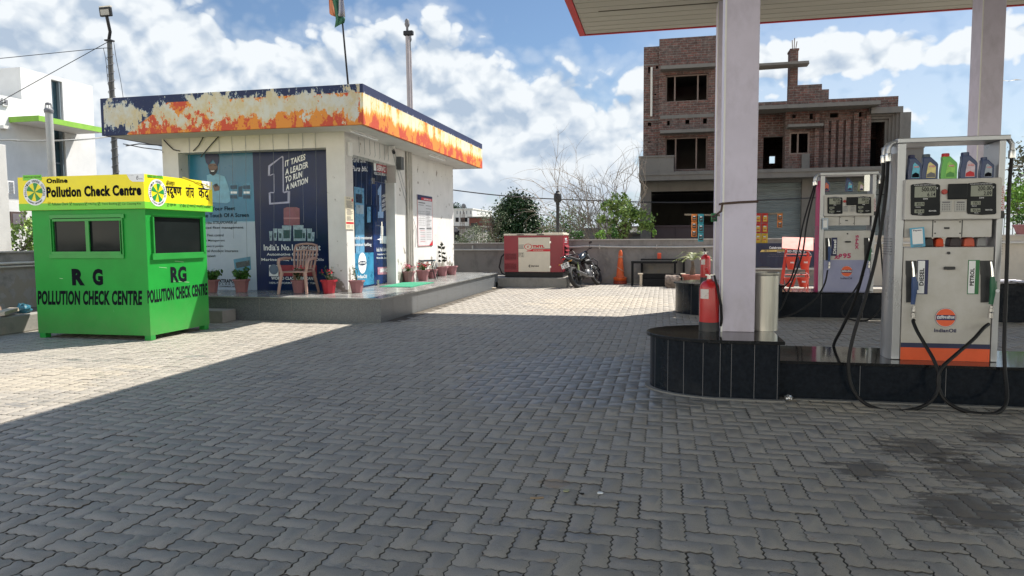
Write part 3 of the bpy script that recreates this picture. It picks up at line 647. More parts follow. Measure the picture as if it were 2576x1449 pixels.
    m = MB(); m.box(-6.0, XG, 12.34, a-.01, ZP, 3.0); pn = m.build('side_window', mat('film_blue', S('0e2d58'), .18, c2=S('081628'), scale=1.3, spec=.3), r)
    m = MB(); zd = D(zX(445), zY(445)).z
    m.box(-6.0, XG+.006, a, 14.40, ZP+.02, zd); dr = m.build('door', mat('film_door', S('123268'), .15, c2=S('0b2148'), scale=1.1, spec=.3), r)
    m = MB(); m.box(-6.0, XG, a-.01, 14.5, zd+.01, 3.0); fl = m.build('fanlight', _mc['film_blue'], r)
    m = MB(); m.box(-6.0, XW+.002, 14.40, 14.5, ZP, zd+.01); m.build('door_frame', white_paint, r)
    def dp(mb, pts, M, o, dd=0): mb.mat(M); mb.add([D(zX(x), zY(y), o) for x, y in pts], [tuple(range(len(pts)))])
    def dtx(mb, s_, x0, x1, yb0, yb1, yt0, o=.004, bold=.01, shear=0.):
        BL, BR, TL = D(zX(x0), zY(yb0), o), D(zX(x1), zY(yb1), o), D(zX(x0), zY(yt0), o); TL.y = BL.y; mb.text(s_, BL, BR, TL, bold, shear)
    m = MB(); bl = mat('print_pale_blue', S('5d93b8'), .3, var=.2, scale=9)
    dp(m, [(285, 490), (368, 505), (372, 1060), (300, 1050)], bl, .004); dp(m, [(300, 548), (352, 556), (353, 630), (302, 622)], mat('print_screen', S('0d2340'), .3), .007)
    dp(m, [(303, 640), (365, 645), (365, 720), (304, 716)], mat('print_panel', S('90a4b4'), .3, var=.2), .007); dp(m, [(395, 660), (424, 660), (424, 790), (395, 790)], bl, .004)
    dp(m, [(285, 1045), (465, 1040), (468, 1300), (370, 1318), (288, 1290)], mat('print_road', S('2f7fa6'), .3, var=.25), .0035)
    m.build('picture', None, pn)
    m = MB(); cc = D(zX(355), zY(1130), .006); V_ = Vector((0, 0, cc.z-D(zX(355), zY(1218)).z)); U_ = Vector((0, D(zX(388), zY(1130)).y-cc.y, 0))
    m.mat(white_ink); m.ellipse(cc, U_, V_, 28); m.mat(_mc['print_screen']); m.ellipse(cc+Vector((.002, 0, 0)), U_*.96, V_*.22, 20)
    m.mat(white_ink); m.text('\u0907\u0902\u0921\u093f\u092f\u0928\u0911\u092f\u0932', cc+Vector((.004, 0, 0))-U_*.8-V_*.12, cc+Vector((.004, 0, 0))+U_*.8-V_*.12, cc+Vector((.004, 0, 0))-U_*.8+V_*.15, .02)
    m.build('emblem', None, pn)
    m = MB(); dtx(m, 'Pure bhi.', 262, 384, 285, 290, 240, bold=.005, shear=.35); dtx(m, 'Pura bhi.', 262, 400, 360, 364, 315, bold=.005, shear=.35)
    dtx(m, 'centrally monitored', 262, 434, 940, 938, 905, .008, .01); dtx(m, 'automated fuelling', 262, 430, 996, 994, 960, .008, .01); dtx(m, 'IndianOil', 314, 392, 1258, 1256, 1226, .008, .02)
    m.build('lettering', white_ink, pn)
    m = MB(); dtx(m, 'WORLD CLASS LUBRICANTS', 452, 556, 390, 402, 364, .004, .02)
    dp(m, [(448, 282), (470, 284), (472, 358), (450, 355)], sign_white, .004); dp(m, [(472, 290), (556, 304), (558, 384), (474, 362)], mat('print_servo_red', S('a8243a'), .3), .004); m.mat(white_ink); dtx(m, 'SERVO', 478, 552, 355, 372, 308, .008, .03, .2)
    m.build('lettering', None, fl)
    m = MB(); dp(m, [(482, 520), (508, 470), (512, 480), (515, 700), (530, 700), (530, 752), (484, 752), (484, 700), (496, 700), (495, 560), (484, 560)], mat('print_one', S('7f9fc8'), .3), .012)
    dp(m, [(506, 818), (532, 822), (532, 900), (506, 898)], mat('print_can', S('c0ccd8'), .3, var=.2), .012)
    dp(m, [(502, 902), (560, 906), (560, 968), (502, 965)], _mc['print_can'], .012); dp(m, [(482, 1165), (572, 1160), (574, 1222), (484, 1226)], mat('print_servo_pale', S('b07b8c'), .3), .012)
    m.build('picture', None, dr)
    m = MB(); dtx(m, "India's No.1 Lubricant", 474, 570, 1034, 1028, 1000, .014, .015); dtx(m, 'Automotive Oils', 480, 568, 1064, 1060, 1048, .014); dtx(m, 'Marine Oils . Greases', 474, 570, 1094, 1092, 1078, .014); dtx(m, 'SERVO', 500, 568, 1208, 1204, 1176, .016, .03, .2)
    for i in range(4): dtx(m, ('IT TAKES', 'A LEADER', 'TO RUN', 'A NATION')[i], 518, 550, 590+i*38, 572+i*38, 564+i*38, .014, .02)
    m.build('lettering', white_ink, dr)
    m = MB(); h0, h1 = D(zX(492), zY(784)), D(zX(494), zY(965)); y = h0.y; m.tube([(XG+.07, y, h1.z), (XG+.07, y, h0.z)], .013, 8)
    for z in (h1.z+.08, h0.z-.08): m.tube([(XG, y, z), (XG+.07, y, z)], .009, 6)
    m.build('handle', chrome, dr, smooth=True)
    m = MB(); 
    for x, yy in ((446, 440), (558, 455), (482, 1288)): c_ = D(zX(x), zY(yy)); m.box(XG, XG+.02, c_.y-.05, c_.y+.05, c_.z-.07, c_.z+.05)
    m.build('hinge_patch', chrome, dr)
    # downpipes on the side wall
    for i, x in enumerate((735, 752, 768)):
        c_ = pt(805+x*.3008, 560, X=XW+.03); m = MB(); m.tube([(XW+.035, c_.y, ZP), (XW+.035, c_.y, 3.38)], .03, 10); m.build('downpipe', mat('pvc_grey', (.45, .43, .40), .5, var=.1), r, smooth=True)
shop()
# ---------------------------------------------------------------- platform and what stands on it
granite = mat('granite_grey', S('6d7073'), .4, c2=S('4c4f52'), scale=90, ctr=(.4, .6)); granite_top = mat('granite_floor', S('8f8f8c'), .22, c2=S('6f706f'), scale=3)
def platform():
    r = empty('platform', (-7.6, 15, 0), 'raised grey granite platform under the white shop', 'platform')
    m = MB(); m.box(-11, -4.62, 10.86, 19.3, 0, .395); m.build('riser', granite, r)
    m = MB(); m.box(-11, -4.58, 10.82, 19.3, .395, .42); m.build('floor_slab', granite_top, r, bev=.004)
    m = MB()
    for y in np.arange(11.4, 19, .62): m.box(-4.6185, -4.618, y, y+.006, 0, .394)
    for x in np.arange(-10.6, -4.7, .62): m.box(x, x+.006, 10.857, 10.8585, 0, .394)
    m.build('tile_joint', mat('grout', (.2, .19, .18), .9), r)
platform()
m = MB(); c_ = pt(545, 812, Z=0); m.box(-7.95, -7.30, 10.42, 10.80, 0, .21); tag(m.build('concrete_block', plaster('block_concrete', (.22, .21, .2)), bev=.01), 'low concrete block at the left foot of the granite platform', 'block')
terracotta = mat('terracotta', S('94666a'), .75, var=.1, scale=8, bump=.15); red_pot = mat('red_pot', S('a01f2e'), .45, var=.08)
soil = mat('potting_soil', (.05, .035, .025), .95, var=.4, scale=30, bump=.6)
leaf = mat('leaf', S('45702c'), .5, c2=S('2a4a1e'), scale=6, island=.4, spec=.3); leaf_light = mat('leaf_light', S('83a94a'), .5, c2=S('55802f'), scale=6, island=.35, spec=.3)
leaf_dark = mat('leaf_dark', S('24401f'), .45, c2=S('17301a'), scale=5, island=.4, spec=.3); petal_red = mat('petal_red', S('c22340'), .6, island=.3); petal_pink = mat('petal_pink', S('d0607a'), .6, island=.3)
stem_mat = mat('stem', S('6b6a45'), .7); bark = mat('bark', S('6e5f50'), .9, c2=S('46403a'), scale=12, bump=.5); twig_mat = mat('twig', S('a79a8a'), .85, c2=S('83776a'), scale=9)
def leaves(mb, C, sz, asp=.5, seed=0, up=.4):
    """one folded leaf per centre, each its own island of two faces"""
    q = np.random.default_rng(seed); C = np.asarray(C, float); n = len(C); sz = np.broadcast_to(sz, n)*q.uniform(.65, 1.25, n)
    d = q.normal(size=(n, 3)); d[:, 2] += up*q.normal(size=n); d /= np.linalg.norm(d, axis=1)[:, None]
    s = np.cross(d, q.normal(size=(n, 3))); s /= np.linalg.norm(s, axis=1)[:, None]; nn = np.cross(d, s)
    a = C-d*sz[:, None]*.5; b = C+d*sz[:, None]*.5; w1 = C+s*sz[:, None]*asp*.5+nn*sz[:, None]*.08; w2 = C-s*sz[:, None]*asp*.5+nn*sz[:, None]*.08
    V = np.stack([a, w1, b, w2], 1).reshape(-1, 3); k = len(mb.v)
    mb.v += [tuple(v) for v in V.tolist()]; mb.f += [f for i in range(n) for f in ((k+4*i, k+4*i+1, k+4*i+2), (k+4*i, k+4*i+2, k+4*i+3))]; mb.m += [mb.ci]*(2*n); mb.flat = 1
    return mb
def pot(loc, label, kind, h=.24, r_=.16, m_=None, seed=0, group='flower pots on the shop platform'):
    h *= .95; r_ *= .9
    m_ = m_ or terracotta
    o = empty('potted_plant', loc, label, 'potted plant', group); x, y, z = loc; q = random.Random(seed)
    m = MB(); m.lathe([(r_*.68, 0), (r_*.93, h*.86), (r_*1.08, h*.86), (r_*1.1, h), (r_*.96, h), (r_*.93, h*.88)], loc, 8, a0=.3); m.build('pot', m_, o, bev=.004)
    m = MB(); m.lathe([(r_*.5, h*.86), (r_*.92, h*.9)], loc, 10); m.build('soil', soil, o)
    st = MB(); L1 = MB(); fl = MB(); top = z+h
    def branchy(n, H_, spread, lf, lsz, flw=0, fm=None, dens=9):
        C = []; Fc = []
        for i in range(n):
            a = q.uniform(0, 2*pi); p = Vector((x, y, top-.03)); e = Vector((x+cos(a)*spread*q.uniform(.3, 1), y+sin(a)*spread*q.uniform(.3, 1), top+H_*q.uniform(.5, 1)))
            mid = p.lerp(e, .5)+Vector((q.uniform(-.02, .02), q.uniform(-.02, .02), .02)); st.tube([p, mid, e], [.005, .004, .002], 5)
            for k in range(dens):
                t = q.uniform(.25, 1); b = p.lerp(e, t); C.append((b.x+q.gauss(0, .025), b.y+q.gauss(0, .025), b.z+q.gauss(0, .02)))
            if i < flw:
                for _ in range(7): Fc.append((e.x+q.gauss(0, .022), e.y+q.gauss(0, .022), e.z+q.gauss(0, .016)))
        leaves(L1, C, lsz, .5, seed); L1.build('foliage', lf, o); st.build('stem', stem_mat, o)
        if Fc: leaves(fl, Fc, .035, .9, seed+5); fl.build('flower', fm, o)
    if kind == 'bushy': branchy(16, .2, .17, leaf, .085, dens=14)
    elif kind == 'red': branchy(9, .24, .15, leaf_dark, .05, 4, petal_red, 9)
    elif kind == 'thin': branchy(7, .26, .10, leaf, .035, 0, None, 8)
    elif kind == 'flower': branchy(14, .15, .13, leaf, .045, 9, petal_pink, 9)
    elif kind == 'redflower': branchy(16, .16, .16, leaf, .05, 13, petal_red, 8)
    elif kind == 'bare': branchy(4, .1, .06, leaf, .03, 0, None, 3)
    elif kind == 'rubber':
        st.tube([(x, y, top-.03), (x+.01, y, top+.25), (x-.02, y+.01, top+.56)], [.009, .008, .004], 6)
        for i, (dx, dz, ex, ez) in enumerate([(.02, .14, .15, .18), (-.02, .14, -.14, .16), (.02, .24, .17, .22), (-.02, .26, -.15, .30), (.01, .34, .15, .36), (-.01, .36, -.16, .40), (.0, .45, .08, .53), (-.01, .46, -.09, .55), (0, .52, .01, .64), (0, .3, .05, .2)]):
            a = Vector((x-.005, y, top+dz)); b = Vector((x+ex, y+q.uniform(-.08, .08), top+ez)); u = (b-a); s_ = Vector((0, 1, .35)).cross(u).normalized()*.042
            k = a+u*.45; L1.add([a, k+s_+Vector((0, .03, 0)), b, k-s_+Vector((0, -.03, 0)), k], [(0, 1, 4), (1, 2, 4), (2, 3, 4), (3, 0, 4)])
        L1.build('foliage', mat('rubber_leaf', S('232820'), .25, var=.3, island=.3), o); st.build('stem', stem_mat, o)
    return o
def P2(x, y): return tuple(pt(x, y, Z=ZP+.001))
pot(P2(533, 735), 'pink pot half hidden behind the right corner of the green kiosk', 'bushy', .25, .16, seed=1)
pot(P2(608, 735), 'pink pot with broad leaved bush under the lettering of the pale poster', 'bushy', .26, .17, seed=2)
pot((-6.60, 11.72, ZP+.001), 'pink pot standing behind the beige plastic armchair', 'red', .25, .15, seed=3)
pot(P2(828, 738), 'glossy red pot with red flowers at the corner pier', 'red', .26, .16, red_pot, seed=4)
pot(P2(898, 736), 'pink pot with thin sprigs at the left edge of the door glass', 'thin', .24, .155, seed=5)
pot(P2(1028, 710), 'pink pot with pink flowers at the foot of the downpipes', 'flower', .26, .16, seed=6)
pot(P2(1064, 706), 'pink pot full of red flowers beside the black chair', 'redflower', .26, .17, seed=7)
pot(P2(1087, 700.5), 'small pink pot nearly bare behind the legs of the black chair', 'bare', .24, .15, seed=8)
pot(P2(1112, 694.5), 'pink pot with tall dark rubber plant', 'rubber', .26, .18, seed=9)
pot(P2(1136, 691), 'pink pot at the far corner of the shop wall', 'bare', .25, .18, seed=10)
m = MB(); a, b, c_, d = [pt(x, y, Z=ZP+.01) for x, y in ((936, 719), (1030, 724.5), (1075, 711.5), (985, 709))]
m.box(-6.0+.32, -5.0, 13.3, 14.75, ZP+.001, ZP+.014); tag(m.build('doormat', mat('mat_green', S('2f8a6a'), .9, var=.15, scale=30, bump=.6, bscale=300)), 'green plastic doormat in front of the glass door', 'doormat')
def plastic_chair():
    o = empty('plastic_armchair', (0, 0, 0), 'beige moulded plastic armchair with slatted back in front of navy poster', 'chair')
    bm_ = mat('beige_plastic', S('a08278'), .5, var=.12, scale=6)
    m = MB(); m.prism([(-.24, -.24), (.24, -.24), (.20, .22), (-.20, .22)], .385, .41, 'z'); m.build('seat', bm_, o, bev=.012)
    for sx in (-1, 1):
        m = MB(); m.tube([(sx*.22, -.22, .40), (sx*.25, -.25, .2), (sx*.27, -.28, 0)], [.035, .03, .026], 8); m.build('leg', bm_, o, smooth=True)
        m = MB(); m.tube([(sx*.19, .2, .40), (sx*.21, .27, .2), (sx*.23, .33, 0)], [.035, .028, .024], 8); m.build('leg', bm_, o, smooth=True)
        m = MB(); m.tube([(sx*.24, -.22, .40), (sx*.275, -.24, .56), (sx*.285, -.19, .625), (sx*.28, 0, .64), (sx*.25, .2, .64)], [.03, .028, .03, .032, .028], 8); m.build('armrest', bm_, o, smooth=True)
    m = MB(); B = lambda x, z: (x, .21+(z-.4)*.28, z)
    for sx in (-1, 1): m.tube([B(sx*.185, .4), B(sx*.215, .64), B(sx*.225, .8), B(sx*.2, .88)], .02, 8)
    m.tube([B(-.21, .87), B(-.12, .895), B(0, .905), B(.12, .895), B(.21, .87)], .022, 8); m.tube([B(-.215, .77), B(0, .785), B(.215, .77)], .014, 6); m.tube([B(-.19, .44), B(.19, .44)], .018, 6)
    for i in range(6):
        x = -.15+i*.06; m.tube([B(x*.85, .43), B(x, .78)], .021, 6)
    for i in range(5): # pierced top ornament
        cx = -.14+i*.07; m.tube([B(cx+.028*cos(t), .828+.026*sin(t)) for t in np.linspace(0, 2*pi, 11)], .006, 5)
    m.build('backrest', bm_, o, smooth=True)
    c_ = pt(752, 738, Z=ZP); o.location = (c_.x, c_.y+.02, ZP+.001); o.rotation_euler.z = radians(4); return o
plastic_chair()
def black_chair():
    o = empty('shell_chair', (0, 0, 0), 'black plastic shell chair on thin metal legs against the white side wall', 'chair')
    m = MB(); prof = [(.23, .43), (.12, .425), (-.05, .42), (-.16, .43), (-.21, .50), (-.245, .62), (-.26, .72)]
    vs = []
    for i, (u, z) in enumerate(prof):
        wd = .21 if i < 5 else .19
        for k in range(7):
            t = (k-3)/3; vs.append((u+(abs(t)**2)*.03*(1 if i > 3 else 0), t*wd, z+abs(t)**3*.035*(1 if i < 4 else 0)))
    m.add(vs, [(i*7+k, i*7+k+1, (i+1)*7+k+1, (i+1)*7+k) for i in range(6) for k in range(6)])
    s_ = m.build('seat', black_plastic, o, smooth=True); q = s_.modifiers.new('solid', 'SOLIDIFY'); q.thickness = .014; q = s_.modifiers.new('sub', 'SUBSURF'); q.levels = q.render_levels = 1
    for sx in (-1, 1):
        for sy in (-1, 1):
            m = MB(); m.tube([(sx*.15, sy*.15, .425), (sx*.2, sy*.19, .2), (sx*.25, sy*.23, 0)], .011, 8); m.build('leg', black_metal, o, smooth=True)
    m = MB(); m.tube([(-.2, -.19, .2), (.2, -.19, .2)], .008, 6); m.tube([(-.2, .19, .2), (.2, .19, .2)], .008, 6); m.build('stretcher', black_metal, o)
    c_ = pt(1072, 702, Z=ZP); o.location = (c_.x, c_.y, ZP+.001); o.rotation_euler.z = radians(12); return o
bc = black_chair()
m = MB(); l = bc.location; m.box(l.x+.0, l.x+.2, l.y-.1, l.y+.08, l.z+.433, l.z+.46); tag(m.build('blue_packet', mat('packet_blue', S('2b7f9a'), .5), bev=.005), 'small blue packet lying on the black chair seat', 'packet')
# notice boards and small fittings on the side wall
def board(x0, y0, x1, y1, base, label, lines, red=True, name='notice_board', X=XW):
    a, b = pt(x0, y0, X=X), pt(x1, y1, X=X); o = empty(name, (X, (a.y+b.y)/2, b.z), label, 'sign')
    m = MB(); m.box(X, X+.015, a.y, b.y, b.z, a.z); m.build('board', base, o)
    W_, H_ = b.y-a.y, a.z-b.z; x = X+.017
    def qd(mb, u0, v0, u1, v1, off=0): mb.quad((x+off, a.y+W_*u0, b.z+H_*v0), (x+off, a.y+W_*u1, b.z+H_*v0), (x+off, a.y+W_*u1, b.z+H_*v1), (x+off, a.y+W_*u0, b.z+H_*v1))
    m = MB(); lines(m, qd, a, b, W_, H_, x); m.build('lettering', None, o); return o
cream = mat('cream_board', S('d8d0b8'), .6, var=.04); print_red = mat('print_bright_red', S('c0202c'), .5); grey_ink = mat('grey_ink', S('6a6a6e'), .6); navy_ink = mat('navy_ink', S('1d2350'), .5)
def l1(m, qd, a, b, W_, H_, x):
    m.mat(grey_ink); q = random.Random(3)
    m.text('\u0938\u0941\u0930\u0915\u094d\u0937\u093e', (x, a.y+.12*W_, b.z+.93*H_), (x, a.y+.6*W_, b.z+.93*H_), (x, a.y+.12*W_, b.z+.97*H_), .03)
    for i in range(22):
        v = .86-i*.028
        if i in (8, 16): continue
        qd(m, .1+q.uniform(0, .05), v, .9-q.uniform(0, .3), v+.011)
    for i in range(3): qd(m, .1, .12-i*.04, .5, .13-i*.04); qd(m, .7, .12-i*.04, .88, .13-i*.04)
    m.mat(print_red); qd(m, .04, .165, .96, .225); m.ellipse((x, a.y+.84*W_, b.z+.91*H_), (0, .09*W_, 0), (0, 0, .05*H_), 14)
board(866.5, 494, 889, 577, cream, 'narrow cream notice board with red bar on the corner pier', l1)
def l2(m, qd, a, b, W_, H_, x):
    q = random.Random(5); m.mat(navy_ink); qd(m, 0, .9, 1, 1); m.mat(print_red); qd(m, .25, .905, 1, .955, .001); m.mat(white_ink)
    m.text('INFORMATION', (x+.002, a.y+.42*W_, b.z+.915*H_), (x+.002, a.y+.92*W_, b.z+.915*H_), (x+.002, a.y+.42*W_, b.z+.945*H_), .03)
    m.mat(grey_ink)
    for u0, u1, v0, v1 in ((.06, .5, .84, .86), (.06, .4, .80, .81), (.55, .92, .80, .81), (.55, .9, .74, .75)): qd(m, u0, v0, u1, v1)
    for i in range(7): qd(m, .06, .68-i*.045, .5, .684-i*.045)
    for u in (.06, .2, .35, .5): qd(m, u, .41, u+.006, .684)
    for i in range(13): qd(m, .57, .68-i*.028, .93-q.uniform(0, .15), .69-i*.028)
    m.mat(ink); qd(m, .57, .335, .92, .355); qd(m, .1, .335, .45, .35)
    for i in range(6): m.mat(grey_ink); qd(m, .57, .30-i*.035, .9, .305-i*.035)
    for i in range(7): m.mat(print_red if i % 3 == 0 else grey_ink); qd(m, .16, .30-i*.035, .48, .306-i*.035)
    m.mat(print_red); m.quad((x, a.y+W_, b.z), (x, a.y+W_, b.z+.12*H_), (x, a.y+.72*W_, b.z))
    qd(m, 0, 0, .015, 1); qd(m, .985, 0, 1, .9); qd(m, 0, 0, 1, .008)
board(1048, 489, 1087.5, 618, mat('board_white', S('c9c9cc'), .4, var=.05), 'large white notice board with navy and red header on the side wall', l2)
m = MB(); a, b = pt(875, 353, Y=YS-.05), pt(883, 374, Y=YS-.05); m.box(XW, XW+.06, YS+.1, YS+.22, 2.95, 3.2); tag(m.build('switch_box', white_paint, bev=.006), 'white switch box high on the corner pier', 'switch box')
m = MB(); c_ = pt(992, 395, X=XW+.1); m.box(XW, XW+.12, 14.52, 14.70, 2.92, 3.2); tag(m.build('meter_box', mat('grey_box', S('565a5e'), .5), bev=.01), 'dark grey meter box on the wall above the door', 'meter box')
o = empty('security_camera', (XW+.1, 14.1, 3.36), 'small black and white security camera under the roof above the door', 'camera')
m = MB(); m.lathe([(.05, 0), (.05, .04)], (XW+.1, 14.1, 3.33), 12); m.tube([(XW+.1, 14.1, 3.33), (XW+.14, 14.0, 3.26)], .012, 6); m.build('bracket', white_paint, o)
m = MB(); m.tube([(XW+.1, 14.12, 3.28), (XW+.22, 13.86, 3.2)], .036, 10); m.build('housing', black_plastic, o, smooth=True)
def tube_light(y0, y1, x, label):
    o = empty('tube_light', (x, (y0+y1)/2, 3.37), label, 'light')
    m = MB(); m.box(x-.025, x+.025, y0, y1, 3.352, 3.378); m.build('batten', white_paint, o)
    m = MB(); m.tube([(x, y0+.02, 3.335), (x, y1-.02, 3.335)], .015, 8); m.build('lamp_tube', mat('tube_glass', (.8, .82, .84), .2), o, smooth=True)
tube_light(15.6, 16.8, -5.35, 'white tube light under the eaves above the notice board')
tube_light(11.75, 12.95, -5.5, 'long white tube light under the corner of the roof')
# string of wires hanging before the posters, pinned to a line under the eaves
o = empty('string_lights', (-7.6, 11.97, 3.35), 'thin strings of small lights hanging down over the two front posters', 'string lights')
m = MB(); yy = YS-.015; lp = [pt(x, y, Y=yy) for x, y in ((407, 343), (480, 341), (560, 332), (640, 330), (700, 333), (760, 327), (862, 324))]; m.tube(lp, .006, 5); m.tube([p+Vector((0, -.01, .02*math.sin(i*2))) for i, p in enumerate(lp)], .004, 5); m.build('wire', wire_mat, o)
q = random.Random(9)
for i, (x, ye) in enumerate(((475, 520), (550, 640), (583, 600), (617, 660), (652, 665), (686, 620), (725, 600), (760, 560), (793, 600))):
    a = pt(x, 331, Y=yy); b = pt(x+1.5, 376, Y=yy); pts_ = [a, (a+b)/2+Vector((q.uniform(-.01, .01), 0, 0)), b]
    e = pt(x+4, ye, Y=yy); pts_ += [b.lerp(e, t)+Vector((q.uniform(-.008, .008), .0, 0)) for t in (.25, .5, .75, 1)]
    m = MB(); m.tube(pts_, .0035, 4); m.build('wire', mat('light_wire', S('6b7480'), .6), o)
o = empty('string_lights', (XW+.02, 13.4, 3.35), 'thin strings of small lights hanging above and beside the glass door', 'string lights')
for i, y in enumerate((12.6, 12.85, 13.1, 13.35, 13.6, 13.85, 14.05)):
    m = MB(); m.tube([(XW+.01, y, 3.37), (XW+.012, y+.02, 3.1), (XW-.05, y, 2.9), (XW-.1, y+.03, 2.1)], .0035, 4); m.build('wire', _mc['light_wire'], o)
for y0, y1 in ((14.6, 15.5), (14.75, 15.7)):
    m = MB(); m.tube([(XW+.04, y0-.4, 3.3), (XW+.02, (y0+y1)/2, 2.2), (XW+.02, y1, 1.6), (XW+.02, y1-.1, 1.2)], .005, 4); m.build('wire', _mc['light_wire'], o)
o = empty('loose_cable', (-9.6, 11.9, 3.3), 'dark cables looping under the left end of the roof', 'cable')
for P in (((412, 352), (424, 365), (437, 377), (452, 380)), ((515, 337), (500, 365), (486, 380)), ((556, 336), (530, 365), (505, 395))):
    m = MB(); m.tube([pt(x, y, Y=YS-.03) for x, y in P], .011, 5); m.build('cable', wire_mat, o)
m = MB(); m.tube([pt(310, 362, Y=12.5), pt(360, 372, Y=12.3), pt(408, 378, Y=12.1)], .01, 5); m.tube([pt(317, 367, Y=12.5), pt(350, 362, Y=12.3), pt(408, 366, Y=12.1)], .012, 5); m.build('cable', wire_mat, o)
# ---------------------------------------------------------------- boundary walls
bw = plaster('boundary_plaster', (.235, .225, .215), (.11, .105, .10), .75, .6, low=.6); pipe_w = mat('pvc_white', S('b9b7b0'), .45, var=.06)
def rear_wall():
    o = empty('boundary_wall', (0, 21.4, 0), 'grey plastered boundary wall with pale pipe along its top behind the generator', 'wall')
    m = MB(); m.box(-13, -4.4, 21.3, 21.5, 0, 1.22); m.box(-4.4, 4.95, 21.3, 21.5, 0, 1.31); m.build('wall', bw, o)
    m = MB(); m.box(-13, -4.4, 21.27, 21.53, 1.22, 1.25); m.box(-4.4, 4.95, 21.27, 21.53, 1.31, 1.34); m.build('coping', plaster('coping', (.42, .40, .37), (.2, .19, .18), .4, 1), o)
    m = MB(); P = [(-12, 21.25, 1.02), (-8, 21.25, 1.03), (-6, 21.25, 1.03), (-4.4, 21.25, 1.03), (-2.2, 21.25, 1.13), (-1.2, 21.25, 1.10), (0.4, 21.25, 1.09), (2.2, 21.25, 1.12), (4.9, 21.25, 1.16)]
    m.tube(P, .028, 8); m.build('pipe', pipe_w, o, smooth=True)
    m = MB()
    for x in (-5.9, -1.9, -.2, 1.6, 3.4): m.box(x-.012, x+.012, 21.21, 21.3, 1.05, 1.17)
    m.build('pipe_clip', pipe_w, o)
rear_wall()
o = empty('boundary_wall', (7.5, 21.4, 0), 'pale plastered wall at the right beyond the near fuel dispenser', 'wall')
m = MB(); m.box(4.95, 16, 21.3, 21.5, 0, 1.36); m.build('wall', plaster('right_wall', S('b0aba0'), (.3, .28, .26), .4, .6), o); m = MB(); m.box(4.95, 16, 21.27, 21.53, 1.36, 1.40); m.build('coping', _mc['coping'], o)
m = MB(); m.tube([(4.95, 21.25, 1.17), (16, 21.25, 1.2)], .028, 8); m.build('pipe', pipe_w, o, smooth=True)
o = empty('boundary_wall', (-11.3, 13, 0), 'flaking grey boundary wall with white pipe at the left behind the kiosk', 'wall')
m = MB(); m.box(-11.5, -11.3, 2, 21.3, 0, 1.21); m.build('wall', plaster('left_plaster', (.27, .26, .25), (.10, .10, .10), .8, .9, low=1.05), o)
m = MB(); m.box(-11.53, -11.27, 2, 21.3, 1.21, 1.235); m.build('coping', _mc['coping'], o)
m = MB(); zz = pt(40, 662, X=-11.26).z; m.tube([(-11.26, 2, zz), (-11.26, 21, zz)], .026, 8); m.tube([(-11.26, 2, zz-.06), (-11.26, 21, zz-.06)], .018, 8); m.build('pipe', pipe_w, o, smooth=True)
# planting bed kerb at the left with rubble
kerb = plaster('kerb_concrete', (.25, .24, .22), (.1, .1, .09), .6, 1, low=.3)
m = MB(); kz = .27; m.box(-9.95, -9.72, 3, 9.4, 0, kz); m.box(-9.72, -8.9, 9.28, 9.4, 0, kz)
tag(m.build('bed_kerb', kerb, bev=.015), 'low broken concrete kerb edging the bed left of the kiosk', 'kerb')
m = MB(); m.box(-11.3, -9.95, 2, 11, 0, .2); o = m.build('bed_soil', mat('bed_soil', (.13, .11, .09), .95, var=.35, scale=6, bump=.8, bscale=30)); tag(o, kind='structure')
q = random.Random(21)
def rubble_piece(x, y, z, sx, sy, sz, rz, M, name, label, cat):
    m = MB(); pts_ = []
    for a in (-1, 1):
        for b in (-1, 1):
            for c in (-1, 1): pts_.append((a*sx*q.uniform(.8, 1), b*sy*q.uniform(.8, 1), c*sz*q.uniform(.8, 1)))
    bm_ = bmesh.new(); [bm_.verts.new(p) for p in pts_]; bmesh.ops.convex_hull(bm_, input=bm_.verts); me = bpy.data.meshes.new(name); bm_.to_mesh(me); bm_.free(); me.materials.append(M)
    o = bpy.data.objects.new(name, me); col.objects.link(o); o.location = (x, y, z); o.rotation_euler = (q.uniform(-.2, .2), q.uniform(-.2, .2), rz); tag(o, label, cat); return o
brown = mat('broken_board', S('8a7364'), .8, var=.2, scale=8); pale_st = mat('pale_rubble', S('b6ab9a'), .85, var=.15, scale=8)
tag(rubble_piece(-10.02, 8.35, .36, .26, .12, .018, .3, brown, 'board', 'broken brown board lying on top of the rubble left of the kiosk', 'board'))
rubble_piece(-10.15, 8.25, .33, .16, .12, .04, 1.1, pale_st, 'slab', 'pale broken slab beneath the brown board at the left edge', 'slab')
rubble_piece(-9.86, 8.75, .335, .28, .07, .03, -1.1, pale_st, 'slab', 'long pale stone slab leaning across the kerb beside the kiosk', 'slab')
rubble_piece(-10.2, 8.75, .32, .14, .1, .05, .4, brown, 'brick_piece', 'brown brick lump behind the broken board', 'brick')
m = MB(); rr = random.Random(4); bl_ = []
m.ell((-9.95, 9.12, .33), .12, .09, .085, 14, 9); m.v = [(x+rr.gauss(0, .012), y+rr.gauss(0, .012), z+rr.gauss(0, .012)) for x, y, z in m.v]
tag(m.build('plastic_bag', mat('bag_blue', S('2f6678'), .35, var=.3, scale=10), smooth=True), 'crumpled blue plastic bag on the rubble against the kiosk', 'bag')
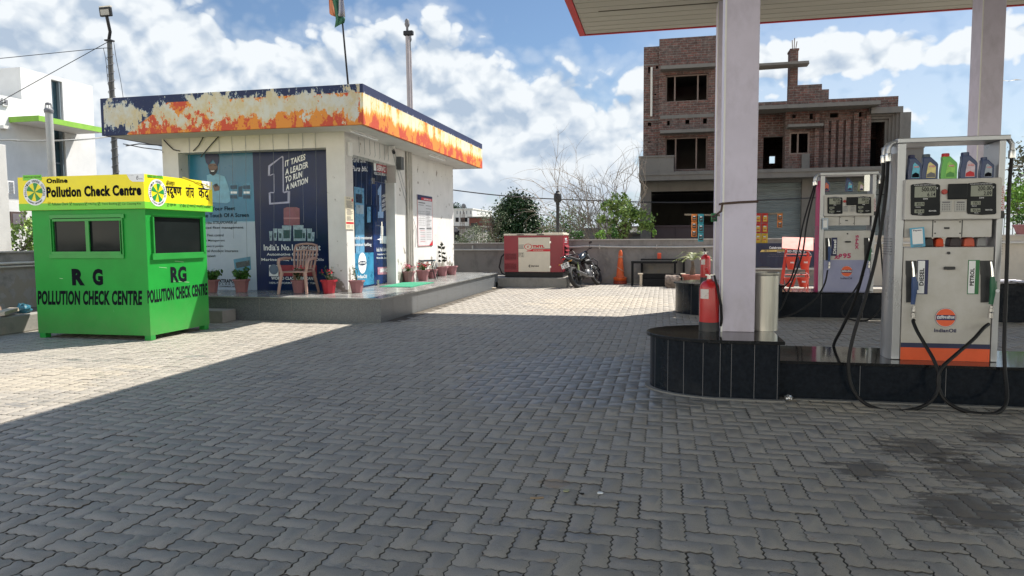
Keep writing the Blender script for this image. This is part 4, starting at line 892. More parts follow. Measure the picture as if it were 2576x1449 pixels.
# ---------------------------------------------------------------- generator
def generator():
    x0, x1, y0, y1 = -4.5, -2.78, 19.6, 20.75; zb, zr, zt = .27, .42, 1.47
    o = empty('generator', (-3.6, 20.1, .26), 'red and white diesel generator cabinet with black base and tall exhaust', 'generator')
    gred = mat('generator_red', S('871a2c'), .4, var=.07, scale=2, coat=.2); gwhite = mat('generator_white', S('cfc8b8'), .45, var=.04)
    m = MB(); m.box(x0, x1, y0, y1, zr, zt); m.build('body', gred, o, bev=.008)
    m = MB(); m.box(x0+.02, x1-.02, y0+.015, y1, zb, zr); m.build('base', black_metal, o)
    m = MB(); m.box(x0-.01, x1+.01, y0-.01, y1+.01, zt, zt+.05); m.box(x1-.62, x1-.03, y0+.1, y1-.1, zt+.05, zt+.075); m.build('lid', gwhite, o, bev=.006)
    m = MB()
    for x in (1302+1.0, 1392): c_ = pt(x-45+40, 584, Y=y0-.02); 
    for fx in (.28, .62): cx = x0+(x1-x0)*fx; m.box(cx-.1, cx+.1, y0-.022, y0-.011, zt+.008, zt+.03)
    m.build('lid_catch', black_metal, o)
    pf = dict(Y=y0)
    G = lambda x: 1227.6+x*.12037; H_ = lambda y: 563.5+y*.12037
    m = MB(); slab_rect(m, G(636), H_(285), G(1300), H_(1000), pf, .012); dr = m.build('door', gwhite, o, bev=.004)
    m = MB()
    def R_(x0_, y0_, x1_, y1_, off): wall_rect(m, G(x0_), H_(y0_), G(x1_), H_(y1_), pf, off)
    m.mat(grey_ink)
    for i in range(5): R_(642, 432+i*19, 760, 440+i*19, .0135)
    R_(640, 508, 1296, 514, .0135); m.mat(print_red)
    a, b, c_, d = [pt(G(x), H_(y), Y=y0-.0135) for x, y in ((795, 575), (1298, 575), (1298, 523), (872, 523))]; m.quad(a, Vector((b.x, b.y, a.z)), Vector((c_.x, c_.y, d.z)), d)
    cc = pt(G(838), H_(474), Y=y0-.014); m.mat(gwhite); m.ellipse(cc, (.14, 0, 0), (0, 0, .105), 24); m.mat(print_red); m.ellipse(cc+Vector((0, -.001, 0)), (.115, 0, 0), (0, 0, .085), 24, r0=.82)
    m.text('E', *[pt(G(x), H_(y), Y=y0-.0155) for x, y in ((815, 494), (862, 494), (815, 452))], .03, .25)
    def tx(s_, x0_, x1_, yt, yb, b_=.02, sh=0.): BL, BR, TL = [pt(G(x), H_(y), Y=y0-.0155) for x, y in ((x0_, yb), (x1_, yb), (x0_, yt))]; BR.z = BL.z; TL.x = BL.x; m.text(s_, BL, BR, TL, b_, sh)
    tx('TMTL', 928, 1180, 440, 496, .08); m.mat(gwhite); tx('EICHER ENGINES', 945, 1155, 540, 557, .03); m.mat(ink); tx('jaycee', 900, 1062, 858, 902, .035); tx('\u20ac', 845, 888, 850, 908, .03)
    for a_ in ((645, 598, 752, 602), (645, 686, 752, 690), (645, 598, 650, 690), (747, 598, 752, 690), (660, 612, 690, 618), (660, 612, 665, 675), (685, 612, 690, 675), (655, 640, 695, 644), (700, 610, 735, 618), (712, 618, 722, 672), (700, 672, 735, 678)): R_(*a_, .0135)
    m.build('lettering', None, dr)
    m = MB(); 
    for yy in (380, 895): slab_rect(m, G(1284), H_(yy-22), G(1320), H_(yy+22), pf, .03)
    m.build('hinge', steel, dr)
    for ya, yb in ((618, 742), (828, 948)):
        m = MB(); slab_rect(m, G(348), H_(ya), G(595), H_(yb), pf, .004); v = m.build('vent', dark_hole, o)
        m = MB(); a, b = pt(G(348), H_(ya), Y=y0), pt(G(595), H_(yb), Y=y0)
        for i in range(11): x = a.x+(b.x-a.x)*i/10; m.box(x-.006, x+.006, y0-.012, y0-.006, b.z, a.z)
        for i in range(7): z = b.z+(a.z-b.z)*i/6; m.box(a.x, b.x, y0-.013, y0-.007, z-.005, z+.005)
        m.build('grille', gred, v)
    sl = MB(); dk = MB(); ya_, yb_ = 19.85, 20.55
    zs = np.linspace(1.12, .66, 5); dk.box(x1, x1+.003, ya_, yb_, .60, 1.2); dk.build('louvre_opening', dark_hole, o)
    for z in np.linspace(1.19, .62, 6): sl.prism([(x1, z), (x1+.06, z-.06), (x1+.06, z-.075), (x1, z-.03)], ya_, yb_, 'y')
    sl.build('louvre', gred, o)
    m = MB(); a = Vector((x1+.004, 19.9, 1.30)); m.text('TMTL', a, a+Vector((0, .5, 0)), a+Vector((0, 0, .09)), .03); m.quad(a+Vector((0, -.05, -.04)), a+Vector((0, .5, -.04)), a+Vector((0, .5, -.025)), a+Vector((0, -.05, -.025))); m.build('lettering', white_ink, o)
    ex, ey = -3.04, 20.3; m = MB(); m.tube([(ex, ey, zt+.05), (ex, ey, 2.42)], .048, 14); m.lathe([(.058, 2.36), (.058, 2.42), (.1, 2.46), (.115, 2.5), (.115, 2.62), (.1, 2.68), (.06, 2.71), (.05, 2.76), (.02, 2.77)], (ex, ey, 0), 18); m.build('exhaust', mat('soot_black', (.02, .02, .022), .6, var=.2), o, smooth=True, angle=30)
    return o
generator()
m = MB(); m.box(-4.95, -2.66, 19.42, 21.28, 0, .262); tag(m.build('generator_plinth', plaster('plinth_concrete', (.27, .26, .24), (.12, .11, .1), .6, .5), bev=.012), 'rough concrete plinth under the red generator', 'plinth')
a = pt(1211, 712, Z=.17); m = MB(); m.box(-5.15, -4.62, 19.02, 19.38, 0, .17); tag(m.build('step', _mc['plinth_concrete'], bev=.01), 'small concrete step between granite platform and generator plinth', 'step')
m = MB(); m.tube([(-4.5, 20.0, 1.0), (-4.66, 19.95, .85), (-4.72, 19.9, .55), (-4.62, 19.85, .36), (-4.5, 19.8, .33)], .022, 7); tag(m.build('cable', black_rubber, smooth=True), 'thick black cable curving from the left side of the generator', 'cable')
m = MB(); rr = random.Random(3)
m.box(-4.9, -4.55, 18.55, 18.8, .003, .03); m.v = [(x+rr.gauss(0, .03), y+rr.gauss(0, .03), z) for x, y, z in m.v]; tag(m.build('cloth_rag', pale_st, bev=.008), 'pale rag dropped on the paving by the small step', 'rag')
# ---------------------------------------------------------------- motorcycle (front is +x, then turned and leaned)
def motorcycle():
    o = empty('motorcycle', (0, 0, 0), 'black motorcycle leaning on its side stand with white number plate', 'motorcycle')
    paint = mat('bike_black', (.008, .010, .011), .22, var=.2, coat=.35); dk = mat('bike_matt', (.02, .02, .022), .5, var=.25, scale=20); alu = mat('bike_alu', (.16, .16, .165), .45, .8, var=.25, scale=20)
    lime = mat('bike_lime', S('5d6a38'), .5); tyre = mat('tyre', (.02, .02, .02), .8, var=.3, scale=60, bump=.6, bscale=60)
    def wheel(x, R_, w_):
        t = MB(); n = 36; prof = [(R_-.075, -w_*.42), (R_-.03, -w_*.5), (R_-.006, -w_*.3), (R_, 0), (R_-.006, w_*.3), (R_-.03, w_*.5), (R_-.075, w_*.42)]
        vs = []
        for i in range(n):
            a = 2*pi*i/n
            for r_, y in prof: vs.append((x+r_*cos(a), y, R_+r_*sin(a)))
        k = len(prof); t.add(vs, [(i*k+j, i*k+(j+1) % k, ((i+1) % n)*k+(j+1) % k, ((i+1) % n)*k+j) for i in range(n) for j in range(k)])
        wh = t.build('tyre', tyre, o, smooth=True, angle=60)
        m = MB(); 
        vs = []; prof2 = [(R_-.075, -.032), (R_-.09, -.028), (R_-.095, 0), (R_-.09, .028), (R_-.075, .032)]; k = 5
        for i in range(n):
            a = 2*pi*i/n
            for r_, y in prof2: vs.append((x+r_*cos(a), y, R_+r_*sin(a)))
        m.add(vs, [(i*k+j, i*k+(j+1) % k, ((i+1) % n)*k+(j+1) % k, ((i+1) % n)*k+j) for i in range(n) for j in range(k)])
        for i in range(5):
            a = 2*pi*i/5+.3
            for da in (-.13, .13): m.tube([(x+.04*cos(a), 0, R_+.04*sin(a)), (x+(R_-.09)*cos(a+da), 0, R_+(R_-.09)*sin(a+da))], [.016, .011], 6)
        m.lathe([(.045, -.06), (.045, .06)], (x, 0, R_), 14, 'y'); m.build('rim', dk, wh, smooth=True)
        m = MB(); m.lathe([(.11, .048), (.11, .052)], (x, 0, R_), 20, 'y'); m.build('brake_disc', alu, wh)
    wheel(0, .31, .12); wheel(1.34, .30, .095)
    m = MB()
    for s in (-1, 1): m.tube([(1.34, s*.085, .30), (1.19, s*.085, .62), (1.06, s*.085, .92)], [.026, .022, .02], 8)
    m.box(1.02, 1.1, -.11, .11, .88, .91); m.build('front_fork', alu, o, smooth=True)
    m = MB(); n = 12; vs = []
    for i in range(n+1):
        a = radians(20+i*12.5); 
        for y, dr in ((-.06, -.012), (0, .012), (.06, -.012)): vs.append((1.34+(.335+dr)*cos(a), y, .30+(.335+dr)*sin(a)))
    m.add(vs, [(i*3+j, i*3+j+1, i*3+j+4, i*3+j+3) for i in range(n) for j in range(2)]); mg = m.build('front_mudguard', paint, o, smooth=True); q = mg.modifiers.new('s', 'SOLIDIFY'); q.thickness = .006
    # tank, side covers, seat, tail as shaped lofts
    def loft(name, secs, M, sub=1):
        m = MB(); k = 10; vs = []
        for x, zc, hw, hh, p in secs:
            for j in range(k):
                a = 2*pi*j/k; c_, s_ = cos(a), sin(a); vs.append((x, hw*abs(c_)**p*(1 if c_ > 0 else -1), zc+hh*abs(s_)**p*(1 if s_ > 0 else -1)))
        n = len(secs); m.add(vs, [(i*k+j, i*k+(j+1) % k, (i+1)*k+(j+1) % k, (i+1)*k+j) for i in range(n-1) for j in range(k)]+[tuple(range(k)), tuple(range((n-1)*k, n*k))])
        return m.build(name, M, o, smooth=True, sub=sub, angle=60)
    loft('fuel_tank', [(.52, .80, .07, .06, .8), (.62, .83, .12, .10, .7), (.78, .88, .155, .135, .65), (.92, .90, .16, .13, .65), (1.0, .88, .12, .10, .7), (1.03, .86, .08, .06, .8)], paint)
    loft('tank_shroud', [(.72, .72, .14, .05, .7), (.9, .73, .19, .075, .7), (1.08, .70, .17, .06, .7), (1.14, .66, .12, .03, .7)], dk)
    loft('seat', [(-.18, .90, .10, .03, .6), (0, .86, .13, .045, .6), (.2, .81, .13, .045, .6), (.4, .79, .11, .045, .6), (.56, .80, .07, .04, .6)], dk)
    loft('tail', [(-.36, .90, .03, .02, .8), (-.26, .88, .075, .05, .7), (-.1, .82, .11, .065, .7), (.12, .75, .12, .075, .7), (.36, .70, .11, .08, .7), (.5, .66, .08, .06, .7)], paint)
    m = MB(); m.tube([(-.3, -.09, .93), (-.05, -.13, .94)], .012, 6); m.tube([(-.3, .09, .93), (-.05, .13, .94)], .012, 6); m.tube([(-.3, -.09, .93), (-.3, .09, .93)], .012, 6); m.build('grab_rail', alu, o, smooth=True)
    m = MB(); m.ell((-.34, 0, .86), .02, .06, .025, 12, 8); m.build('tail_lamp', mat('tail_red', S('b01420'), .2), o, smooth=True)
    m = MB(); m.box(-.34, -.3, -.05, .05, .55, .8); m.prism([(-.36, .42), (-.12, .62), (-.12, .66), (-.38, .50)], -.07, .07, 'y'); m.build('rear_mudguard', dk, o)
    m = MB(); m.box(-.365, -.355, -.12, .12, .60, .74); pl = m.build('number_plate', sign_white, o)
    m = MB(); m.text('PB 08', (-.367, .08, .68), (-.367, -.08, .68), (-.367, .08, .73), .03); m.text('1 270', (-.367, .09, .61), (-.367, -.09, .61), (-.367, .09, .665), .03); m.build('lettering', ink, pl)
    for s in (-1, 1):
        m = MB(); m.tube([(-.28, s*.08, .76), (-.3, s*.16, .75)], .008, 5); m.ell((-.3, s*.19, .75), .025, .035, .02, 8, 6); m.build('indicator', mat('amber', S('b0772a'), .3), o, smooth=True)
    m = MB(); m.box(.50, .86, -.13, .13, .26, .48); m.ell((.66, -.13, .36), .11, .05, .11, 14, 8); m.ell((.66, .13, .36), .11, .05, .11, 14, 8)
    for i in range(7): z = .47+i*.028; m.box(.68, .88, -.1, .1, z, z+.014)
    m.box(.71, .85, -.07, .07, .46, .66); m.build('engine', alu, o, bev=.01)
    m = MB(); m.tube([(.3, 0, .62), (.55, 0, .74), (1.0, 0, .84), (1.05, 0, .9)], .03, 8); m.tube([(1.02, 0, .8), (.92, 0, .45), (.8, 0, .26), (.5, 0, .25)], .022, 8); m.tube([(.5, -.1, .3), (.38, -.1, .6), (.0, -.1, .78)], .016, 6); m.tube([(.5, .1, .3), (.38, .1, .6), (0, .1, .78)], .016, 6); m.build('frame', dk, o, smooth=True)
    m = MB()
    for s in (-1, 1): m.tube([(.42, s*.09, .33), (0, s*.09, .31)], .022, 8)
    m.build('swing_arm', dk, o)
    for s in (-1, 1):
        m = MB(); m.tube([(.03, s*.12, .33), (.2, s*.12, .70)], .011, 6); m.tube([(.05, s*.12, .38), (.17, s*.12, .62)], .03, 10); m.build('shock_absorber', lime, o, smooth=True)
    m = MB(); m.tube([(.84, -.08, .5), (.95, -.12, .35), (.8, -.17, .22), (.45, -.17, .26)], .02, 8); m.tube([(.45, -.17, .26), (.3, -.18, .31), (-.1, -.19, .42)], [.035, .05, .045], 12); m.build('exhaust', alu, o, smooth=True)
    m = MB(); m.tube([(.16, .1, .3), (.5, .12, .32)], .022, 8); m.build('chain_guard', dk, o)
    m = MB(); m.tube([(.9, -.05, .36), (.98, -.28, .42), (1.04, -.33, .62), (1.0, -.25, .75), (.96, -.05, .74)], .014, 8); m.tube([(.9, .05, .36), (.98, .28, .42), (1.04, .33, .62), (1.0, .25, .75), (.96, .05, .74)], .014, 8); m.build('crash_guard', black_metal, o, smooth=True)
    m = MB(); m.tube([(.86, -.37, 1.04), (.98, -.2, 1.06), (1.04, -.06, .98), (1.04, .06, .98), (.98, .2, 1.06), (.86, .37, 1.04)], .012, 8); hb = m.build('handlebar', dk, o, smooth=True)
    for s in (-1, 1):
        m = MB(); m.tube([(.86, s*.37, 1.04), (.92, s*.27, 1.05)], .018, 8); m.build('grip', black_rubber, hb)
        m = MB(); m.tube([(.95, s*.24, 1.06), (.98, s*.3, 1.2)], .006, 5); m.ell((.98, s*.33, 1.22), .012, .06, .035, 12, 6); m.build('mirror', dk, hb, smooth=True)
    m = MB(); m.ell((1.13, 0, .9), .07, .085, .085, 14, 9); m.build('headlamp', dk, o, smooth=True)
    m = MB(); m.prism([(1.02, .98), (1.10, 1.06), (1.16, .97), (1.1, .9)], -.07, .07, 'y'); m.build('instrument_cowl', paint, o)
    m = MB(); m.tube([(.55, .12, .28), (.5, .3, .0)], .01, 6); m.build('side_stand', black_metal, o)
    m = MB(); m.tube([(.35, -.18, .3), (.35, -.27, .3)], .014, 6); m.tube([(.6, .16, .28), (.6, .26, .28)], .014, 6); m.build('footrest', dk, o)
    a = pt(1457, 724, Z=0); o.location = (a.x-.02, a.y, 0.0)
    o.rotation_euler = (Matrix.Rotation(radians(70), 4, 'Z') @ Matrix.Rotation(radians(-20), 4, 'X')).to_euler()
    return o
motorcycle()
# ---------------------------------------------------------------- traffic cone, benches, rock, planter
def cone():
    c_ = pt(1560, 714, Z=0); c_ = (c_.x, c_.y-.05, 0); o = empty('traffic_cone', c_, 'faded orange traffic cone with rope scraps by the rear wall', 'traffic cone'); M = mat('cone_orange', S('cf5a24'), .55, var=.15, scale=5, bump=.2, bscale=12)
    m = MB(); m.lathe([(.19, 0), (.20, .05), (.17, .10), (.19, .13), (.205, .16), (.2, .19), (.15, .21), (.115, .24), (.10, .45), (.075, .72), (.06, .78), (.07, .82), (.065, .86), (.055, .95), (.035, 1.0), (.02, 1.02)], c_, 20); m.v = [(x+(z*.012), y, z) for x, y, z in m.v]; m.build('body', M, o, smooth=True, angle=50)
    m = MB(); m.lathe([(.2, 0), (.2, .1), (.15, .105)], (c_[0], c_[1], .001), 18); m.build('base', mat('cone_base', S('8a3324'), .6, var=.2), o)
    m = MB()
    for z, r_, tilt in ((.80, .072, .0), (.83, .068, .1), (.45, .112, .35)): m.tube([(c_[0]+r_*cos(t)+.01, c_[1]+r_*sin(t), z+r_*cos(t)*tilt*-2) for t in np.linspace(0, 2*pi, 16)], .008, 5)
    m.build('rope', mat('rope_pale', S('b9a08c'), .8), o, smooth=True)
cone()
matt_black = mat('matt_black', (.006, .007, .009), .6, var=.2, scale=9, spec=.2)
B5 = lambda x, y: (1576.5+x*.12498, 570.2+y*.12498)
def frame_table(Y, x0, x1, ztop, xs, label, th=.05):
    a = pt(*B5(x0, 690), Y=Y).x; b = pt(*B5(x1, 690), Y=Y).x
    o = empty('metal_table', ((a+b)/2, Y+.2, 0), label, 'table', None)
    m = MB(); m.box(a, b, Y, Y+.42, ztop-th, ztop); m.build('tabletop', matt_black, o, bev=.006)
    for x in xs:
        l = pt(*B5(x, 690), Y=Y).x
        for yy in (Y, Y+.36): m = MB(); m.box(l, l+.055, yy, yy+.055, 0, ztop-th); m.build('leg', matt_black, o)
zt1 = pt(*B5(400, 690), Y=20.35).z; zt2 = pt(*B5(700, 650), Y=20.85).z
frame_table(20.3, 88, 1020, zt1, (92, 955), 'front black metal table with bare legs by the rear wall', .07)
frame_table(20.83, 282, 1200, zt2, (285, 1135), 'rear black metal table under the orange packet', .05)
o = empty('low_bench', (.2, 20.6, 0), 'low black stepped bench with pale end blocks under the tables', 'bench')
a = pt(*B5(330, 950), Y=20.1).x; b = pt(*B5(1160, 950), Y=20.1).x; m = MB(); m.box(a, b, 20.15, 20.28, 0, .36); m.box(a, b, 20.02, 20.15, 0, .20); m.build('bench_body', matt_black, o)
for x in (225, 1085):
    l = pt(*B5(x, 970), Y=20.0).x; m = MB(); m.box(l, l+.14, 19.95, 20.2, .345, .375); m.box(l+.05, l+.12, 19.97, 20.2, 0, .345); m.build('end_block', pale_st, o)
c_ = pt(*B5(655, 620), Y=20.95); m = MB(); m.box(c_.x-.055, c_.x+.055, 20.95, 21.03, zt2, zt2+.17); tag(m.build('orange_packet', mat('packet_orange', S('e0512a'), .45, c2=S('c43a1e'), scale=14), bev=.008), 'orange packet standing on the rear black table', 'packet')
rk = bmesh.new(); bmesh.ops.create_icosphere(rk, subdivisions=3, radius=1)
for v in rk.verts:
    n_ = sum(sin(v.co.dot(Vector(k))+k[0])*.09 for k in ((3, 1, 2), (-2, 4, 1), (5, -3, 2), (1, 6, -4))); v.co *= (1+n_); v.co = Vector((max(-.8, min(.8, v.co.x))*.27, v.co.y*.17, max(-.85, min(.8, v.co.z))*.215))
me = bpy.data.meshes.new('boulder'); rk.to_mesh(me); rk.free(); me.materials.append(mat('rock', S('94857a'), .9, c2=S('6b6058'), scale=9, bump=.8, bscale=25)); o = bpy.data.objects.new('boulder', me); col.objects.link(o)
c_ = pt(*B5(930, 1165), Y=19.7); o.location = (c_.x, 19.7, .175); tag(o, 'rough grey brown boulder in front of the black bench', 'rock')
def palm_planter():
    c_ = pt(*B5(1318, 1120), Y=19.7); x, y = c_.x, 19.7; o = empty('palm_planter', (x, y, 0), 'low terracotta planter with a small palm beside the black tables', 'potted plant')
    m = MB(); m.lathe([(.17, 0), (.24, .30), (.28, .30), (.29, .36), (.26, .36)], (x, y, 0), 10); m.build('planter', mat('planter_terracotta', S('96584c'), .8, var=.2, scale=8), o, bev=.006)
    m = MB(); m.lathe([(.2, .31), (.26, .33)], (x, y, 0), 10); m.build('soil', soil, o)
    m = MB(); m.tube([(x, y, .3), (x+.01, y, .42), (x+.02, y, .6), (x, y, .74)], [.07, .075, .05, .03], 10); m.v = [(a+random.gauss(0, .006), b+random.gauss(0, .006), c) for a, b, c in m.v]; m.build('trunk', bark, o)
    m = MB(); q = random.Random(5)
    for i in range(18):
        a = q.uniform(0, 2*pi) if i > 5 else (pi if i % 2 else 0)+q.uniform(-.4, .4); L_ = q.uniform(.36, .52); up = q.uniform(.12, .3); pts_ = [Vector((x+cos(a)*L_*t, y+sin(a)*L_*t, .74+up*sin(min(1, t*1.25)*pi*.7)*1.0-.10*t*t)) for t in np.linspace(0, 1, 13)]
        for j in range(1, 13):
            d = (pts_[j]-pts_[j-1]).normalized(); sd = d.cross(Vector((0, 0, 1))).normalized()
            for s in (-1, 1):
                e = pts_[j]+sd*s*.11*(1-.55*j/13)+d*.05-Vector((0, 0, .02)); m.add([pts_[j]-d*.010, pts_[j]+d*.010, e], [(0, 1, 2)])
    m.flat = 1; m.build('frond', mat('palm_leaf', S('a3ac6e'), .5, c2=S('66743a'), scale=5, island=.35), o)
palm_planter()
# ---------------------------------------------------------------- canopy and its columns
lav = base_dust(plaster('column_lavender', S('c6c1d3'), S('8f8a98'), .4, .5, bump=.03), .45, 1.5, S('8d8378'), .28); [setattr(l_.to_socket, 'default_value', .5) or lav.node_tree.links.remove(l_) for l_ in list(lav.node_tree.links) if l_.to_socket.name == 'Roughness'] 
def canopy():
    o = empty('station_canopy', (5, 4, 5.9), 'large flat forecourt canopy with red edge overhead', 'canopy')
    z = 5.78; x0, x1, y0, y1 = -1.83, 13, -8, 15.5
    m = MB(); m.box(x0+.14, x1-.14, y0+.14, y1-.06, z+.02, z+.9); m.build('soffit', mat('soffit_beige', S('a9a89e'), .5, c2=S('a1a095'), scale=1.2, stretch=(.3, 6, 1)), o)
    m = MB(); m.box(x0, x0+.13, y0, y1, z, z+1.0); m.box(x0+.13, x1, y1-.05, y1, z, z+1.0); m.box(x1-.13, x1, y0, y1-.05, z, z+1.0); m.box(x0+.13, x1-.13, y0, y0+.13, z, z+1.0); m.build('fascia', mat('canopy_red', S('b8262e'), .4, var=.05), o)
    m = MB(); m.box(x0, x1, y0, y1, z+1.001, z+1.03); m.build('roof_sheet', steel, o)
    m = MB()
    for i, y in enumerate(np.arange(y0+.4, y1-.1, .30)): m.box(x0+.15, x1-.15, y, y+.008, z+.015, z+.0195)
    m.build('panel_joint', mat('joint_grey', S('9c9b90'), .7), o)
    m = MB(); m.box(x0+.55, x1-1, 13.95, 13.97, z+.008, z+.0195); m.build('conduit', mat('conduit', S('5a584e'), .6), o)
canopy()
def column(x, y, zb, label, wx=.31, wy=.34):
    o = empty('canopy_column', (x+wx/2, y+wy/2, zb), label, 'column', 'columns carrying the canopy')
    m = MB(); m.box(x, x+wx, y, y+wy, zb, 5.83); m.build('cladding', lav, o, bev=.006)
    m = MB(); m.box(x-.004, x+.012, y-.003, y+.012, zb, 5.78); m.build('corner_trim', white_paint, o); return o
c1 = column(.535, 6.78, .52, 'nearest lavender column beside the fire extinguisher and steel drum', .30, .33)
column(.96, 13.9, .575, 'lavender column half hidden directly behind the nearest column', .5, .45)
column(5.05, 13.0, .5, 'lavender column at the right behind the oil bottles of the near dispenser', .34, .42)
o = empty('strap', (.69, 6.95, 1.75), 'brown strap tied round the nearest column', 'strap'); y = 6.775; zz = pt(1850, 509, Y=y).z
sm = mat('strap_brown', S('4f3e38'), .8); m = MB(); m.tube([(.53, y, zz-.01), (.69, y-.006, zz), (.84, y, zz+.005), (.842, 7.115, zz), (.53, 7.115, zz), (.53, y, zz-.01)], .011, 7)
e = pt(1798, 545, Y=6.9); m.tube([(.53, y, zz-.01), (.52, y, zz-.08), (e.x, e.y, e.z+.01), (e.x-.03, e.y, e.z)], [.011, .011, .008, .008], 7); m.build('band', sm, o, smooth=True)
# pole tied across the column with sachet strips
yr = 7.15; a, b = pt(1722, 540, Y=yr), pt(1970, 541, Y=yr); zz = a.z; m = MB(); m.tube([a, (a+b)/2+Vector((0, 0, -.006)), Vector((b.x, b.y, a.z+.0))], .010, 8); tag(m.build('bamboo_rod', mat('bamboo', S('8d8272'), .7, var=.2, scale=12), smooth=True), 'thin grey rod tied behind the nearest column', 'rod')
def sachets(x0, x1, y0, n, cols, M1, M2, label, ncol=1, h_px=None):
    A = pt(x0, y0, Y=yr-.02); B = pt(x1, y0, Y=yr-.02); W_ = B.x-A.x; hh = (A.z-pt(x0, y0+h_px, Y=yr-.02).z)/n
    o = empty('sachet_strip', (A.x+W_/2, yr-.02, A.z), label, 'sachets', 'sachet strips hanging from the rod')
    for c_ in range(ncol):
        for i in range(n):
            xa = A.x+W_*c_/ncol; xb = A.x+W_*(c_+1)/ncol; z1 = A.z-hh*i; z0 = z1-hh
            m = MB(); m.mat(M1[i % len(M1)]); k = 5; bulge = .012
            vs = [(xa+.002+(xb-xa-.004)*u/k, yr-.02-bulge*sin(pi*u/k)*sin(pi*v/k), z0+.002+(hh-.004)*v/k) for v in range(k+1) for u in range(k+1)]
            m.add(vs, [(v*(k+1)+u, v*(k+1)+u+1, (v+1)*(k+1)+u+1, (v+1)*(k+1)+u) for v in range(k) for u in range(k)]); 
            w_ = xb-xa; f_ = lambda u, v, d: (xa+w_*u, yr-.02-bulge-d, z0+hh*v); m.mat(M2)
            m.quad(f_(.2, .15, .001), f_(.8, .15, .001), f_(.8, .72, .001), f_(.2, .72, .001)); m.mat(white_ink); m.quad(f_(.3, .6, .003), f_(.7, .62, .003), f_(.68, .72, .003), f_(.35, .74, .003)); m.mat(M1[0]); m.quad(f_(.3, .3, .003), f_(.72, .34, .003), f_(.72, .44, .003), f_(.3, .4, .003))
            m.build('sachet', None, o, smooth=True)
so, st_, sd, sr, sy, sg = mat('sachet_orange', S('d9803a'), .35), mat('sachet_teal', S('3f9aa8'), .35), mat('sachet_dark', S('1c1f24'), .4, var=.4, scale=60), mat('sachet_red', S('c9302c'), .35), mat('sachet_yellow', S('d6b02c'), .35), mat('sachet_green', S('1f6a3c'), .35)
sachets(1739, 1754, 538, 3, 1, [so], sd, 'strip of three orange and black sachets left of the column', 1, 58)
sachets(1756, 1771, 538, 3, 1, [st_], sd, 'strip of three teal sachets between orange strip and column', 1, 70)
sachets(1788, 1805, 536, 1, 1, [sg], sd, 'single green sachet at the left edge of the column', 1, 22)
sachets(1898.5, 1933, 536, 3, 2, [sr, sr, sy], sy, 'double strip of red and yellow sachets right of the column', 2, 76)
sachets(1955, 1969, 537, 2, 1, [so], sd, 'strip of two orange sachets at the right end of the rod', 1, 36)
# ---------------------------------------------------------------- islands
poli = mat('granite_black', (.016, .017, .019), .07, var=.5, scale=60, ctr=(.55, .7), spec=.5); poli_side = mat('granite_black_side', (.008, .011, .016), .14, var=.25, scale=30, spec=.28); grout_l = mat('grout_light', S('77777a'), .8)
cem = plaster('cement_skirt', (.18, .175, .165), (.1, .1, .1), .5, 1)
def d_plinth(parent, x0, x1, yc, b, z, name='end_plinth'):
    """half round ended plinth, flat at the x1 side"""
    a = (x1-x0)*.62; cx = x0+a
    def outline(g, n=26): return [(cx-(a+g)*sin(t), yc-(b+g)*cos(t)) for t in np.linspace(0, pi, n)]+[(x1+g, yc+b+g), (x1+g, yc-b-g)]
    m = MB(); m.prism(outline(0), 0, z-.03, 'z'); o = m.build(name, poli_side, parent, smooth=True, angle=25)
    m = MB(); m.prism(outline(.035), z-.03, z, 'z'); m.build('top_slab', poli, o, bev=.003)
    m = MB(); m.prism(outline(.045), -.01, .012, 'z'); m.build('cement_edge', cem, o)
    m = MB()
    L_ = np.array(outline(.0015, 60)[:60]); d = np.concatenate([[0], np.cumsum(np.hypot(*(L_[1:]-L_[:-1]).T))])
    for s in np.arange(.05, d[-1], .165):
        i = int(np.searchsorted(d, s)); p = L_[min(i, 59)]; n_ = Vector((p[0]-cx, (p[1]-yc)*(a/b)**2, 0)).normalized(); t = Vector((-n_.y, n_.x, 0)); c_ = Vector((p[0], p[1], 0))+n_*.0015
        m.quad(c_-t*.0016, c_+t*.0016, c_+t*.0016+Vector((0, 0, z-.03)), c_-t*.0016+Vector((0, 0, z-.03)))
    for x in np.arange(cx+.02, x1, .19): m.box(x, x+.003, yc-b-.002, yc-b-.001, 0, z-.03)
    m.build('tile_joint', grout_l, o)
def island(x0, x1, y0, y1, z, yc, b, zp, px0, px1, label, loc):
    o = empty('pump_island', loc, label, 'pump island')
    m = MB(); m.box(x0, x1, y0, y1, 0, z-.025); k = m.build('kerb', poli_side, o); m = MB(); m.box(x0, x1, y0-.02, y1+.02, z-.025, z); m.build('top_slab', poli, k, bev=.002)
    m = MB(); m.box(x0, x1, y0-.05, y1+.05, -.01, .008); m.build('cement_edge', cem, k)
    m = MB(); [m.box(x, x+.003, y0-.002, y0-.001, 0, z-.026) for x in np.arange(x0+.66, x1, .66)]; m.build('tile_joint', grout_l, k)
    d_plinth(o, px0, px1, yc, b, zp); return o
island(.985, 4.2, 6.36, 7.2, .335, 6.74, .50, .52, -.12, .98, 'near black granite pump island with rounded raised end', (2, 6.8, 0))
island(1.99, 4.55, 12.75, 13.6, .445, 13.3, .75, .575, .22, 1.985, 'far black granite pump island behind the nearest column', (3, 13.1, 0))
o = empty('pump_island', (6.3, 13, 0), 'black granite plinth with papers at the right edge behind the near dispenser', 'pump island'); m = MB(); m.box(5.22, 7.5, 12.55, 13.5, 0, .60); k = m.build('kerb', poli_side, o); m = MB(); m.box(5.19, 7.5, 12.52, 13.53, .60, .63); m.build('top_slab', poli, k, bev=.002)
q = random.Random(8)
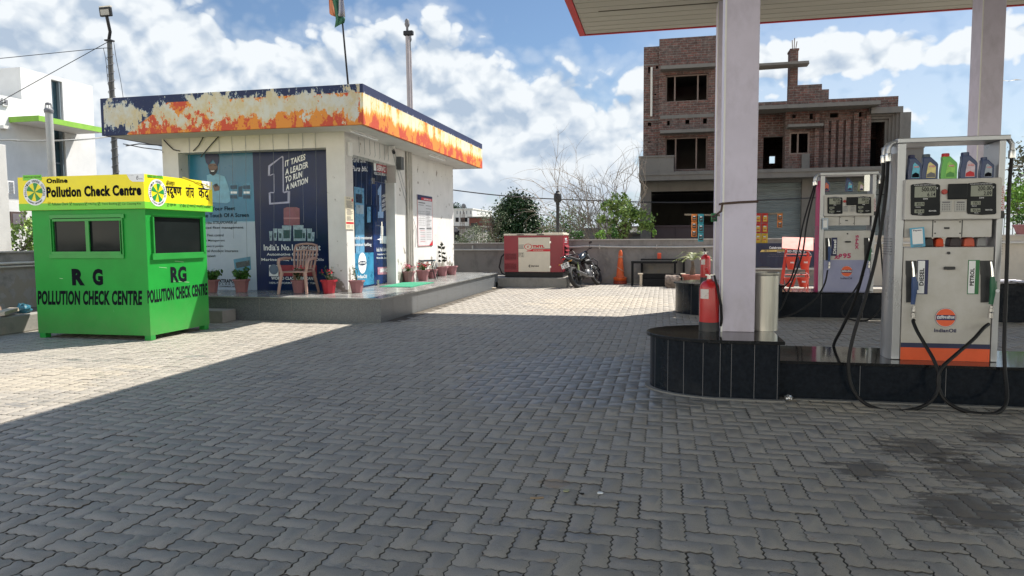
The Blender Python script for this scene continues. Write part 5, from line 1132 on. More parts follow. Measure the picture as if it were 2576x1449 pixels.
for i in range(5):
    m = MB(); cx, cy, a = 5.55+q.uniform(-.12, .25), 12.72+q.uniform(-.05, .1), q.uniform(-.5, .5); U, V = Vector((cos(a), sin(a), 0))*.105, Vector((-sin(a), cos(a), 0))*.148; c_ = Vector((cx, cy, .632+i*.007))
    m.add([c_-U-V, c_+U-V, c_+U+V, c_-U+V, c_-U-V+Vector((0, 0, .004)), c_+U-V+Vector((0, 0, .004)), c_+U+V+Vector((0, 0, .012)), c_-U+V+Vector((0, 0, .004))], [(3, 2, 1, 0), (4, 5, 6, 7), (0, 1, 5, 4), (1, 2, 6, 5), (2, 3, 7, 6), (3, 0, 4, 7)]); tag(m.build('paper_sheet', mat('paper', S('d9d8e2'), .7, var=.04)), 'loose white papers lying in a heap on the right granite plinth', 'paper', 'papers on the right plinth')
# ---------------------------------------------------------------- fire extinguishers and steel drum
ext_red = mat('extinguisher_red', S('b01e22'), .35, var=.08, coat=.2)
def extinguisher(loc, R_, H_, label, hose=True, red_handle=True):
    o = empty('fire_extinguisher', loc, label, 'fire extinguisher', 'fire extinguishers on the plinths'); x, y, z = loc
    m = MB(); m.lathe([(R_, .17*H_), (R_, .80*H_), (R_*.93, .87*H_), (R_*.7, .93*H_), (R_*.3, .965*H_), (R_*.26, H_)], loc, 28); m.build('cylinder', ext_red, o, smooth=True)
    m = MB(); m.lathe([(R_*1.015, 0), (R_*1.015, .172*H_), (R_, .175*H_)], loc, 28); m.build('skirt', black_plastic, o, smooth=True, angle=30)
    m = MB(); m.lathe([(R_*.28, H_*.985), (R_*.28, H_*1.05)], loc, 12); m.box(x-.04, x+.05, y-.012, y+.012, z+H_*1.05, z+H_*1.075); m.build('valve', steel, o)
    m = MB(); m.tube([(x+.0, y, z+H_*1.06), (x-.03, y, z+H_*1.20)], [.014, .018], 8); m.build('lever', ext_red if red_handle else black_metal, o, smooth=True)
    if hose:
        m = MB(); m.tube([(x+.04, y-.02, z+H_*1.05), (x+R_*.75, y-R_*.9, z+H_*.8), (x+R_*1.1, y-R_*.8, z+H_*.5), (x+R_*1.2, y-R_*.5, z+H_*.24), (x+R_*1.15, y-R_*.4, z+H_*.1)], [.011, .012, .013, .013, .013], 8); m.build('hose', black_rubber, o, smooth=True)
    m = MB(); n = 8; a0, a1 = radians(205), radians(262)
    for i in range(n):
        t0, t1 = a0+(a1-a0)*i/n, a0+(a1-a0)*(i+1)/n; r_ = R_*1.008; m.add([(x+r_*cos(t0), y+r_*sin(t0), z+H_*.62), (x+r_*cos(t1), y+r_*sin(t1), z+H_*.62), (x+r_*cos(t1), y+r_*sin(t1), z+H_*.8), (x+r_*cos(t0), y+r_*sin(t0), z+H_*.8)], [(0, 1, 2, 3)])
    m.build('label', mat('label_worn', S('c9c2bc'), .6, c2=S('a8655c'), scale=14, ctr=(.3, .42)), o)
a = pt(1781, 832, Z=.522); extinguisher((a.x+.01, a.y+.02, .521), .092, .50, 'worn red fire extinguisher with black hose at the foot of the nearest column')
a = pt(1774, 708, Y=13.2); extinguisher((a.x, 13.2, .576), .088, .52, 'taller looking red fire extinguisher with white label on the far plinth', False, False)
a = pt(1929, 836, Z=.521); x, y = .945, 6.98
o = empty('steel_drum', (x, y, .521), 'brushed steel drum bin standing right of the nearest column', 'bin')
ztop = pt(1929, 686, Y=y-.12).z; m = MB(); m.lathe([(.125, .521), (.125, ztop-.03), (.128, ztop-.03), (.131, ztop-.022), (.131, ztop-.006), (.127, ztop), (.118, ztop), (.118, ztop-.2)], (x, y, 0), 30); m.build('drum', mat('brushed_steel', (.46, .45, .41), .42, 1., var=.15, scale=5, stretch=(6, 6, .4)), o, smooth=True, angle=30)
# ---------------------------------------------------------------- fuel dispensers
pump_white = base_dust(mat('dispenser_white', S('bdbcba'), .38, c2=S('aeaca6'), scale=5, ctr=(.3, .6)), .3, 1.4, S('948a76'), .3, 5); pump_alu = mat('dispenser_alu', S('a4a6aa'), .32, .55, var=.12, scale=3, stretch=(1, 1, .4))
lcd = mat('lcd', S('7f8478'), .3, var=.03); disp_blk = mat('display_black', S('14181d'), .4, var=.1, spec=.2); navy_band = mat('band_navy', S('1c2447'), .4, var=.1); orange_band = mat('band_orange', S('d8562a'), .4, var=.08, scale=5)
oil_orange = mat('emblem_orange', S('dd5a30'), .45, var=.04); key_grey = mat('keypad_grey', S('a9aaa8'), .5, var=.05); lilac = mat('band_lilac', S('7f84a8'), .4, c2=S('9597b4'), scale=1.5); magenta = mat('print_magenta', S('a8265c'), .45)
ZX = lambda x: 2012.4+.5326*x
ZY = lambda y: 301.9+.5326*y
YP = 6.57; PB = Vector((2.34, YP, .336))
def make_pump(kind, label, loc, scale):
    """kind 0 is the near two-product dispenser, kind 1 the far one; built at the near one's place and then moved"""
    o = empty('fuel_dispenser', PB, label, 'fuel dispenser')
    W_ = lambda x, y, d=0.: pt(ZX(x), ZY(y), Y=YP)+Vector((0, -d, 0))      # point on the front plane
    def bx(mb, x0, y0, x1, y1, d0, d1, zflat=None):
        a, b = W_(x0, y0), W_(x1, y1); mb.box(a.x, b.x, YP-d1, YP-d0, b.z, a.z); return mb
    xl, xr = W_(480, 900).x, W_(905, 900).x; pl, pr = W_(437, 900).x, W_(940, 900).x; zb = PB.z; zt = W_(600, 95).z; dep = .30
    # posts
    for a, b in ((pl, xl-.006), (xr+.006, pr)):
        m = MB(); m.box(a, b, YP-.005, YP+dep, zb, zt-.02); m.build('post', pump_alu, o, bev=.006)
    m = MB(); m.box(pl-.004, pr+.03, YP-.012, YP+dep+.01, zt-.02, zt+.022); m.build('top_beam', pump_alu, o, bev=.006)
    # bowed outer side panel with grooves
    for sx, x in ((-1, pl), (1, pr)):
        m = MB(); m.prism([(x, YP+.02), (x+sx*.018, YP+.06), (x+sx*.022, YP+dep/2), (x+sx*.018, YP+dep-.05), (x, YP+dep-.01)], zb, zt-.1, 'z'); m.build('side_panel', pump_alu if kind == 0 or sx > 0 else magenta, o, smooth=True)
        m = MB(); zz = W_(440, 560).z
        for i in range(7): m.box(x, x+sx*.0235, YP+.04, YP+dep-.04, zz-i*.022-.006, zz-i*.022)
        m.build('side_groove', mat('groove_dark', S('6c6e72'), .5), o)
    # lower cabinet
    zc = W_(700, 600).z; m = MB(); m.box(xl, xr, YP, YP+dep, zb, zc); cab = m.build('cabinet', pump_white, o, bev=.006)
    zo, zn = W_(700, 1078).z, W_(700, 1056).z
    m = MB()
    if kind == 0:
        m.mat(orange_band); m.box(xl+.001, xr-.001, YP-.002, YP, zb, zo); m.mat(navy_band); m.box(xl+.001, xr-.001, YP-.0022, YP, zo, zn)
    else:
        z1 = W_(700, 860).z; m.mat(lilac); m.box(xl+.001, xr-.001, YP-.002, YP, zb, z1)
    m.build('colour_band', None, cab)
    # emblem and lettering on the cabinet
    ex, ey = (687, 933) if kind == 0 else (690, 960); r_ = .082 if kind == 0 else .088
    c_ = W_(ex, ey); e = MB()
    for off, k, M in ((.003, 1, navy_ink), (.004, .965, sign_white), (.005, .93, oil_orange)): e.mat(M); e.ellipse(c_+Vector((0, -off, 0)), (r_*k, 0, 0), (0, 0, r_*k), 32)
    e.mat(navy_ink); e.quad(*[c_+Vector((sx*r_*.90, -.0062, sz*r_*.27)) for sx, sz in ((-1, -1), (1, -1), (1, 1), (-1, 1))])
    e.mat(white_ink); e.text('\u0907\u0902\u0921\u093f\u092f\u0928\u0911\u092f\u0932', *[c_+Vector((r_*u, -.0075, r_*v)) for u, v in ((-.84, -.17), (.84, -.17), (-.84, .24))], .025)
    e.build('emblem', None, cab)
    m = MB()
    def tx(s_, x0, x1, yt, yb, d, b_=.02, rot=False, M=None, mb=None, sh=0.):
        mb = mb or m
        if M: mb.mat(M)
        if rot: BL, BR, TL = W_(x1, yb, d), W_(x1, yt, d), W_(x0, yb, d); BR.x = BL.x; TL.z = BL.z
        else: BL, BR, TL = W_(x0, yb, d), W_(x1, yb, d), W_(x0, yt, d); BR.z = BL.z; TL.x = BL.x
        mb.text(s_, BL, BR, TL, b_, sh)
    tx('IndianOil', 633, 737, 984+(ey-933)*1.0, 1002+(ey-933), .003, .03, M=navy_ink)
    if kind == 1:
        tx('xP', 575, 650, 805, 850, .003, .05, M=magenta, sh=.2); tx('95', 655, 730, 800, 845, .003, .05); tx('XP95', 770, 800, 640, 770, .003, .05, True)
    m.build('lettering', None, cab)
    for x0, x1, txt, bandM, bx0, bx1, tx0, tx1 in ((555, 602, 'DIESEL' if kind == 0 else 'Diesel', navy_ink, 585, 602, 562, 583), (795, 842, 'PETROL', mat('petrol_green', S('1a6a3a'), .4), 823, 842, 800, 820)):
        if kind == 1 and x0 > 700: continue
        m = MB(); m.mat(bandM); bx(m, x0, 661, x1, 823, 0, .003); 
        if kind == 0: m.mat(sign_white); bx(m, x0+3, 665, bx0, 819, .003, .004); m.mat(ink); tx(txt, tx0, tx1, 700, 782, .0055, .035, True, mb=m)
        else: m.mat(sign_white); tx(txt, tx0+4, tx1+12, 680, 805, .0055, .04, True, mb=m)
        m.build('product_label', None, cab)
    m = MB(); bx(m, 678, 692, 728, 706, 0, .03); m.build('handle', black_plastic, cab, bev=.005)
    m = MB(); c2 = W_(701, 628); m.lathe([(.012, -.012), (.012, 0)], (c2.x, YP, c2.z), 14, 'y'); m.build('lock', black_plastic, cab)
    # nozzle recesses and nozzles
    for x0, x1, top_w, M, nm in ((498, 551, 10, mat('nozzle_blue', S('23406e'), .4), 0), (850, 910, 10, mat('nozzle_green', S('1c5c40'), .4), 1)):
        m = MB(); P = [(x0, 664), (x1, 664), (x1, 720), (x1-8, 735), (x1-8, 860), (x0+2, 862), (x0+2, 735), (x0, 725)]
        m.prism([(W_(x, y).x, W_(x, y).z) for x, y in P], YP-.008, YP-.001, 'y'); m.build('nozzle_recess', dark_hole if 0 else black_plastic, cab, bev=.003)
        nz_ = MB(); cx = (x0+x1)/2+(0 if nm == 0 else 12); A = W_
        nz_.tube([A(cx-4, 668, .05), A(cx, 700, .055), A(cx+1, 740, .06)], [.008, .010, .011], 10); n_ = nz_.build('nozzle_spout', chrome, o, smooth=True)
        m = MB(); m.tube([A(cx+2, 738, .06), A(cx+4, 775, .065), A(cx+2, 820, .06), A(cx-3 if nm == 0 else cx-6, 868, .06)], [.016, .026, .02, .017], 10); m.tube([A(cx+14, 760, .065), A(cx+16, 800, .065)], .012, 8); m.build('nozzle_body', M, n_, smooth=True)
        m = MB(); x_ = cx-2 if nm == 0 else cx-8; m.lathe([(.014, -.05), (.018, -.048), (.018, -.02), (.014, -.018), (.014, 0)], tuple(A(x_+4, 875, .06)), 10); m.lathe([(.013, -.09), (.019, -.088), (.019, -.045), (.013, -.04)], tuple(A(x_+2, 882, .06)), 10); m.build('coupling', steel, n_, smooth=True)
        if nm == 1: m = MB(); g = A(cx+20, 803, .085); m.lathe([(.015, 0), (.015, .006)], tuple(g), 14, 'y'); m.build('nozzle_badge', sign_white, n_)
    # middle panel and display head
    m = MB(); a, b = W_(496, 470), W_(908, 553); m.box(a.x, b.x, YP+.01, YP+.2, b.z, a.z+.03); mid = m.build('middle_panel', pump_white, o, bev=.004)
    m = MB(); [bx(m, x, 472, x+1.5, 552, -.01, -.009) for x in (628, 767)]; bx(m, 683, 506, 708, 515, -.01, -.007)
    for x in (640, 758): bx(m, x-3, 478, x+3, 484, -.01, -.006); bx(m, x-3, 532, x+3, 538, -.01, -.006)
    m.build('panel_detail', black_plastic, mid)
    m = MB(); a = W_(491, 283); b = W_(938, 468); m.box(a.x, b.x, YP-.045, YP+.22, b.z, a.z); hd = m.build('display_head', pump_white, o, bev=.008)
    HD = .045
    def hx(mb, x0, y0, x1, y1, d): a, b = W_(x0, y0), W_(x1, y1); mb.box(a.x, b.x, YP-HD-d, YP-HD, b.z, a.z)
    vals = ((('500.00', '6.14', '823.9', '81.41'), ('200.00', '2.09', '735.2', '95.56')), (('407.05', '5.00', '823.9', '81.41'), ('500.00', '4.80', '735.2', '101.9')))[kind]
    for x0, x1, dy, V in ((514, 651, 0, vals[0]), (777, 914, -5, vals[1])):
        m = MB(); P = [(x0+6, 306), ((x0+x1)/2, 300), (x1-6, 306), (x1, 312), (x1, 446), (x1-6, 451), ((x0+x1)/2, 454), (x0+6, 450), (x0, 444), (x0, 312)]
        m.prism([(W_(x, y+dy).x, W_(x, y+dy).z) for x, y in P], YP-HD-.008, YP-HD, 'y'); d_ = m.build('display', disp_blk, hd, bev=.002)
        m = MB(); m.mat(lcd); hx(m, x0+18, 317+dy, x0+116, 366+dy, .010); hx(m, x0+18, 390+dy, x0+62, 407+dy, .010); hx(m, x0+17, 424+dy, x0+61, 440+dy, .010)
        m.mat(ink); k = HD+.0115
        tx(V[0], x0+49, x0+113, 320+dy, 340+dy, k, .012, mb=m); tx(V[1], x0+76, x0+113, 344+dy, 363+dy, k, .012, mb=m); tx(V[2], x0+26, x0+59, 393+dy, 405+dy, k, .01, mb=m); tx(V[3], x0+25, x0+58, 427+dy, 438+dy, k, .01, mb=m)
        m.mat(white_ink); k = HD+.0095; tx('ENSURE ZERO BEFORE DELIVERY', x0+15, x0+118, 308+dy, 312+dy, k, .01, mb=m); tx('Litre', x0+57, x0+78, 369+dy, 377+dy, k, .02, mb=m); tx('\u20b9/Litre', x0+33, x0+52, 442+dy, 447+dy, k, .01, mb=m); tx('Density', x0+22, x0+45, 410+dy, 416+dy, k, .01, mb=m); tx('\u20b9', x0+120, x0+126, 320+dy, 330+dy, k, .01, mb=m); tx('MADE IN INDIA', x0+84, x0+118, 427+dy, 434+dy, k, .01, mb=m)
        m.build('display_print', None, d_)
    m = MB(); hx(m, 688, 304, 776, 375, .02); m.build('card_reader', disp_blk, hd, bev=.006)
    for x0 in (652, 720):
        m = MB(); hx(m, x0, 382, x0+53, 434, .008); kp = m.build('keypad', key_grey, hd, bev=.003)
        m = MB(); hx(m, x0+9, 387, x0+45, 393, .0095)
        for i in range(4):
            for j in range(4): hx(m, x0+7+j*10.5, 399+i*8, x0+13+j*10.5, 403+i*8, .0095)
        m.build('key', grey_ink, kp)
    m = MB(); g = W_(671, 341, HD); m.lathe([(.019, -.02), (.022, -.015), (.022, 0)], tuple(g), 16, 'y'); m.build('stop_button', mat('button_red', S('a8322c'), .4), hd, smooth=True, angle=30)
    # prohibition stickers
    m = MB()
    for i in range(4):
        y0_ = 313+i*29; m.mat(print_red); a, b = W_(938, y0_), W_(963, y0_+28); m.box(a.x, b.x, YP-.008, YP-.005, b.z, a.z); m.mat(sign_white); a, b = W_(939.5, y0_+1.5), W_(961.5, y0_+26.5); m.box(a.x, b.x, YP-.0088, YP-.005, b.z, a.z)
        m.mat(print_red)
        for s in (1, -1):
            p, q_ = W_(943, y0_+14-9*s, .0095), W_(958, y0_+14+9*s, .0095); w_ = Vector((.0022, 0, 0)); m.quad(p-w_, p+w_, q_+w_, q_-w_)
    m.mat(black_plastic); a, b = W_(933, 430), W_(962, 465); m.box(a.x, b.x, YP-.009, YP-.005, b.z, a.z); m.build('warning_sticker', None, o)
    # elbows for the hoses at the top corners
    for sx, x in ((-1, pl), (1, pr)):
        for k in ((0, 1) if sx < 0 else (0,)):
            y_ = YP+.04+k*.12; m = MB(); m.tube([(x-sx*.02, y_, zt-.0), (x+sx*.035, y_, zt-.012), (x+sx*.06, y_, zt-.05), (x+sx*.062, y_, zt-.10)], .02, 10); m.build('swivel_elbow', pump_alu, o, smooth=True)
            m = MB(); m.lathe([(.024, zt-.17), (.027, zt-.165), (.027, zt-.11), (.024, zt-.10)], (x+sx*.062, y_, 0), 12); m.build('coupling', steel, o, smooth=True, angle=30)
    o.location = loc; o.scale = (scale,)*3
    return o, (pl, pr, zt, dep)
_, (PL, PR, PZ, PD) = make_pump(0, 'near fuel dispenser with DIESEL and PETROL labels and orange foot band', PB, 1)
P2L = Vector((3.06, 12.95, .446)); S2 = 1.075
make_pump(1, 'far fuel dispenser with lilac lower panel and magenta lettering', P2L, S2)
def spline(P, n=7):
    P = [Vector(p) for p in P]; out = []
    for i in range(len(P)-1):
        a, b, c, d = P[max(i-1, 0)], P[i], P[i+1], P[min(i+2, len(P)-1)]
        for k in range(n):
            t = k/n; out.append(.5*((2*b)+(c-a)*t+(2*a-5*b+4*c-d)*t*t+(3*b-a-3*c+d)*t**3))
    return out+[P[-1]]
def hose(P, label, r_=.0148):
    m = MB(); m.tube(spline(P), r_, 10); return tag(m.build('fuel_hose', black_rubber, smooth=True), label, 'hose', 'hoses of the fuel dispensers')
def HP(L_): return [pt(ZX(x), ZY(y), Y=Y) for x, y, Y in L_]
A = lambda x, y, d: pt(ZX(x), ZY(y), Y=YP)+Vector((0, -d, 0))
hose([(PL-.062, YP+.04, PZ-.165)]+HP([(408, 330, 6.5), (385, 500, 6.45), (352, 680, 6.4), (305, 850, 6.33), (255, 1010, 6.27), (230, 1140, 6.24), (240, 1245, 6.22), (290, 1325, 6.17), (380, 1368, 6.12), (480, 1375, 6.1), (580, 1352, 6.12), (640, 1300, 6.16), (657, 1215, 6.2), (635, 1140, 6.25), (590, 1060, 6.35), (555, 1000, 6.42), (536, 955, 6.49)])+[A(526, 940, .06)], 'black hose looping down to the ground from the blue diesel nozzle of the near dispenser')
hose([(PL-.062, YP+.16, PZ-.165)]+HP([(388, 300, 6.72), (362, 450, 6.8), (318, 640, 6.95), (262, 840, 7.1), (200, 980, 7.2), (160, 1062, 7.27)])+[pt(ZX(152), ZY(1078), Y=7.3)+Vector((0, 0, -.2)), pt(ZX(160), ZY(1090), Y=7.35)+Vector((0, 0, -.32))], 'black hose slanting from the near dispenser down behind the island')
hose([(PR+.062, YP+.04, PZ-.165)]+HP([(988, 330, 6.58), (980, 600, 6.52), (972, 850, 6.42), (965, 1050, 6.32), (968, 1180, 6.28), (978, 1290, 6.2), (968, 1350, 6.14), (925, 1384, 6.1), (850, 1388, 6.08), (770, 1372, 6.1), (700, 1335, 6.13), (662, 1285, 6.17), (652, 1225, 6.19), (672, 1168, 6.21), (740, 1105, 6.28), (820, 1035, 6.38), (865, 985, 6.46)])+[A(876, 960, .06)], 'black hose looping down to the ground from the green petrol nozzle of the near dispenser')
# far dispenser's hoses, in its own frame
def far(p): return P2L+(Vector(p)-PB)*S2
fx = lambda x, y, Y: pt(x, y, Y=Y)
hose([far((PL-.062, YP+.04, PZ-.165))]+[fx(2030, 560, 12.7), fx(2018, 640, 12.6), fx(1990, 715, 12.5), fx(1965, 775, 12.35), fx(1940, 800, 12.25), fx(1990, 792, 12.3), fx(2040, 762, 12.45), fx(2072, 720, 12.6), fx(2082, 680, 12.75)], 'black hose from the blue nozzle of the far dispenser trailing on the paving', .014)
hose([far((PL-.062, YP+.16, PZ-.165))]+[fx(2021, 560, 12.9), fx(2006, 640, 13.0), fx(1990, 700, 13.3), fx(1969, 726, 13.65), fx(1966, 745, 13.8)], 'black hose hanging behind the left side of the far dispenser', .014)
hose([far((PR+.062, YP+.04, PZ-.165))]+[fx(2212, 560, 12.7), fx(2218, 650, 12.6), fx(2222, 720, 12.5), fx(2214, 775, 12.35), fx(2180, 806, 12.25), fx(2130, 800, 12.3), fx(2118, 775, 12.4), fx(2150, 730, 12.55), fx(2172, 692, 12.75)], 'black hose looping from the green nozzle of the far dispenser before its island', .014)
# QR payment cards (code left out)
def card(x0, y0, x1, y1, tilt, label, Y, frame_c):
    a, b = pt(x0, y0, Y=Y), pt(x1, y1, Y=Y); o = empty('payment_card', ((a.x+b.x)/2, Y, b.z), label, 'card', 'payment cards on the dispensers'); w_, h_ = b.x-a.x, a.z-b.z
    m = MB(); m.box(a.x, b.x, Y-.004, Y, b.z, a.z); m.build('card', frame_c, o); k = MB(); k.mat(sign_white); k.quad(*[(a.x+w_*u, Y-.006, b.z+h_*v) for u, v in ((.14, .16), (.86, .16), (.86, .93), (.14, .93))]); k.mat(navy_ink)
    k.text('Paytm', *[(a.x+w_*u, Y-.0075, b.z+h_*v) for u, v in ((.22, .80), (.78, .80), (.22, .9))], .03); k.mat(grey_ink)
    for v in (.08, .04): k.quad(*[(a.x+w_*u, Y-.006, b.z+h_*t) for u, t in ((.2, v), (.8, v), (.8, v+.02), (.2, v+.02))])
    k.build('card_print', None, o); o.rotation_euler.y = tilt
card(ZX(526), ZY(508), ZX(592), ZY(600), radians(-5), 'pale blue payment card leaning on the near dispenser below its display', YP-.03, mat('card_blue', S('4f9dc0'), .4, var=.1))
card(2069, 549, 2083, 577, 0, 'small white payment card on the far dispenser below its display', 12.9, mat('card_grey_blue', S('9fb3c6'), .4))
# things seen in the open slot of the near dispenser
zc = pt(ZX(700), ZY(600), Y=YP).z
def slot(x0, x1, M, label, name, cat, h=.085):
    a, b = pt(ZX(x0), ZY(600), Y=YP).x, pt(ZX(x1), ZY(600), Y=YP).x; m = MB(); m.prism([(a+.004, zc+.001), (b-.004, zc+.001), (b-.012, zc+h*.8), (b-.03, zc+h), (a+.03, zc+h), (a+.01, zc+h*.75)], YP+.08, YP+.2, 'y'); tag(m.build(name, M, bev=.01), label, cat)
slot(600, 652, black_plastic, 'black pouch stuffed in the open slot of the near dispenser', 'pouch', 'pouch')
slot(654, 702, mat('cloth_orange', S('cf5030'), .8, var=.2), 'orange cloth in the open slot of the near dispenser', 'cloth', 'cloth', .08)
slot(722, 784, mat('box_dark', S('3a3438'), .6), 'dark box in the middle of the open slot of the near dispenser', 'box', 'box', .09)
slot(790, 850, mat('can_red', S('c2573f'), .5), 'round red and white tin in the open slot of the near dispenser', 'tin', 'tin', .085)
slot(852, 908, mat('till_grey', S('8a8c90'), .5), 'grey card machine at the right end of the open slot', 'card_machine', 'card machine', .09)
# oil bottles on the display heads
def bottle(x, y0, H_, W_, M, LM, CM, label, Y, sc_=1., art=None):
    b = pt(x, y0, Y=Y); o = empty('oil_bottle', (b.x, Y, b.z), label, 'oil bottle', 'oil bottles standing on the dispensers')
    P = [(-.46, 0), (.44, 0), (.5, .04), (.5, .66), (.44, .74), (.15, .93), (.05, 1.0), (-.42, 1.0), (-.40, .78), (-.47, .5), (-.5, .3), (-.49, .03)]
    m = MB(); m.prism([(b.x+p[0]*W_, b.z+p[1]*H_) for p in P], Y, Y+.06*sc_, 'y'); m.build('bottle', M, o, bev=.008)
    m = MB(); m.lathe([(W_*.235, H_*.985), (W_*.235, H_*1.12), (W_*.2, H_*1.14)], (b.x-.185*W_, Y+.03*sc_, b.z), 16)
    for k in range(8):
        a = 2*pi*k/8; m.box(b.x-.185*W_+W_*.235*cos(a)-.0015, b.x-.185*W_+W_*.235*cos(a)+.0015, Y+.03*sc_+W_*.235*sin(a)-.0015, Y+.03*sc_+W_*.235*sin(a)+.0015, b.z+H_*1.0, b.z+H_*1.11)
    m.build('cap', CM, o)
    f = lambda u, v, d=.0: (b.x+u*W_, Y-.0015-d, b.z+v*H_)
    m = MB(); m.mat(LM); m.quad(f(-.22, .08), f(.33, .08), f(.34, .55), f(.28, .62), f(-.02, .78), f(-.12, .7), f(-.2, .3)); m.mat(print_red); m.quad(f(-.06, .55, .001), f(.28, .55, .001), f(.26, .62, .001), f(-.05, .62, .001)); m.mat(art or navy_ink); m.quad(f(-.2, .1, .001), f(.32, .1, .001), f(.3, .26, .001), f(.05, .33, .001), f(-.18, .24, .001)); m.mat(white_ink); m.text('SERVO', f(-.04, .565, .002), f(.25, .565, .002), f(-.04, .61, .002), .03)
    m.build('label', None, o)
bl_navy, bl_green = mat('bottle_navy', S('1d3562'), .32, var=.08), mat('bottle_green', S('5cb04a'), .32, var=.08)
lb_cyan, lb_yel, lb_lg, lb_pale, lb_grey = mat('label_cyan', S('5db4cf'), .4, var=.2, scale=30), mat('label_yellow', S('d8cc8a'), .4, var=.15, scale=30), mat('label_lime', S('8ac65a'), .4, var=.2, scale=30), mat('label_pale', S('c2b4c0'), .4, var=.2, scale=30), mat('label_grey', S('9aa6b4'), .4, var=.2, scale=30)
yb = YP+.03; K = .5326
for x, y0, h, w_, M, LM, CM, lb, art in ((541, 281, 98, 54, bl_navy, lb_cyan, navy_ink, 'navy oil bottle with cyan label, first from the left on the near dispenser', ink), (613, 280, 100, 63, bl_navy, lb_yel, mat('cap_grey', S('4c5a66'), .5), 'navy oil bottle with pale yellow label, second on the near dispenser', grey_ink),
    (704, 279, 102, 62, bl_green, lb_lg, print_red, 'bright green oil bottle with red cap in the middle of the near dispenser', mat('art_green', S('3f8a3a'), .4)), (797, 276, 103, 64, bl_navy, lb_pale, bl_navy, 'tall navy oil bottle with pink label and car, fourth on the near dispenser', print_red), (884, 274, 82, 50, bl_navy, lb_grey, bl_navy, 'smaller navy oil bottle with grey label at the right end of the near dispenser', ink)):
    s_ = 6.9/1750*K/1.03; yb2 = pt(ZX(x), ZY(283), Y=YP).z
    bottle(ZX(x), ZY(y0+1), h*s_*.93, w_*s_, M, LM, CM, lb, yb, art=art)
for x, y0, w_, h, M, LM, CM, lb in ((2078, 483, 17, 30, bl_navy, mat('label_coral', S('d0674a'), .4, var=.2, scale=30), navy_ink, 'navy oil bottle with coral label at the left on the far dispenser'), (2136.5, 482, 17, 30, bl_navy, lb_cyan, navy_ink, 'navy oil bottle with blue label in the middle of the far dispenser'), (2166, 481, 14, 22, mat('bottle_olive', S('7f8260'), .4), lb_pale, mat('cap_olive', S('5f624a'), .5), 'small olive oil bottle on the far dispenser beside the silver strip')):
    s_ = 12.2/1750; bottle(x, y0, h*s_, w_*s_, M, LM, CM, lb, 12.98)
a = pt(ZX(500), ZY(285), Y=6.7); m = MB(); m.box(a.x-.03, a.x+.05, 6.72, 6.78, a.z, a.z+.075); tag(m.build('small_box', disp_blk, bev=.004), 'small black box at the left end behind the first oil bottle', 'box')
a, b = pt(2174, 436, Y=13.0), pt(2187, 481, Y=13.0); m = MB(); m.box(a.x, b.x, 12.98, 13.0, b.z, a.z); tag(m.build('silver_strip', steel, bev=.003), 'silver metal strip standing at the right of the far dispenser top', 'strip')
# ---------------------------------------------------------------- fire bucket stand and banner by the rear wall
def bucket_stand():
    Y = 19.6; o = empty('bucket_stand', (3.5, Y, 0), 'red fire bucket stand with sloping red roof behind the far island', 'bucket stand'); fr = mat('stand_red', S('c0392b'), .5, var=.08)
    Q = lambda x, y, Y_=Y: pt(x, y, Y=Y_)
    z0 = 0
    for xa, xb in ((1979, 1968), (2034, 2032)):
        t_, b_ = Q(xa, 628), Q(xb, 724); m = MB(); m.tube([t_, (b_.x, Y, 0)], .022, 8); m.tube([t_+Vector((0, .12, 0)), (b_.x, Y+.35, 0)], .022, 8); m.build('leg', fr, o)
    m = MB()
    for y in (640, 691): a, b = Q(1974, y), Q(2036, y); m.tube([a, (b.x, Y, a.z)], .014, 6)
    m.build('crossbar', fr, o)
    a, b, c_, d = Q(1967, 626, Y-.25), Q(2046, 632, Y-.25), Q(2046, 600, Y+.15), Q(1968, 598, Y+.15); m = MB(); m.add([a, b, c_, d]+[p+Vector((0, 0, .02)) for p in (a, b, c_, d)], [(3, 2, 1, 0), (4, 5, 6, 7), (0, 1, 5, 4), (1, 2, 6, 5), (2, 3, 7, 6), (3, 0, 4, 7)]); rf = m.build('roof', mat('stand_roof', S('c8503e'), .5, var=.06), o)
    m = MB(); L_ = lambda u, v: a+(b-a)*u+(d-a)*v+Vector((0, -.004, .026)); m.text('FIRE', L_(.48, .38), L_(.68, .38), L_(.48, .62), .04); m.build('lettering', white_ink, rf)
    bk = mat('bucket_red', S('c23a28'), .45, var=.1)
    i = 0
    for x, y0, y1, lb in ((1991, 646, 678, 'upper left'), (2025, 645, 678, 'upper right'), (1988, 699, 722, 'lower left'), (2020, 698, 722, 'lower right')):
        t_ = Q(x, y0, Y-.1); zb_ = Q(x, y1, Y-.1).z; h = t_.z-zb_; r_ = .155
        e = empty('fire_bucket', (t_.x, Y-.1, zb_), lb+' red fire bucket hanging on the red stand', 'bucket', 'fire buckets on the stand')
        m = MB(); m.lathe([(r_*.55, 0), (r_*.62, .01), (r_*.97, h*.93), (r_*1.05, h*.95), (r_*1.05, h), (r_*.9, h), (r_*.55, h*.2)], (t_.x, Y-.1, zb_), 20); m.build('pail', bk, e, smooth=True)
        m = MB(); m.tube([(t_.x+r_*cos(t), Y-.1, zb_+h+r_*.9*sin(t)) for t in np.linspace(0, pi, 12)], .006, 5); m.build('handle', steel, e)
        m = MB(); m.text('FIRE', (t_.x-.045, Y-.1-r_*.86, zb_+h*.5), (t_.x+.045, Y-.1-r_*.86, zb_+h*.5), (t_.x-.045, Y-.1-r_*.88, zb_+h*.5+.04), .03); m.build('lettering', white_ink, e)
bucket_stand()
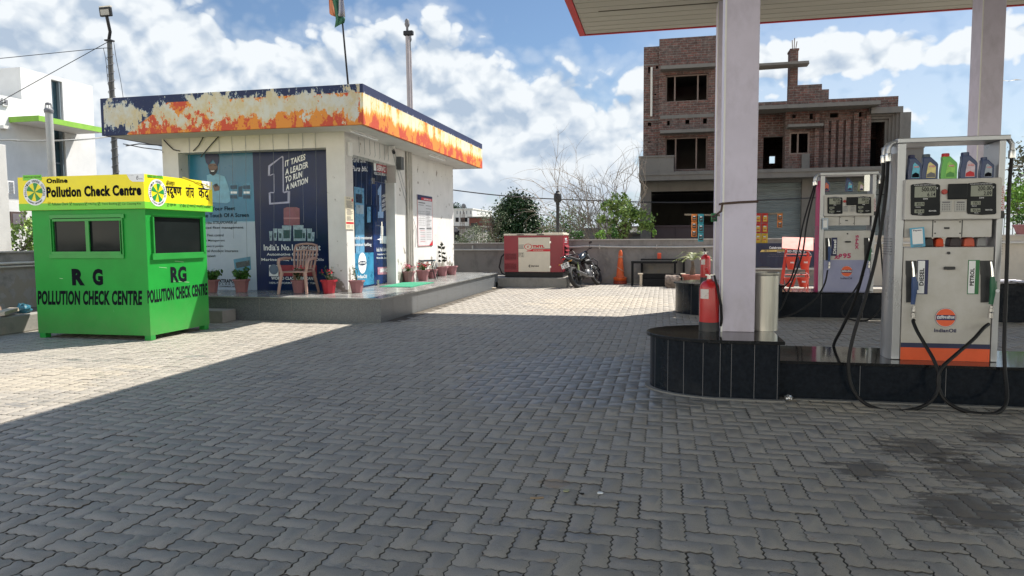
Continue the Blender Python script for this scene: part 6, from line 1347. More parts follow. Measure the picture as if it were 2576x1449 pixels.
def banner():
    Y = 21.2; x0, x1 = pt(1842, 640, Y=Y).x, 4.2; z0, z1 = pt(1900, 672, Y=Y).z, pt(1900, 612, Y=Y).z
    o = empty('banner', ((x0+x1)/2, Y, z0), 'navy anniversary banner with cream and white lettering on the rear wall', 'banner')
    m = MB(); k = 40; vs = []
    for i in range(k+1):
        x = x0+(x1-x0)*i/k; w_ = .012*sin(i*.9)+.01*sin(i*2.3); vs += [(x, Y+w_, z0+.02*sin(i*.5)), (x, Y+w_*.3, z1)]
    m.add(vs, [(2*i, 2*i+2, 2*i+3, 2*i+1) for i in range(k)]); sh = m.build('sheet', mat('banner_navy', S('1b2742'), .45, var=.15, scale=3), o, smooth=True)
    m = MB(); B_ = lambda x, y: pt(x, y, Y=Y-.035)
    def tx(s_, xa, xb, yt, yb_, M, b_=.03): m.mat(M); BL, BR, TL = B_(xa, yb_), B_(xb, yb_), B_(xa, yt); BR.z = BL.z; TL.x = BL.x; m.text(s_, BL, BR, TL, b_)
    gold = mat('gold_print', S('c9b26a'), .5)
    tx('Celebrate', 1935, 1966, 620, 626, white_ink); tx('2024', 1970, 1994, 617, 627, gold); tx('with', 1997, 2009, 621, 627, white_ink)
    m.mat(gold); m.quad(B_(1912, 634), B_(1975, 633), B_(1972, 628), B_(1916, 628.5)); tx('80 XTRA', 1923, 1950, 629, 633, navy_ink); tx('REWARD POINTS', 1955, 2025, 629, 635, white_ink); tx('Use your XTRAREWARDS card now', 1935, 2008, 638, 641, grey_ink, .01); tx('at any outlet of your choice today', 1931, 1980, 643, 646, grey_ink, .01)
    m.build('lettering', None, sh)
    m = MB(); m.tube([(x0, Y-.02, z0-.05), (x1, Y-.02, z0-.05)], .03, 8); m.build('batten', pipe_w, o)
banner()
# ---------------------------------------------------------------- unfinished brick building
def brick_mat():
    m = bpy.data.materials.new('raw_brick'); m.use_nodes = True; N, L = nodes(m); p = N['Principled BSDF']; p.inputs['Roughness'].default_value = .92
    g = N.new('ShaderNodeNewGeometry'); s = N.new('ShaderNodeSeparateXYZ'); L(g.outputs['Position'], s.inputs[0]); c = N.new('ShaderNodeCombineXYZ')
    a = N.new('ShaderNodeMath'); a.operation = 'ADD'; L(s.outputs[0], a.inputs[0]); L(s.outputs[1], a.inputs[1]); L(a.outputs[0], c.inputs[0]); L(s.outputs[2], c.inputs[1])
    b = N.new('ShaderNodeTexBrick'); L(c.outputs[0], b.inputs[0]); b.inputs['Scale'].default_value = 1; b.inputs['Brick Width'].default_value = .24; b.inputs['Row Height'].default_value = .085; b.inputs['Mortar Size'].default_value = .011; b.inputs['Mortar Smooth'].default_value = .3
    b.inputs['Color1'].default_value = (.135, .062, .050, 1); b.inputs['Color2'].default_value = (.075, .044, .038, 1); b.inputs['Mortar'].default_value = (.15, .135, .12, 1); b.inputs['Bias'].default_value = -.1
    n = N.new('ShaderNodeTexNoise'); n.inputs['Scale'].default_value = 1.4; n.inputs['Detail'].default_value = 9; n.inputs['Roughness'].default_value = .7; L(c.outputs[0], n.inputs[0])
    r = N.new('ShaderNodeMapRange'); L(n.outputs[0], r.inputs[0]); r.inputs[1].default_value = .48; r.inputs[2].default_value = .68; r.inputs[4].default_value = .75
    mx = N.new('ShaderNodeMix'); mx.data_type = 'RGBA'; L(r.outputs[0], mx.inputs[0]); L(b.outputs[0], mx.inputs[6]); mx.inputs[7].default_value = (.12, .105, .095, 1)
    n2 = N.new('ShaderNodeTexNoise'); n2.inputs['Scale'].default_value = 7; n2.inputs['Detail'].default_value = 6; n2.inputs['Roughness'].default_value = .75; L(c.outputs[0], n2.inputs[0])
    r2 = N.new('ShaderNodeMapRange'); L(n2.outputs[0], r2.inputs[0]); r2.inputs[1].default_value = .35; r2.inputs[2].default_value = .65; r2.inputs[3].default_value = .5; r2.inputs[4].default_value = 1.4
    m2 = N.new('ShaderNodeMix'); m2.data_type = 'RGBA'; m2.blend_type = 'MULTIPLY'; m2.inputs[0].default_value = 1; L(mx.outputs[2], m2.inputs[6]); L(r2.outputs[0], m2.inputs[7])
    L(m2.outputs[2], p.inputs['Base Color']); bm = N.new('ShaderNodeBump'); bm.inputs['Strength'].default_value = .8; bm.inputs['Distance'].default_value = .02; L(b.outputs['Fac'], bm.inputs['Height']); bm.invert = True; L(bm.outputs[0], p.inputs['Normal']); return m
brick = brick_mat(); conc = plaster('raw_concrete', (.135, .129, .118), (.09, .085, .08), .8, .5, bump=.5); shutter_m = mat('shutter_steel', S('8d9698'), .45, .3, var=.12, scale=2, stretch=(1, 1, 6))
def brick_building():
    YB = 26.0; o = empty('unfinished_building', (3.5, 29, 0), 'unfinished dark brick building with empty window openings and stepped parapet', 'building')
    QX = lambda x: 1542.9+.3934*x
    QY = lambda y: 67.1+.3934*y
    W_ = lambda x, y, Y=YB: pt(QX(x), QY(y), Y=Y)
    X_ = lambda x, y=600: W_(x, y).x
    Zl = lambda y, x=400: W_(x, y).z       # heights read on the left part
    def cut_wall(mb, x0, x1, z0, z1, Y0, Y1, holes):
        "a wall slab with rectangular holes, butted blocks"
        xs = sorted({x0, x1, *[h[0] for h in holes], *[h[1] for h in holes]}); zs = sorted({z0, z1, *[h[2] for h in holes], *[h[3] for h in holes]})
        xs = [x for x in xs if x0-1e-6 <= x <= x1+1e-6]; zs = [z for z in zs if z0-1e-6 <= z <= z1+1e-6]
        for i in range(len(xs)-1):
            j = 0
            while j < len(zs)-1:
                cx = (xs[i]+xs[i+1])/2; k = j
                solid = lambda q_: not any(h[0] < cx < h[1] and h[2] < (zs[q_]+zs[q_+1])/2 < h[3] for h in holes)
                if not solid(j): j += 1; continue
                while k+1 < len(zs)-1 and solid(k+1): k += 1
                mb.box(xs[i], xs[i+1], Y0, Y1, zs[j], zs[k+1]); j = k+1
    zfloor1 = Zl(935, 400); zslab = Zl(993, 400); xL = X_(192); xT = X_(800)   # tower from xL to xT
    H = lambda x0, y0, x1, y1: (W_(x0, y0).x, W_(x1, y1).x, W_(x0, y1).z, W_(x1, y0).z)
    w1, w2 = H(335, 299, 605, 488), H(332, 702, 600, 923)
    small = [H(222, 255, 236, 298), H(272, 250, 286, 270), H(220, 612, 242, 636), H(344, 605, 360, 636), H(460, 598, 486, 626), H(573, 588, 597, 624), H(220, 734, 238, 742), H(262, 428, 275, 438), H(216, 840, 232, 852)]
    m = MB(); zt0 = W_(240, 128).z; zt1 = W_(400, 78).z
    cut_wall(m, xL, X_(290), zfloor1, zt0, YB, YB+.25, small); cut_wall(m, X_(290), xT, zfloor1, zt1, YB-.12, YB+.2, [w1, w2]+small)
    m.box(xL, xL+.23, YB+.25, YB+7, zfloor1, zt0); m.box(xT-.23, xT, YB+.2, YB+7, zfloor1, zt1); m.box(X_(290), xT-.23, YB+6.7, YB+7, zfloor1, zt1)
    m.build('tower_wall', brick, o)
    m = MB(); zr = W_(400, 265).z
    m.box(xL+.02, X_(1935)-.45, YB+.31, YB+6.75, zfloor1-.35, zfloor1-.02); m.box(xL+.23, xT-.23, YB+.26, YB+6.6, zr, zr+.15); m.box(xL+.23, xT-.23, YB+.26, YB+6.6, W_(400, 590).z, W_(400, 590).z+.15); m.box(xL+.23, xT-.23, YB+3.2, YB+3.4, zfloor1, zr); m.build('inner_floor', conc, o)
    for ya_, yb_ in ((290, 268), (692, 672)):
        m = MB(); m.box(X_(300), X_(640), YB-.55, YB-.12, W_(400, ya_).z, W_(400, yb_).z); m.build('sunshade_slab', conc, o)
    m = MB(); m.box(xL-.002, X_(288), YB-.01, YB+.02, W_(240, 248).z, W_(240, 238).z); m.box(X_(300), X_(640), YB-.135, YB-.12, W_(400, 590).z, W_(400, 568).z); m.box(xL, X_(288), YB-.015, YB, W_(240, 602).z, W_(240, 590).z)
    m.build('concrete_band', conc, o)
    def window(h, divs, M=None):
        x0, x1, z0, z1 = h; t = .05; f = MB(); Yw = YB+.0
        f.box(x0, x1, Yw, Yw+.06, z0, z0+t); f.box(x0, x1, Yw, Yw+.06, z1-t, z1); f.box(x0, x0+t, Yw, Yw+.06, z0+t, z1-t); f.box(x1-t, x1, Yw, Yw+.06, z0+t, z1-t)
        for d in divs: x = x0+(x1-x0)*d; f.box(x-t/2, x+t/2, Yw, Yw+.06, z0+t, z1-t)
        return f.build('window_frame', mat('frame_rust', S('6d5f58'), .8), o)
    window(w1, (.22, .76)); window(w2, (.25, .74))
    m = MB(); m.tube([(X_(243), YB-.05, W_(243, 262).z), (X_(243), YB-.05, W_(243, 575).z)], .04, 8); m.build('downpipe', pipe_w, o)
    # middle and right block, roofline at y~450
    xM0, xM1, xR = xT, X_(1632), X_(1822, 500); zM = W_(1400, 462).z; zBand = W_(1200, 905).z
    Yr = YB+.5
    door = (W_(960, 705, Yr).x, W_(1090, 705, Yr).x, zfloor1+.0, W_(1000, 705, Yr).z); wm = H(1128, 672, 1252, 818)
    hs = [H(968, 596, 996, 622), H(1072, 592, 1098, 618)]
    m = MB(); zMl = W_(1000, 552).z
    xa = X_(1108)
    cut_wall(m, xM0, xa, zfloor1, zM-.3, Yr, Yr+.23, [door]); m.box(xa-.03, xa, YB, Yr, zfloor1, zM-.3)
    sm_ = [H(1145, 562, 1168, 586), H(1256, 555, 1278, 592), H(1386, 550, 1440, 582), H(1556, 545, 1588, 578), H(1375, 668, 1390, 680), H(1372, 782, 1386, 794), H(1556, 660, 1574, 672), H(1555, 776, 1570, 788)]
    cut_wall(m, xa, xM1, zfloor1, zM-.3, YB, YB+.23, [wm]+sm_)
    for x in (1300, 1360, 1405, 1452, 1498, 1548, 1598, 1628): m.box(X_(x)-.07, X_(x)+.07, YB-.12, YB, zfloor1+.0, W_(1400, 600).z if x not in (1300, 1628, 1548) else W_(1400, 556).z)
    m.box(xM0, xR, YB-.0, YB+.23, W_(1400, 515).z+.05, zM)                       # parapet brick
    m.build('facade_wall', brick, o)
    m = MB(); zpar = zM; m.box(X_(1115), X_(1330), YB+.02, YB+.25, zpar, W_(1200, 372).z); m.box(X_(1330), X_(1375), YB+.02, YB+.25, zpar, W_(1350, 400).z); m.build('parapet', brick, o)
    m = MB(); m.box(X_(1133), X_(1183), YB+.27, YB+.8, zM-.2, W_(1150, 140).z); m.box(X_(1129), X_(1187), YB+.24, YB+.83, W_(1150, 140).z, W_(1150, 128).z); sh = m.build('pillar', brick, o)
    m = MB(); 
    for dx, dz in ((-.03, .35), (.02, .42), (.07, .3)): m.tube([(X_(1158)+dx, YB+.5, W_(1150, 128).z), (X_(1158)+dx*1.6, YB+.5, W_(1150, 128).z+dz)], .014, 5)
    m.build('rebar', mat('rebar', S('5c4638'), .8), sh)
    zbm0, zbm1 = W_(1000, 268).z, W_(1000, 240).z; a = X_(700); b = X_(1252); m = MB(); m.prism([(a, zbm0), (b-.06, zbm0+.05), (b, zbm1), (a, zbm1-.02)], YB+.1, YB+.265, 'y'); m.box(a, b-.1, YB-.3, YB+.1, zbm1-.10, zbm1-.02); m.build('roof_beam', conc, o)
    m = MB(); z0, z1 = W_(1300, 537).z, W_(1300, 515).z; m.box(X_(905), X_(1665), YB-.75, YB+.24, z0, z1); m.build('sunshade_slab', conc, o); m = MB(); m.box(X_(1105), X_(1325), YB-.5, YB, W_(1200, 652).z, W_(1200, 636).z); m.build('sunshade_slab', conc, o); m = MB()
    m.box(xM0, xa-.03, YB-.1, Yr, zM-.32, zM-.2)
    m.build('roof_edge', conc, o)
    window(wm, (.42,)); m = MB(); m.box(X_(1208), X_(1258), YB-.1, YB, zfloor1, W_(1230, 815).z); m.build('concrete_patch', conc, o)
    # interior of the middle: back wall with a bright opening
    bo = (W_(998, 850, YB+6).x, W_(1037, 850, YB+6).x, W_(1015, 874, YB+6).z, W_(1015, 826, YB+6).z)
    m = MB(); cut_wall(m, xM0, xR, zfloor1, zM-.3, YB+6, YB+6.23, [bo]); m.box(xR-.23, xR, YB+.23, YB+6, zfloor1, zM-.3); m.build('rear_wall', brick, o)
    m = MB(); m.box(xM0, xR-.24, YB+.24, YB+5.99, zM-.3, zM-.15); m.box(xM0+.1, xM0+.2, Yr+.3, YB+5.9, zfloor1, zM-.31); m.build('roof_slab', conc, o)
    # right wing with stepped frame round a deep opening
    xw0, xw1 = xM1, W_(1885, 600).x; zw = W_(1850, 556).z; wz0 = W_(1700, 880).z
    op = (xw0+.02, W_(1782, 700).x, wz0, W_(1700, 605).z)
    m = MB(); m.box(xw0, xR, YB+.01, YB+.22, op[3]+.35, W_(1400, 515).z+.05)
    m.build('wing_brick', brick, o)
    m = MB(); n = 5
    for i in range(n):
        d = .085*i; m.box(xw0+.001, xw1-.25-d, YB-.30+.1*i, YB-.2+.1*i, op[3]+.42-d-.085, op[3]+.42-d); m.box(xw1-.25-d-.085, xw1-.25-d, YB-.30+.1*i, YB-.2+.1*i, wz0, op[3]+.42-d-.085)
    m.box(xw1-.249, xw1, YB-.3, YB+1.5, wz0, zw); m.box(xw0+.001, xw1-.25, YB-.31, YB+.0, op[3]+.425, zw)
    m.build('stepped_frame', conc, o)
    m = MB(); m.box(xw0+.1, xw1-.5, YB+1.6, YB+1.8, wz0, op[3]+.4); m.build('wing_rear_wall', brick, o)
    m = MB(); m.box(xw0+.3, xw0+1.45, YB+1.55, YB+1.59, wz0, wz0+(op[3]-wz0)*.72); m.box(xw0+.84, xw0+.89, YB+1.52, YB+1.56, wz0, wz0+(op[3]-wz0)*.72); m.build('window', dark_hole, o)
    # first floor slab band and balcony boxes
    zb0, zb1 = Zl(993), Zl(940); xE = X_(1935)
    m = MB(); m.box(X_(172), xE, YB-.9, YB+.3, zb0, zb1); m.box(X_(172)-.02, xE+.02, YB-.93, YB-.9, zb1-.12, zb1-.02); m.build('floor_band', conc, o)
    m = MB(); z = W_(280, 852).z; m.box(X_(172), X_(388), YB-.9, YB-.8, zb1, z); m.box(X_(172)-.015, X_(388)+.015, YB-.93, YB-.78, z, z+.05); m.box(X_(172), X_(172)+.1, YB-.8, YB, zb1, z); m.build('balcony', conc, o)
    m = MB(); z = W_(1800, 800).z; m.box(X_(1675), X_(1930), YB-.9, YB-.8, zb1, z); m.box(X_(1675)-.015, X_(1930)+.015, YB-.93, YB-.78, z, z+.05); m.build('balcony', conc, o)
    # ground floor
    zg = zb0; shop_ = H(243, 1048, 700, 1400); m = MB(); x0s, x1s = shop_[0], xT-.3
    m.box(X_(178), x0s, YB-.2, YB+.2, 0, zg); m.box(x0s, x1s, YB-.2, YB+.2, shop_[3], zg); m.box(x1s, X_(905), YB-.2, YB+.2, 0, zg)
    sA, sB, sC, sD = X_(908), X_(1210), X_(1320), X_(1760); zs = W_(1050, 1000).z
    m.box(sA, sB, YB-.2, YB+.2, zs+.25, zg); m.box(sB, sC, YB-.2, YB+.2, 0, zg); m.box(sC, sD, YB-.2, YB+.2, zs+.25, zg); m.box(sD, xE-.2, YB-.2, YB+.2, 0, zg); m.build('ground_floor_wall', conc, o)
    m = MB(); m.box(xL, X_(180), YB+.2, YB+7, 0, zg); m.box(X_(905), X_(905)+.2, YB+.2, YB+7, 0, zg); m.box(X_(180), xE, YB+6.8, YB+7, 0, zg); m.box(xE-.4, xE-.2, YB+.2, YB+6.8, 0, zg); m.build('side_wall', conc, o)
    for a, b in ((sA, sB), (sC, sD)):
        m = MB(); n = 56; pts_ = []
        for i in range(n*4+1):
            z = zs*i/(n*4); pts_.append((YB+.02*sin(i*pi/2), z))
        vs = [(a, y, z) for y, z in pts_]+[(b, y, z) for y, z in pts_]; k = len(pts_); m.add(vs, [(i, k+i, k+i+1, i+1) for i in range(k-1)]); r_ = m.build('roller_shutter', shutter_m, o)
        m = MB(); m.box(a, b, YB-.15, YB+.1, zs, zs+.25); m.build('shutter_box', mat('box_dark_steel', S('4c4c4c'), .6, var=.2), r_)
    m = MB(); zg_ = W_(400, 1270).z; m.box(x0s, x1s, YB+.0, YB+.05, 0, zg_); [m.box(x, x+.04, YB-.03, YB, 0, zg_) for x in np.linspace(x0s, x1s-.04, 4)]; m.box(x0s, x1s, YB-.04, YB-.03, zg_-.06, zg_); m.build('folding_gate', mat('gate_maroon', S('3b2f33'), .7, var=.15), o)
    return YB
brick_building()
# ---------------------------------------------------------------- white house at the left, vent pipe, street lamp, roof pipes, flag
def white_house():
    X = -16.0; o = empty('white_house', (-19, 14, 0), 'white plastered house with green edged concrete shade and tall strip window', 'house')
    wh = plaster('house_white', (.58, .58, .575), (.45, .45, .45), .25, .5, bump=.08); W_ = lambda x, y: pt(x, y, X=X)
    yF = W_(243, 430).y; yU = W_(50, 168).y; zl = W_(54, 250).z; zu = W_(120, 187).z
    s0, s1 = W_(128, 199).y, W_(156, 205).y; sz1 = W_(140, 202).z; sz0 = W_(150, 440).z-.8
    m = MB(); m.box(X-.2, X, yU, s0, zl, zu); m.box(X-.2, X, s1, yF, zl, zu); m.box(X-.2, X, s0, s1, sz1, zu)
    m.box(X-6, X-.2, yU, yU+.2, zl, zu); m.box(X-6, X-.2, yF-.2, yF, 0, zu); m.box(X-.2, X, 6, s0, 0, zl); m.box(X-.2, X, s1, yF, 0, zl); m.box(X-.2, X, s0, s1, 0, sz0); m.box(X-6, X-.2, 6, 6.2, 0, zl); m.build('wall', wh, o)
    m = MB(); m.box(X-6, X-.2, 6.2, yU, zl-.15, zl); m.box(X-6, X-.2, yU+.2, yF-.2, zu-.15, zu); m.build('roof', wh, o)
    m = MB(); m.box(X-.16, X-.12, s0, s1, sz0, sz1); st = m.build('strip_window', mat('strip_glass', S('3c5660'), .1, c2=S('22343a'), scale=1.2, spec=.8), o)
    m = MB(); ym = s1-.06; m.box(X-.11, X-.02, ym-.03, ym, sz0, sz1); [m.box(X-.115, X-.09, s0, s1, z, z+.04) for z in np.arange(sz0, sz1, 1.1)]; m.build('window_frame', mat('alu_frame', S('5f6a70'), .5), st)
    XL = X+.9; a, b = pt(97, 290, X=XL), pt(264, 324, X=XL); z0 = pt(97, 304, X=XL).z; m = MB(); m.box(X+.002, XL-.03, a.y+.03, b.y-.03, z0, a.z-.02); sl = m.build('shade_slab', wh, o)
    m = MB(); m.box(XL-.03, XL, a.y, b.y, z0, a.z); m.box(X+.002, XL-.03, a.y, a.y+.03, z0, a.z); m.build('green_edge', mat('lime_paint', S('7fae3c'), .6), sl)
    for (x0, y0, x1, y1), M in (((6, 250, 16, 265), 0), ((24, 532, 64, 569), 1)):
        p, q_ = W_(x0, y0), W_(x1, y1); m = MB(); 
        if M: m.box(X-.01, X+.03, p.y, q_.y, q_.z, p.z); f = m.build('window', mat('brown_frame', S('4a3a36'), .6), o); m = MB(); m.box(X+.031, X+.036, p.y+.05, q_.y-.05, q_.z+.05, p.z-.05); m.build('pane', mat('dull_pane', S('6f6a6e'), .2, var=.1), f)
        else: m.box(X-.01, X+.05, p.y-.03, q_.y+.03, q_.z-.03, p.z+.03); f = m.build('vent_window', wh, o); m = MB(); m.box(X+.051, X+.055, p.y, q_.y, q_.z, p.z); m.build('pane', grey_ink, f)
    p, q_ = W_(-6, 455), W_(12, 488); m = MB(); m.box(X, X+.3, p.y, q_.y, q_.z, p.z); f = m.build('air_conditioner', white_paint, o); m = MB(); [m.box(X+.301, X+.31, p.y+.02, q_.y-.02, z, z+.012) for z in np.arange(q_.z+.02, p.z-.02, .035)]; m.build('grille', grey_ink, f)
    p, q_ = W_(-4, 315), W_(14, 326); m = MB(); m.box(X, X+.15, p.y, q_.y, q_.z, p.z); m.build('ledge', wh, o)
white_house()
b_ = pt(131, 437, Y=11.6); x, y = b_.x, 11.6; zt = pt(124, 280, Y=y).z
o = empty('vent_pipe', (x, y, 0), 'thick grey vent pipe with louvred cap behind the kiosk sign', 'pipe')
m = MB(); m.tube([(x, y, 0), (x, y, zt)], .067, 16); m.build('pipe', mat('pvc_vent', S('a5a5a3'), .5, var=.06), o, smooth=True)
m = MB(); m.lathe([(.078, zt-.03), (.083, zt), (.083, zt+.03), (.06, zt+.06)], (x, y, 0), 16); m.lathe([(.055, zt+.13), (.05, zt+.16), (.02, zt+.17)], (x, y, 0), 16)
for k in range(8): a = 2*pi*k/8; m.tube([(x+.06*cos(a), y+.06*sin(a), zt+.05), (x+.05*cos(a), y+.05*sin(a), zt+.14)], .006, 5)
m.build('cap', grey_ink, o, smooth=True, angle=30)
def street_lamp():
    Y = 14.0; b = pt(291, 430, Y=Y); t = pt(283, 100, Y=Y); x = b.x; o = empty('street_lamp', (x, Y, 0), 'grey street lamp pole wound with wire and square floodlight head', 'street lamp')
    m = MB(); m.tube([(x, Y, 0), (x, Y, t.z)], [.075, .052], 10); p = m.build('pole', mat('lamp_pole', S('5c5c5a'), .7, c2=S('43423f'), scale=9, stretch=(1, 1, .3)), o, smooth=True)
    m = MB(); m.tube([(x+.075*cos(a), Y+.075*sin(a), 2.8+a/(2*pi)*.19) for a in np.arange(0, 2*pi*15.5, .55)], .007, 4); m.build('wire_winding', grey_ink, p)
    h = pt(265, 42, Y=Y); m = MB(); m.tube([(x-.02, Y, t.z-.02), pt(277, 80, Y=Y-.05), pt(267.5, 36, Y=Y-.12)], .035, 10); m.box(x-.08, x+.08, Y-.07, Y+.07, t.z-.03, t.z); ar = m.build('arm', black_metal, o, smooth=True, angle=30)
    w_ = .155; m = MB(); m.box(-w_, w_, -.03, .04, -.1, .105)
    hd = MB(); hd.box(-w_, w_, -.03, .04, -.1, .105); c_ = pt(266, 30, Y=Y-.15); hd.v = [tuple(Vector(c_)+Matrix.Rotation(radians(8), 3, 'X') @ Vector((a*(1.0 if b < 0 else .96), b, cc))) for a, b, cc in hd.v]; q_ = hd.build('lamp_head', black_metal, o, bev=.02)
    m = MB(); m.box(-w_*.72, w_*.72, -.036, -.031, -.07, .05); m.v = [tuple(Vector(c_)+Matrix.Rotation(radians(8), 3, 'X') @ Vector(v)) for v in m.v]; m.build('lens', mat('lamp_lens', S('8a8a86'), .2, var=.1), q_)
    m = MB(); 
    for i in range(9): xx = -w_*.9+i*w_*.225; m.box(xx-.006, xx+.006, -.02, .05, .105, .13)
    m.v = [tuple(Vector(c_)+Matrix.Rotation(radians(8), 3, 'X') @ Vector(v)) for v in m.v]; m.build('heat_sink', mat('sink_pale', S('b5b0a4'), .6), q_)
street_lamp()
def wire(P, label, r_=.008, Mx=None, grp='wires overhead'):
    m = MB(); m.tube(spline(P, 6), r_, 5); return tag(m.build('overhead_wire', Mx or wire_mat, smooth=True), label, 'wire', grp)
Y = 14.0
wire([pt(-1100, 230, Y=13), pt(-400, 185, Y=13), pt(-40, 150, Y=13), pt(0, 147, Y=13.2), pt(100, 137, Y=13.5), pt(200, 127, Y=13.8), pt(262, 121, Y=13.9), pt(283, 122, Y=13.95)], 'double wire running left from just below the top of the street lamp')
wire([pt(-900, 640, Y=10.5), pt(-60, 290, Y=12), pt(0, 256, Y=12.4), pt(140, 178, Y=13.3), pt(276, 103, Y=13.95)], 'wire slanting down left from the top of the street lamp pole')
wire([pt(260, 121, Y=13.9), pt(266, 150, Y=13.95), pt(271, 200, Y=13.95), pt(279, 249, Y=13.9)], 'thin wire hanging just left of the street lamp pole', .006)
wire([pt(286, 104, Y=13.95), pt(293, 150, Y=14), pt(303, 200, Y=14), pt(310, 246, Y=14)], 'thin wire hanging right of the street lamp pole to the roof', .006)
wire([pt(-900, 345, Y=10), pt(-40, 352, Y=11.4), pt(40, 354, Y=11.6), pt(150, 354, Y=11.8), pt(230, 349, Y=12.5), pt(280, 343, Y=13.9)], 'thick pale cable sagging from the left edge to the street lamp', .018, mat('pale_cable', S('8f8f8c'), .6))
wire([pt(1100, 470, Y=25), pt(1140, 478, Y=25), pt(1260, 492, Y=25), pt(1400, 501, Y=25), pt(1640, 509, Y=25), pt(1800, 508, Y=25), pt(2000, 500, Y=25), pt(2250, 488, Y=25)], 'dark cable crossing behind the generator to the brick building', .022)
for (xb, yb_, xt, yt, Yp, r_, lab) in ((1028, 278, 1020.5, 92, 17.0, .05, 'taller pale vent pipe rising behind the shop roof'), (1034, 284, 1030, 128, 17.4, .04, 'shorter vent pipe behind the taller one above the shop roof')):
    b, t = pt(xb, yb_, Y=Yp), pt(xt, yt, Y=Yp); o = empty('roof_pipe', (b.x, Yp, 4.1), lab, 'pipe', 'vent pipes above the shop')
    m = MB(); m.tube([(b.x+.02, Yp, 4.1), (b.x, Yp, t.z)], r_, 12); m.build('pipe', mat('pipe_pink_grey', S('9c9494'), .5), o, smooth=True)
    m = MB(); m.lathe([(r_*.7, t.z), (r_*.6, t.z+.22), (r_*1.1, t.z+.26), (r_*1.35, t.z+.30), (r_*1.1, t.z+.34), (r_*1.2, t.z+.38), (r_*.6, t.z+.43)], (b.x, Yp, 0), 12); m.build('cap', grey_ink, o, smooth=True)
    if r_ > .045: m = MB(); m.box(b.x-.09, b.x+.16, Yp-.07, Yp+.05, t.z+.02, t.z+.13); m.build('bracket', black_metal, o, bev=.02)
def flag():
    Y = 11.55; b, t = pt(876, 218, Y=Y), pt(855, -60, Y=Y); o = empty('flag_pole', (b.x, Y, 4.1), 'dark flag pole leaning slightly above the corner of the shop roof', 'flag pole')
    m = MB(); m.tube([(b.x, Y, 4.1), pt(862, 62, Y=Y), t], [.018, .016, .013], 8); m.build('pole', black_metal, o, smooth=True)
    f = empty('flag', (t.x, Y, 5), 'furled saffron white and green flag with frayed edges hanging on the dark pole', 'flag')
    def cloth(name, L_, R_, M, dy, ph):
        n = len(L_); k = 8; vs = []
        for i in range(n):
            for j in range(k+1):
                u = j/k; x = L_[i][0]*(1-u)+R_[i][0]*u; y = L_[i][1]*(1-u)+R_[i][1]*u; p = pt(x, y, Y=Y+dy+.02*sin(u*7+ph+i*.4)); vs.append(p)
        m = MB(); m.add(vs, [(i*(k+1)+j, i*(k+1)+j+1, (i+1)*(k+1)+j+1, (i+1)*(k+1)+j) for i in range(n-1) for j in range(k)]); ob = m.build(name, M, f, smooth=True); q_ = ob.modifiers.new('s', 'SOLIDIFY'); q_.thickness = .003
    sf, wf, gf = mat('flag_saffron', S('b9714c'), .8, var=.1), mat('flag_white', S('9d9da8'), .8, var=.06), mat('flag_green', S('2f6048'), .8, var=.12)
    cloth('saffron_band', [(826, -40), (827, 0), (828, 20), (829, 34), (833, 38)], [(836, -40), (838, 0), (842, 20), (846, 36), (845, 43)], sf, .03, 0)
    cloth('green_band', [(834, -40), (836, 0), (843, 30), (845, 50), (842, 70)], [(848, -40), (852, 0), (856, 30), (860, 46), (866, 56)], gf, .0, 1)
    cloth('white_band', [(850, -40), (852, 0), (852, 25), (851, 40)], [(860, -40), (864, 0), (867, 25), (868, 43)], wf, -.03, 2)
    cloth('green_fold', [(853, 41), (849, 52), (845, 66)], [(868, 44), (868, 50), (866, 58)], gf, -.02, 0)
flag()
# ---------------------------------------------------------------- trees and plants beyond the walls
def tree(name, label, base, blobs, nleaf, lsz, M, cat='tree', group=None, seed=0, trunk_r=.12, limbs=8, gap=.35, bm_=None):
    """blobs: (x, y, z, rx, ry, rz) crown masses; leaves gather into clumps so light gets through"""
    q = np.random.default_rng(seed); o = empty(name, base, label, cat, group); x, y, z = base; C = []
    vol = np.array([b[3]*b[4]*b[5] for b in blobs]); vol = vol/vol.sum()
    cl = []
    ncl = max(12, nleaf//28)
    for b, v in zip(blobs, vol):
        n = max(3, int(ncl*v)); d = q.normal(size=(n, 3)); d /= np.linalg.norm(d, axis=1)[:, None]; r_ = q.uniform(gap, 1, n)**.6; cl.append(np.array(b[:3])+d*r_[:, None]*np.array(b[3:])*q.uniform(.85, 1.08, (n, 1)))
    cl = np.concatenate(cl); rad = np.mean([b[3] for b in blobs])*.2
    pick = q.integers(0, len(cl), nleaf); C = cl[pick]+q.normal(size=(nleaf, 3))*rad*q.uniform(.5, 1.2, (nleaf, 1))
    m = MB(); leaves(m, C, lsz, .55, seed+1); m.build('crown', M, o)
    m = MB(); top = Vector(cl.mean(0)); m.tube([base, Vector(base).lerp(top, .4)+Vector((.05, 0, 0)), top], [trunk_r, trunk_r*.75, trunk_r*.35], 8)
    for i in range(limbs):
        e = Vector(cl[q.integers(len(cl))]); s = Vector(base).lerp(top, q.uniform(.3, .9)); m.tube([s, s.lerp(e, .5)+Vector((0, 0, .1*trunk_r*8)), e], [trunk_r*.4, trunk_r*.25, trunk_r*.08], 5)
    m.build('trunk', bm_ or bark, o, smooth=True); return o
G = lambda x, y, Y: pt(x, y, Y=Y)
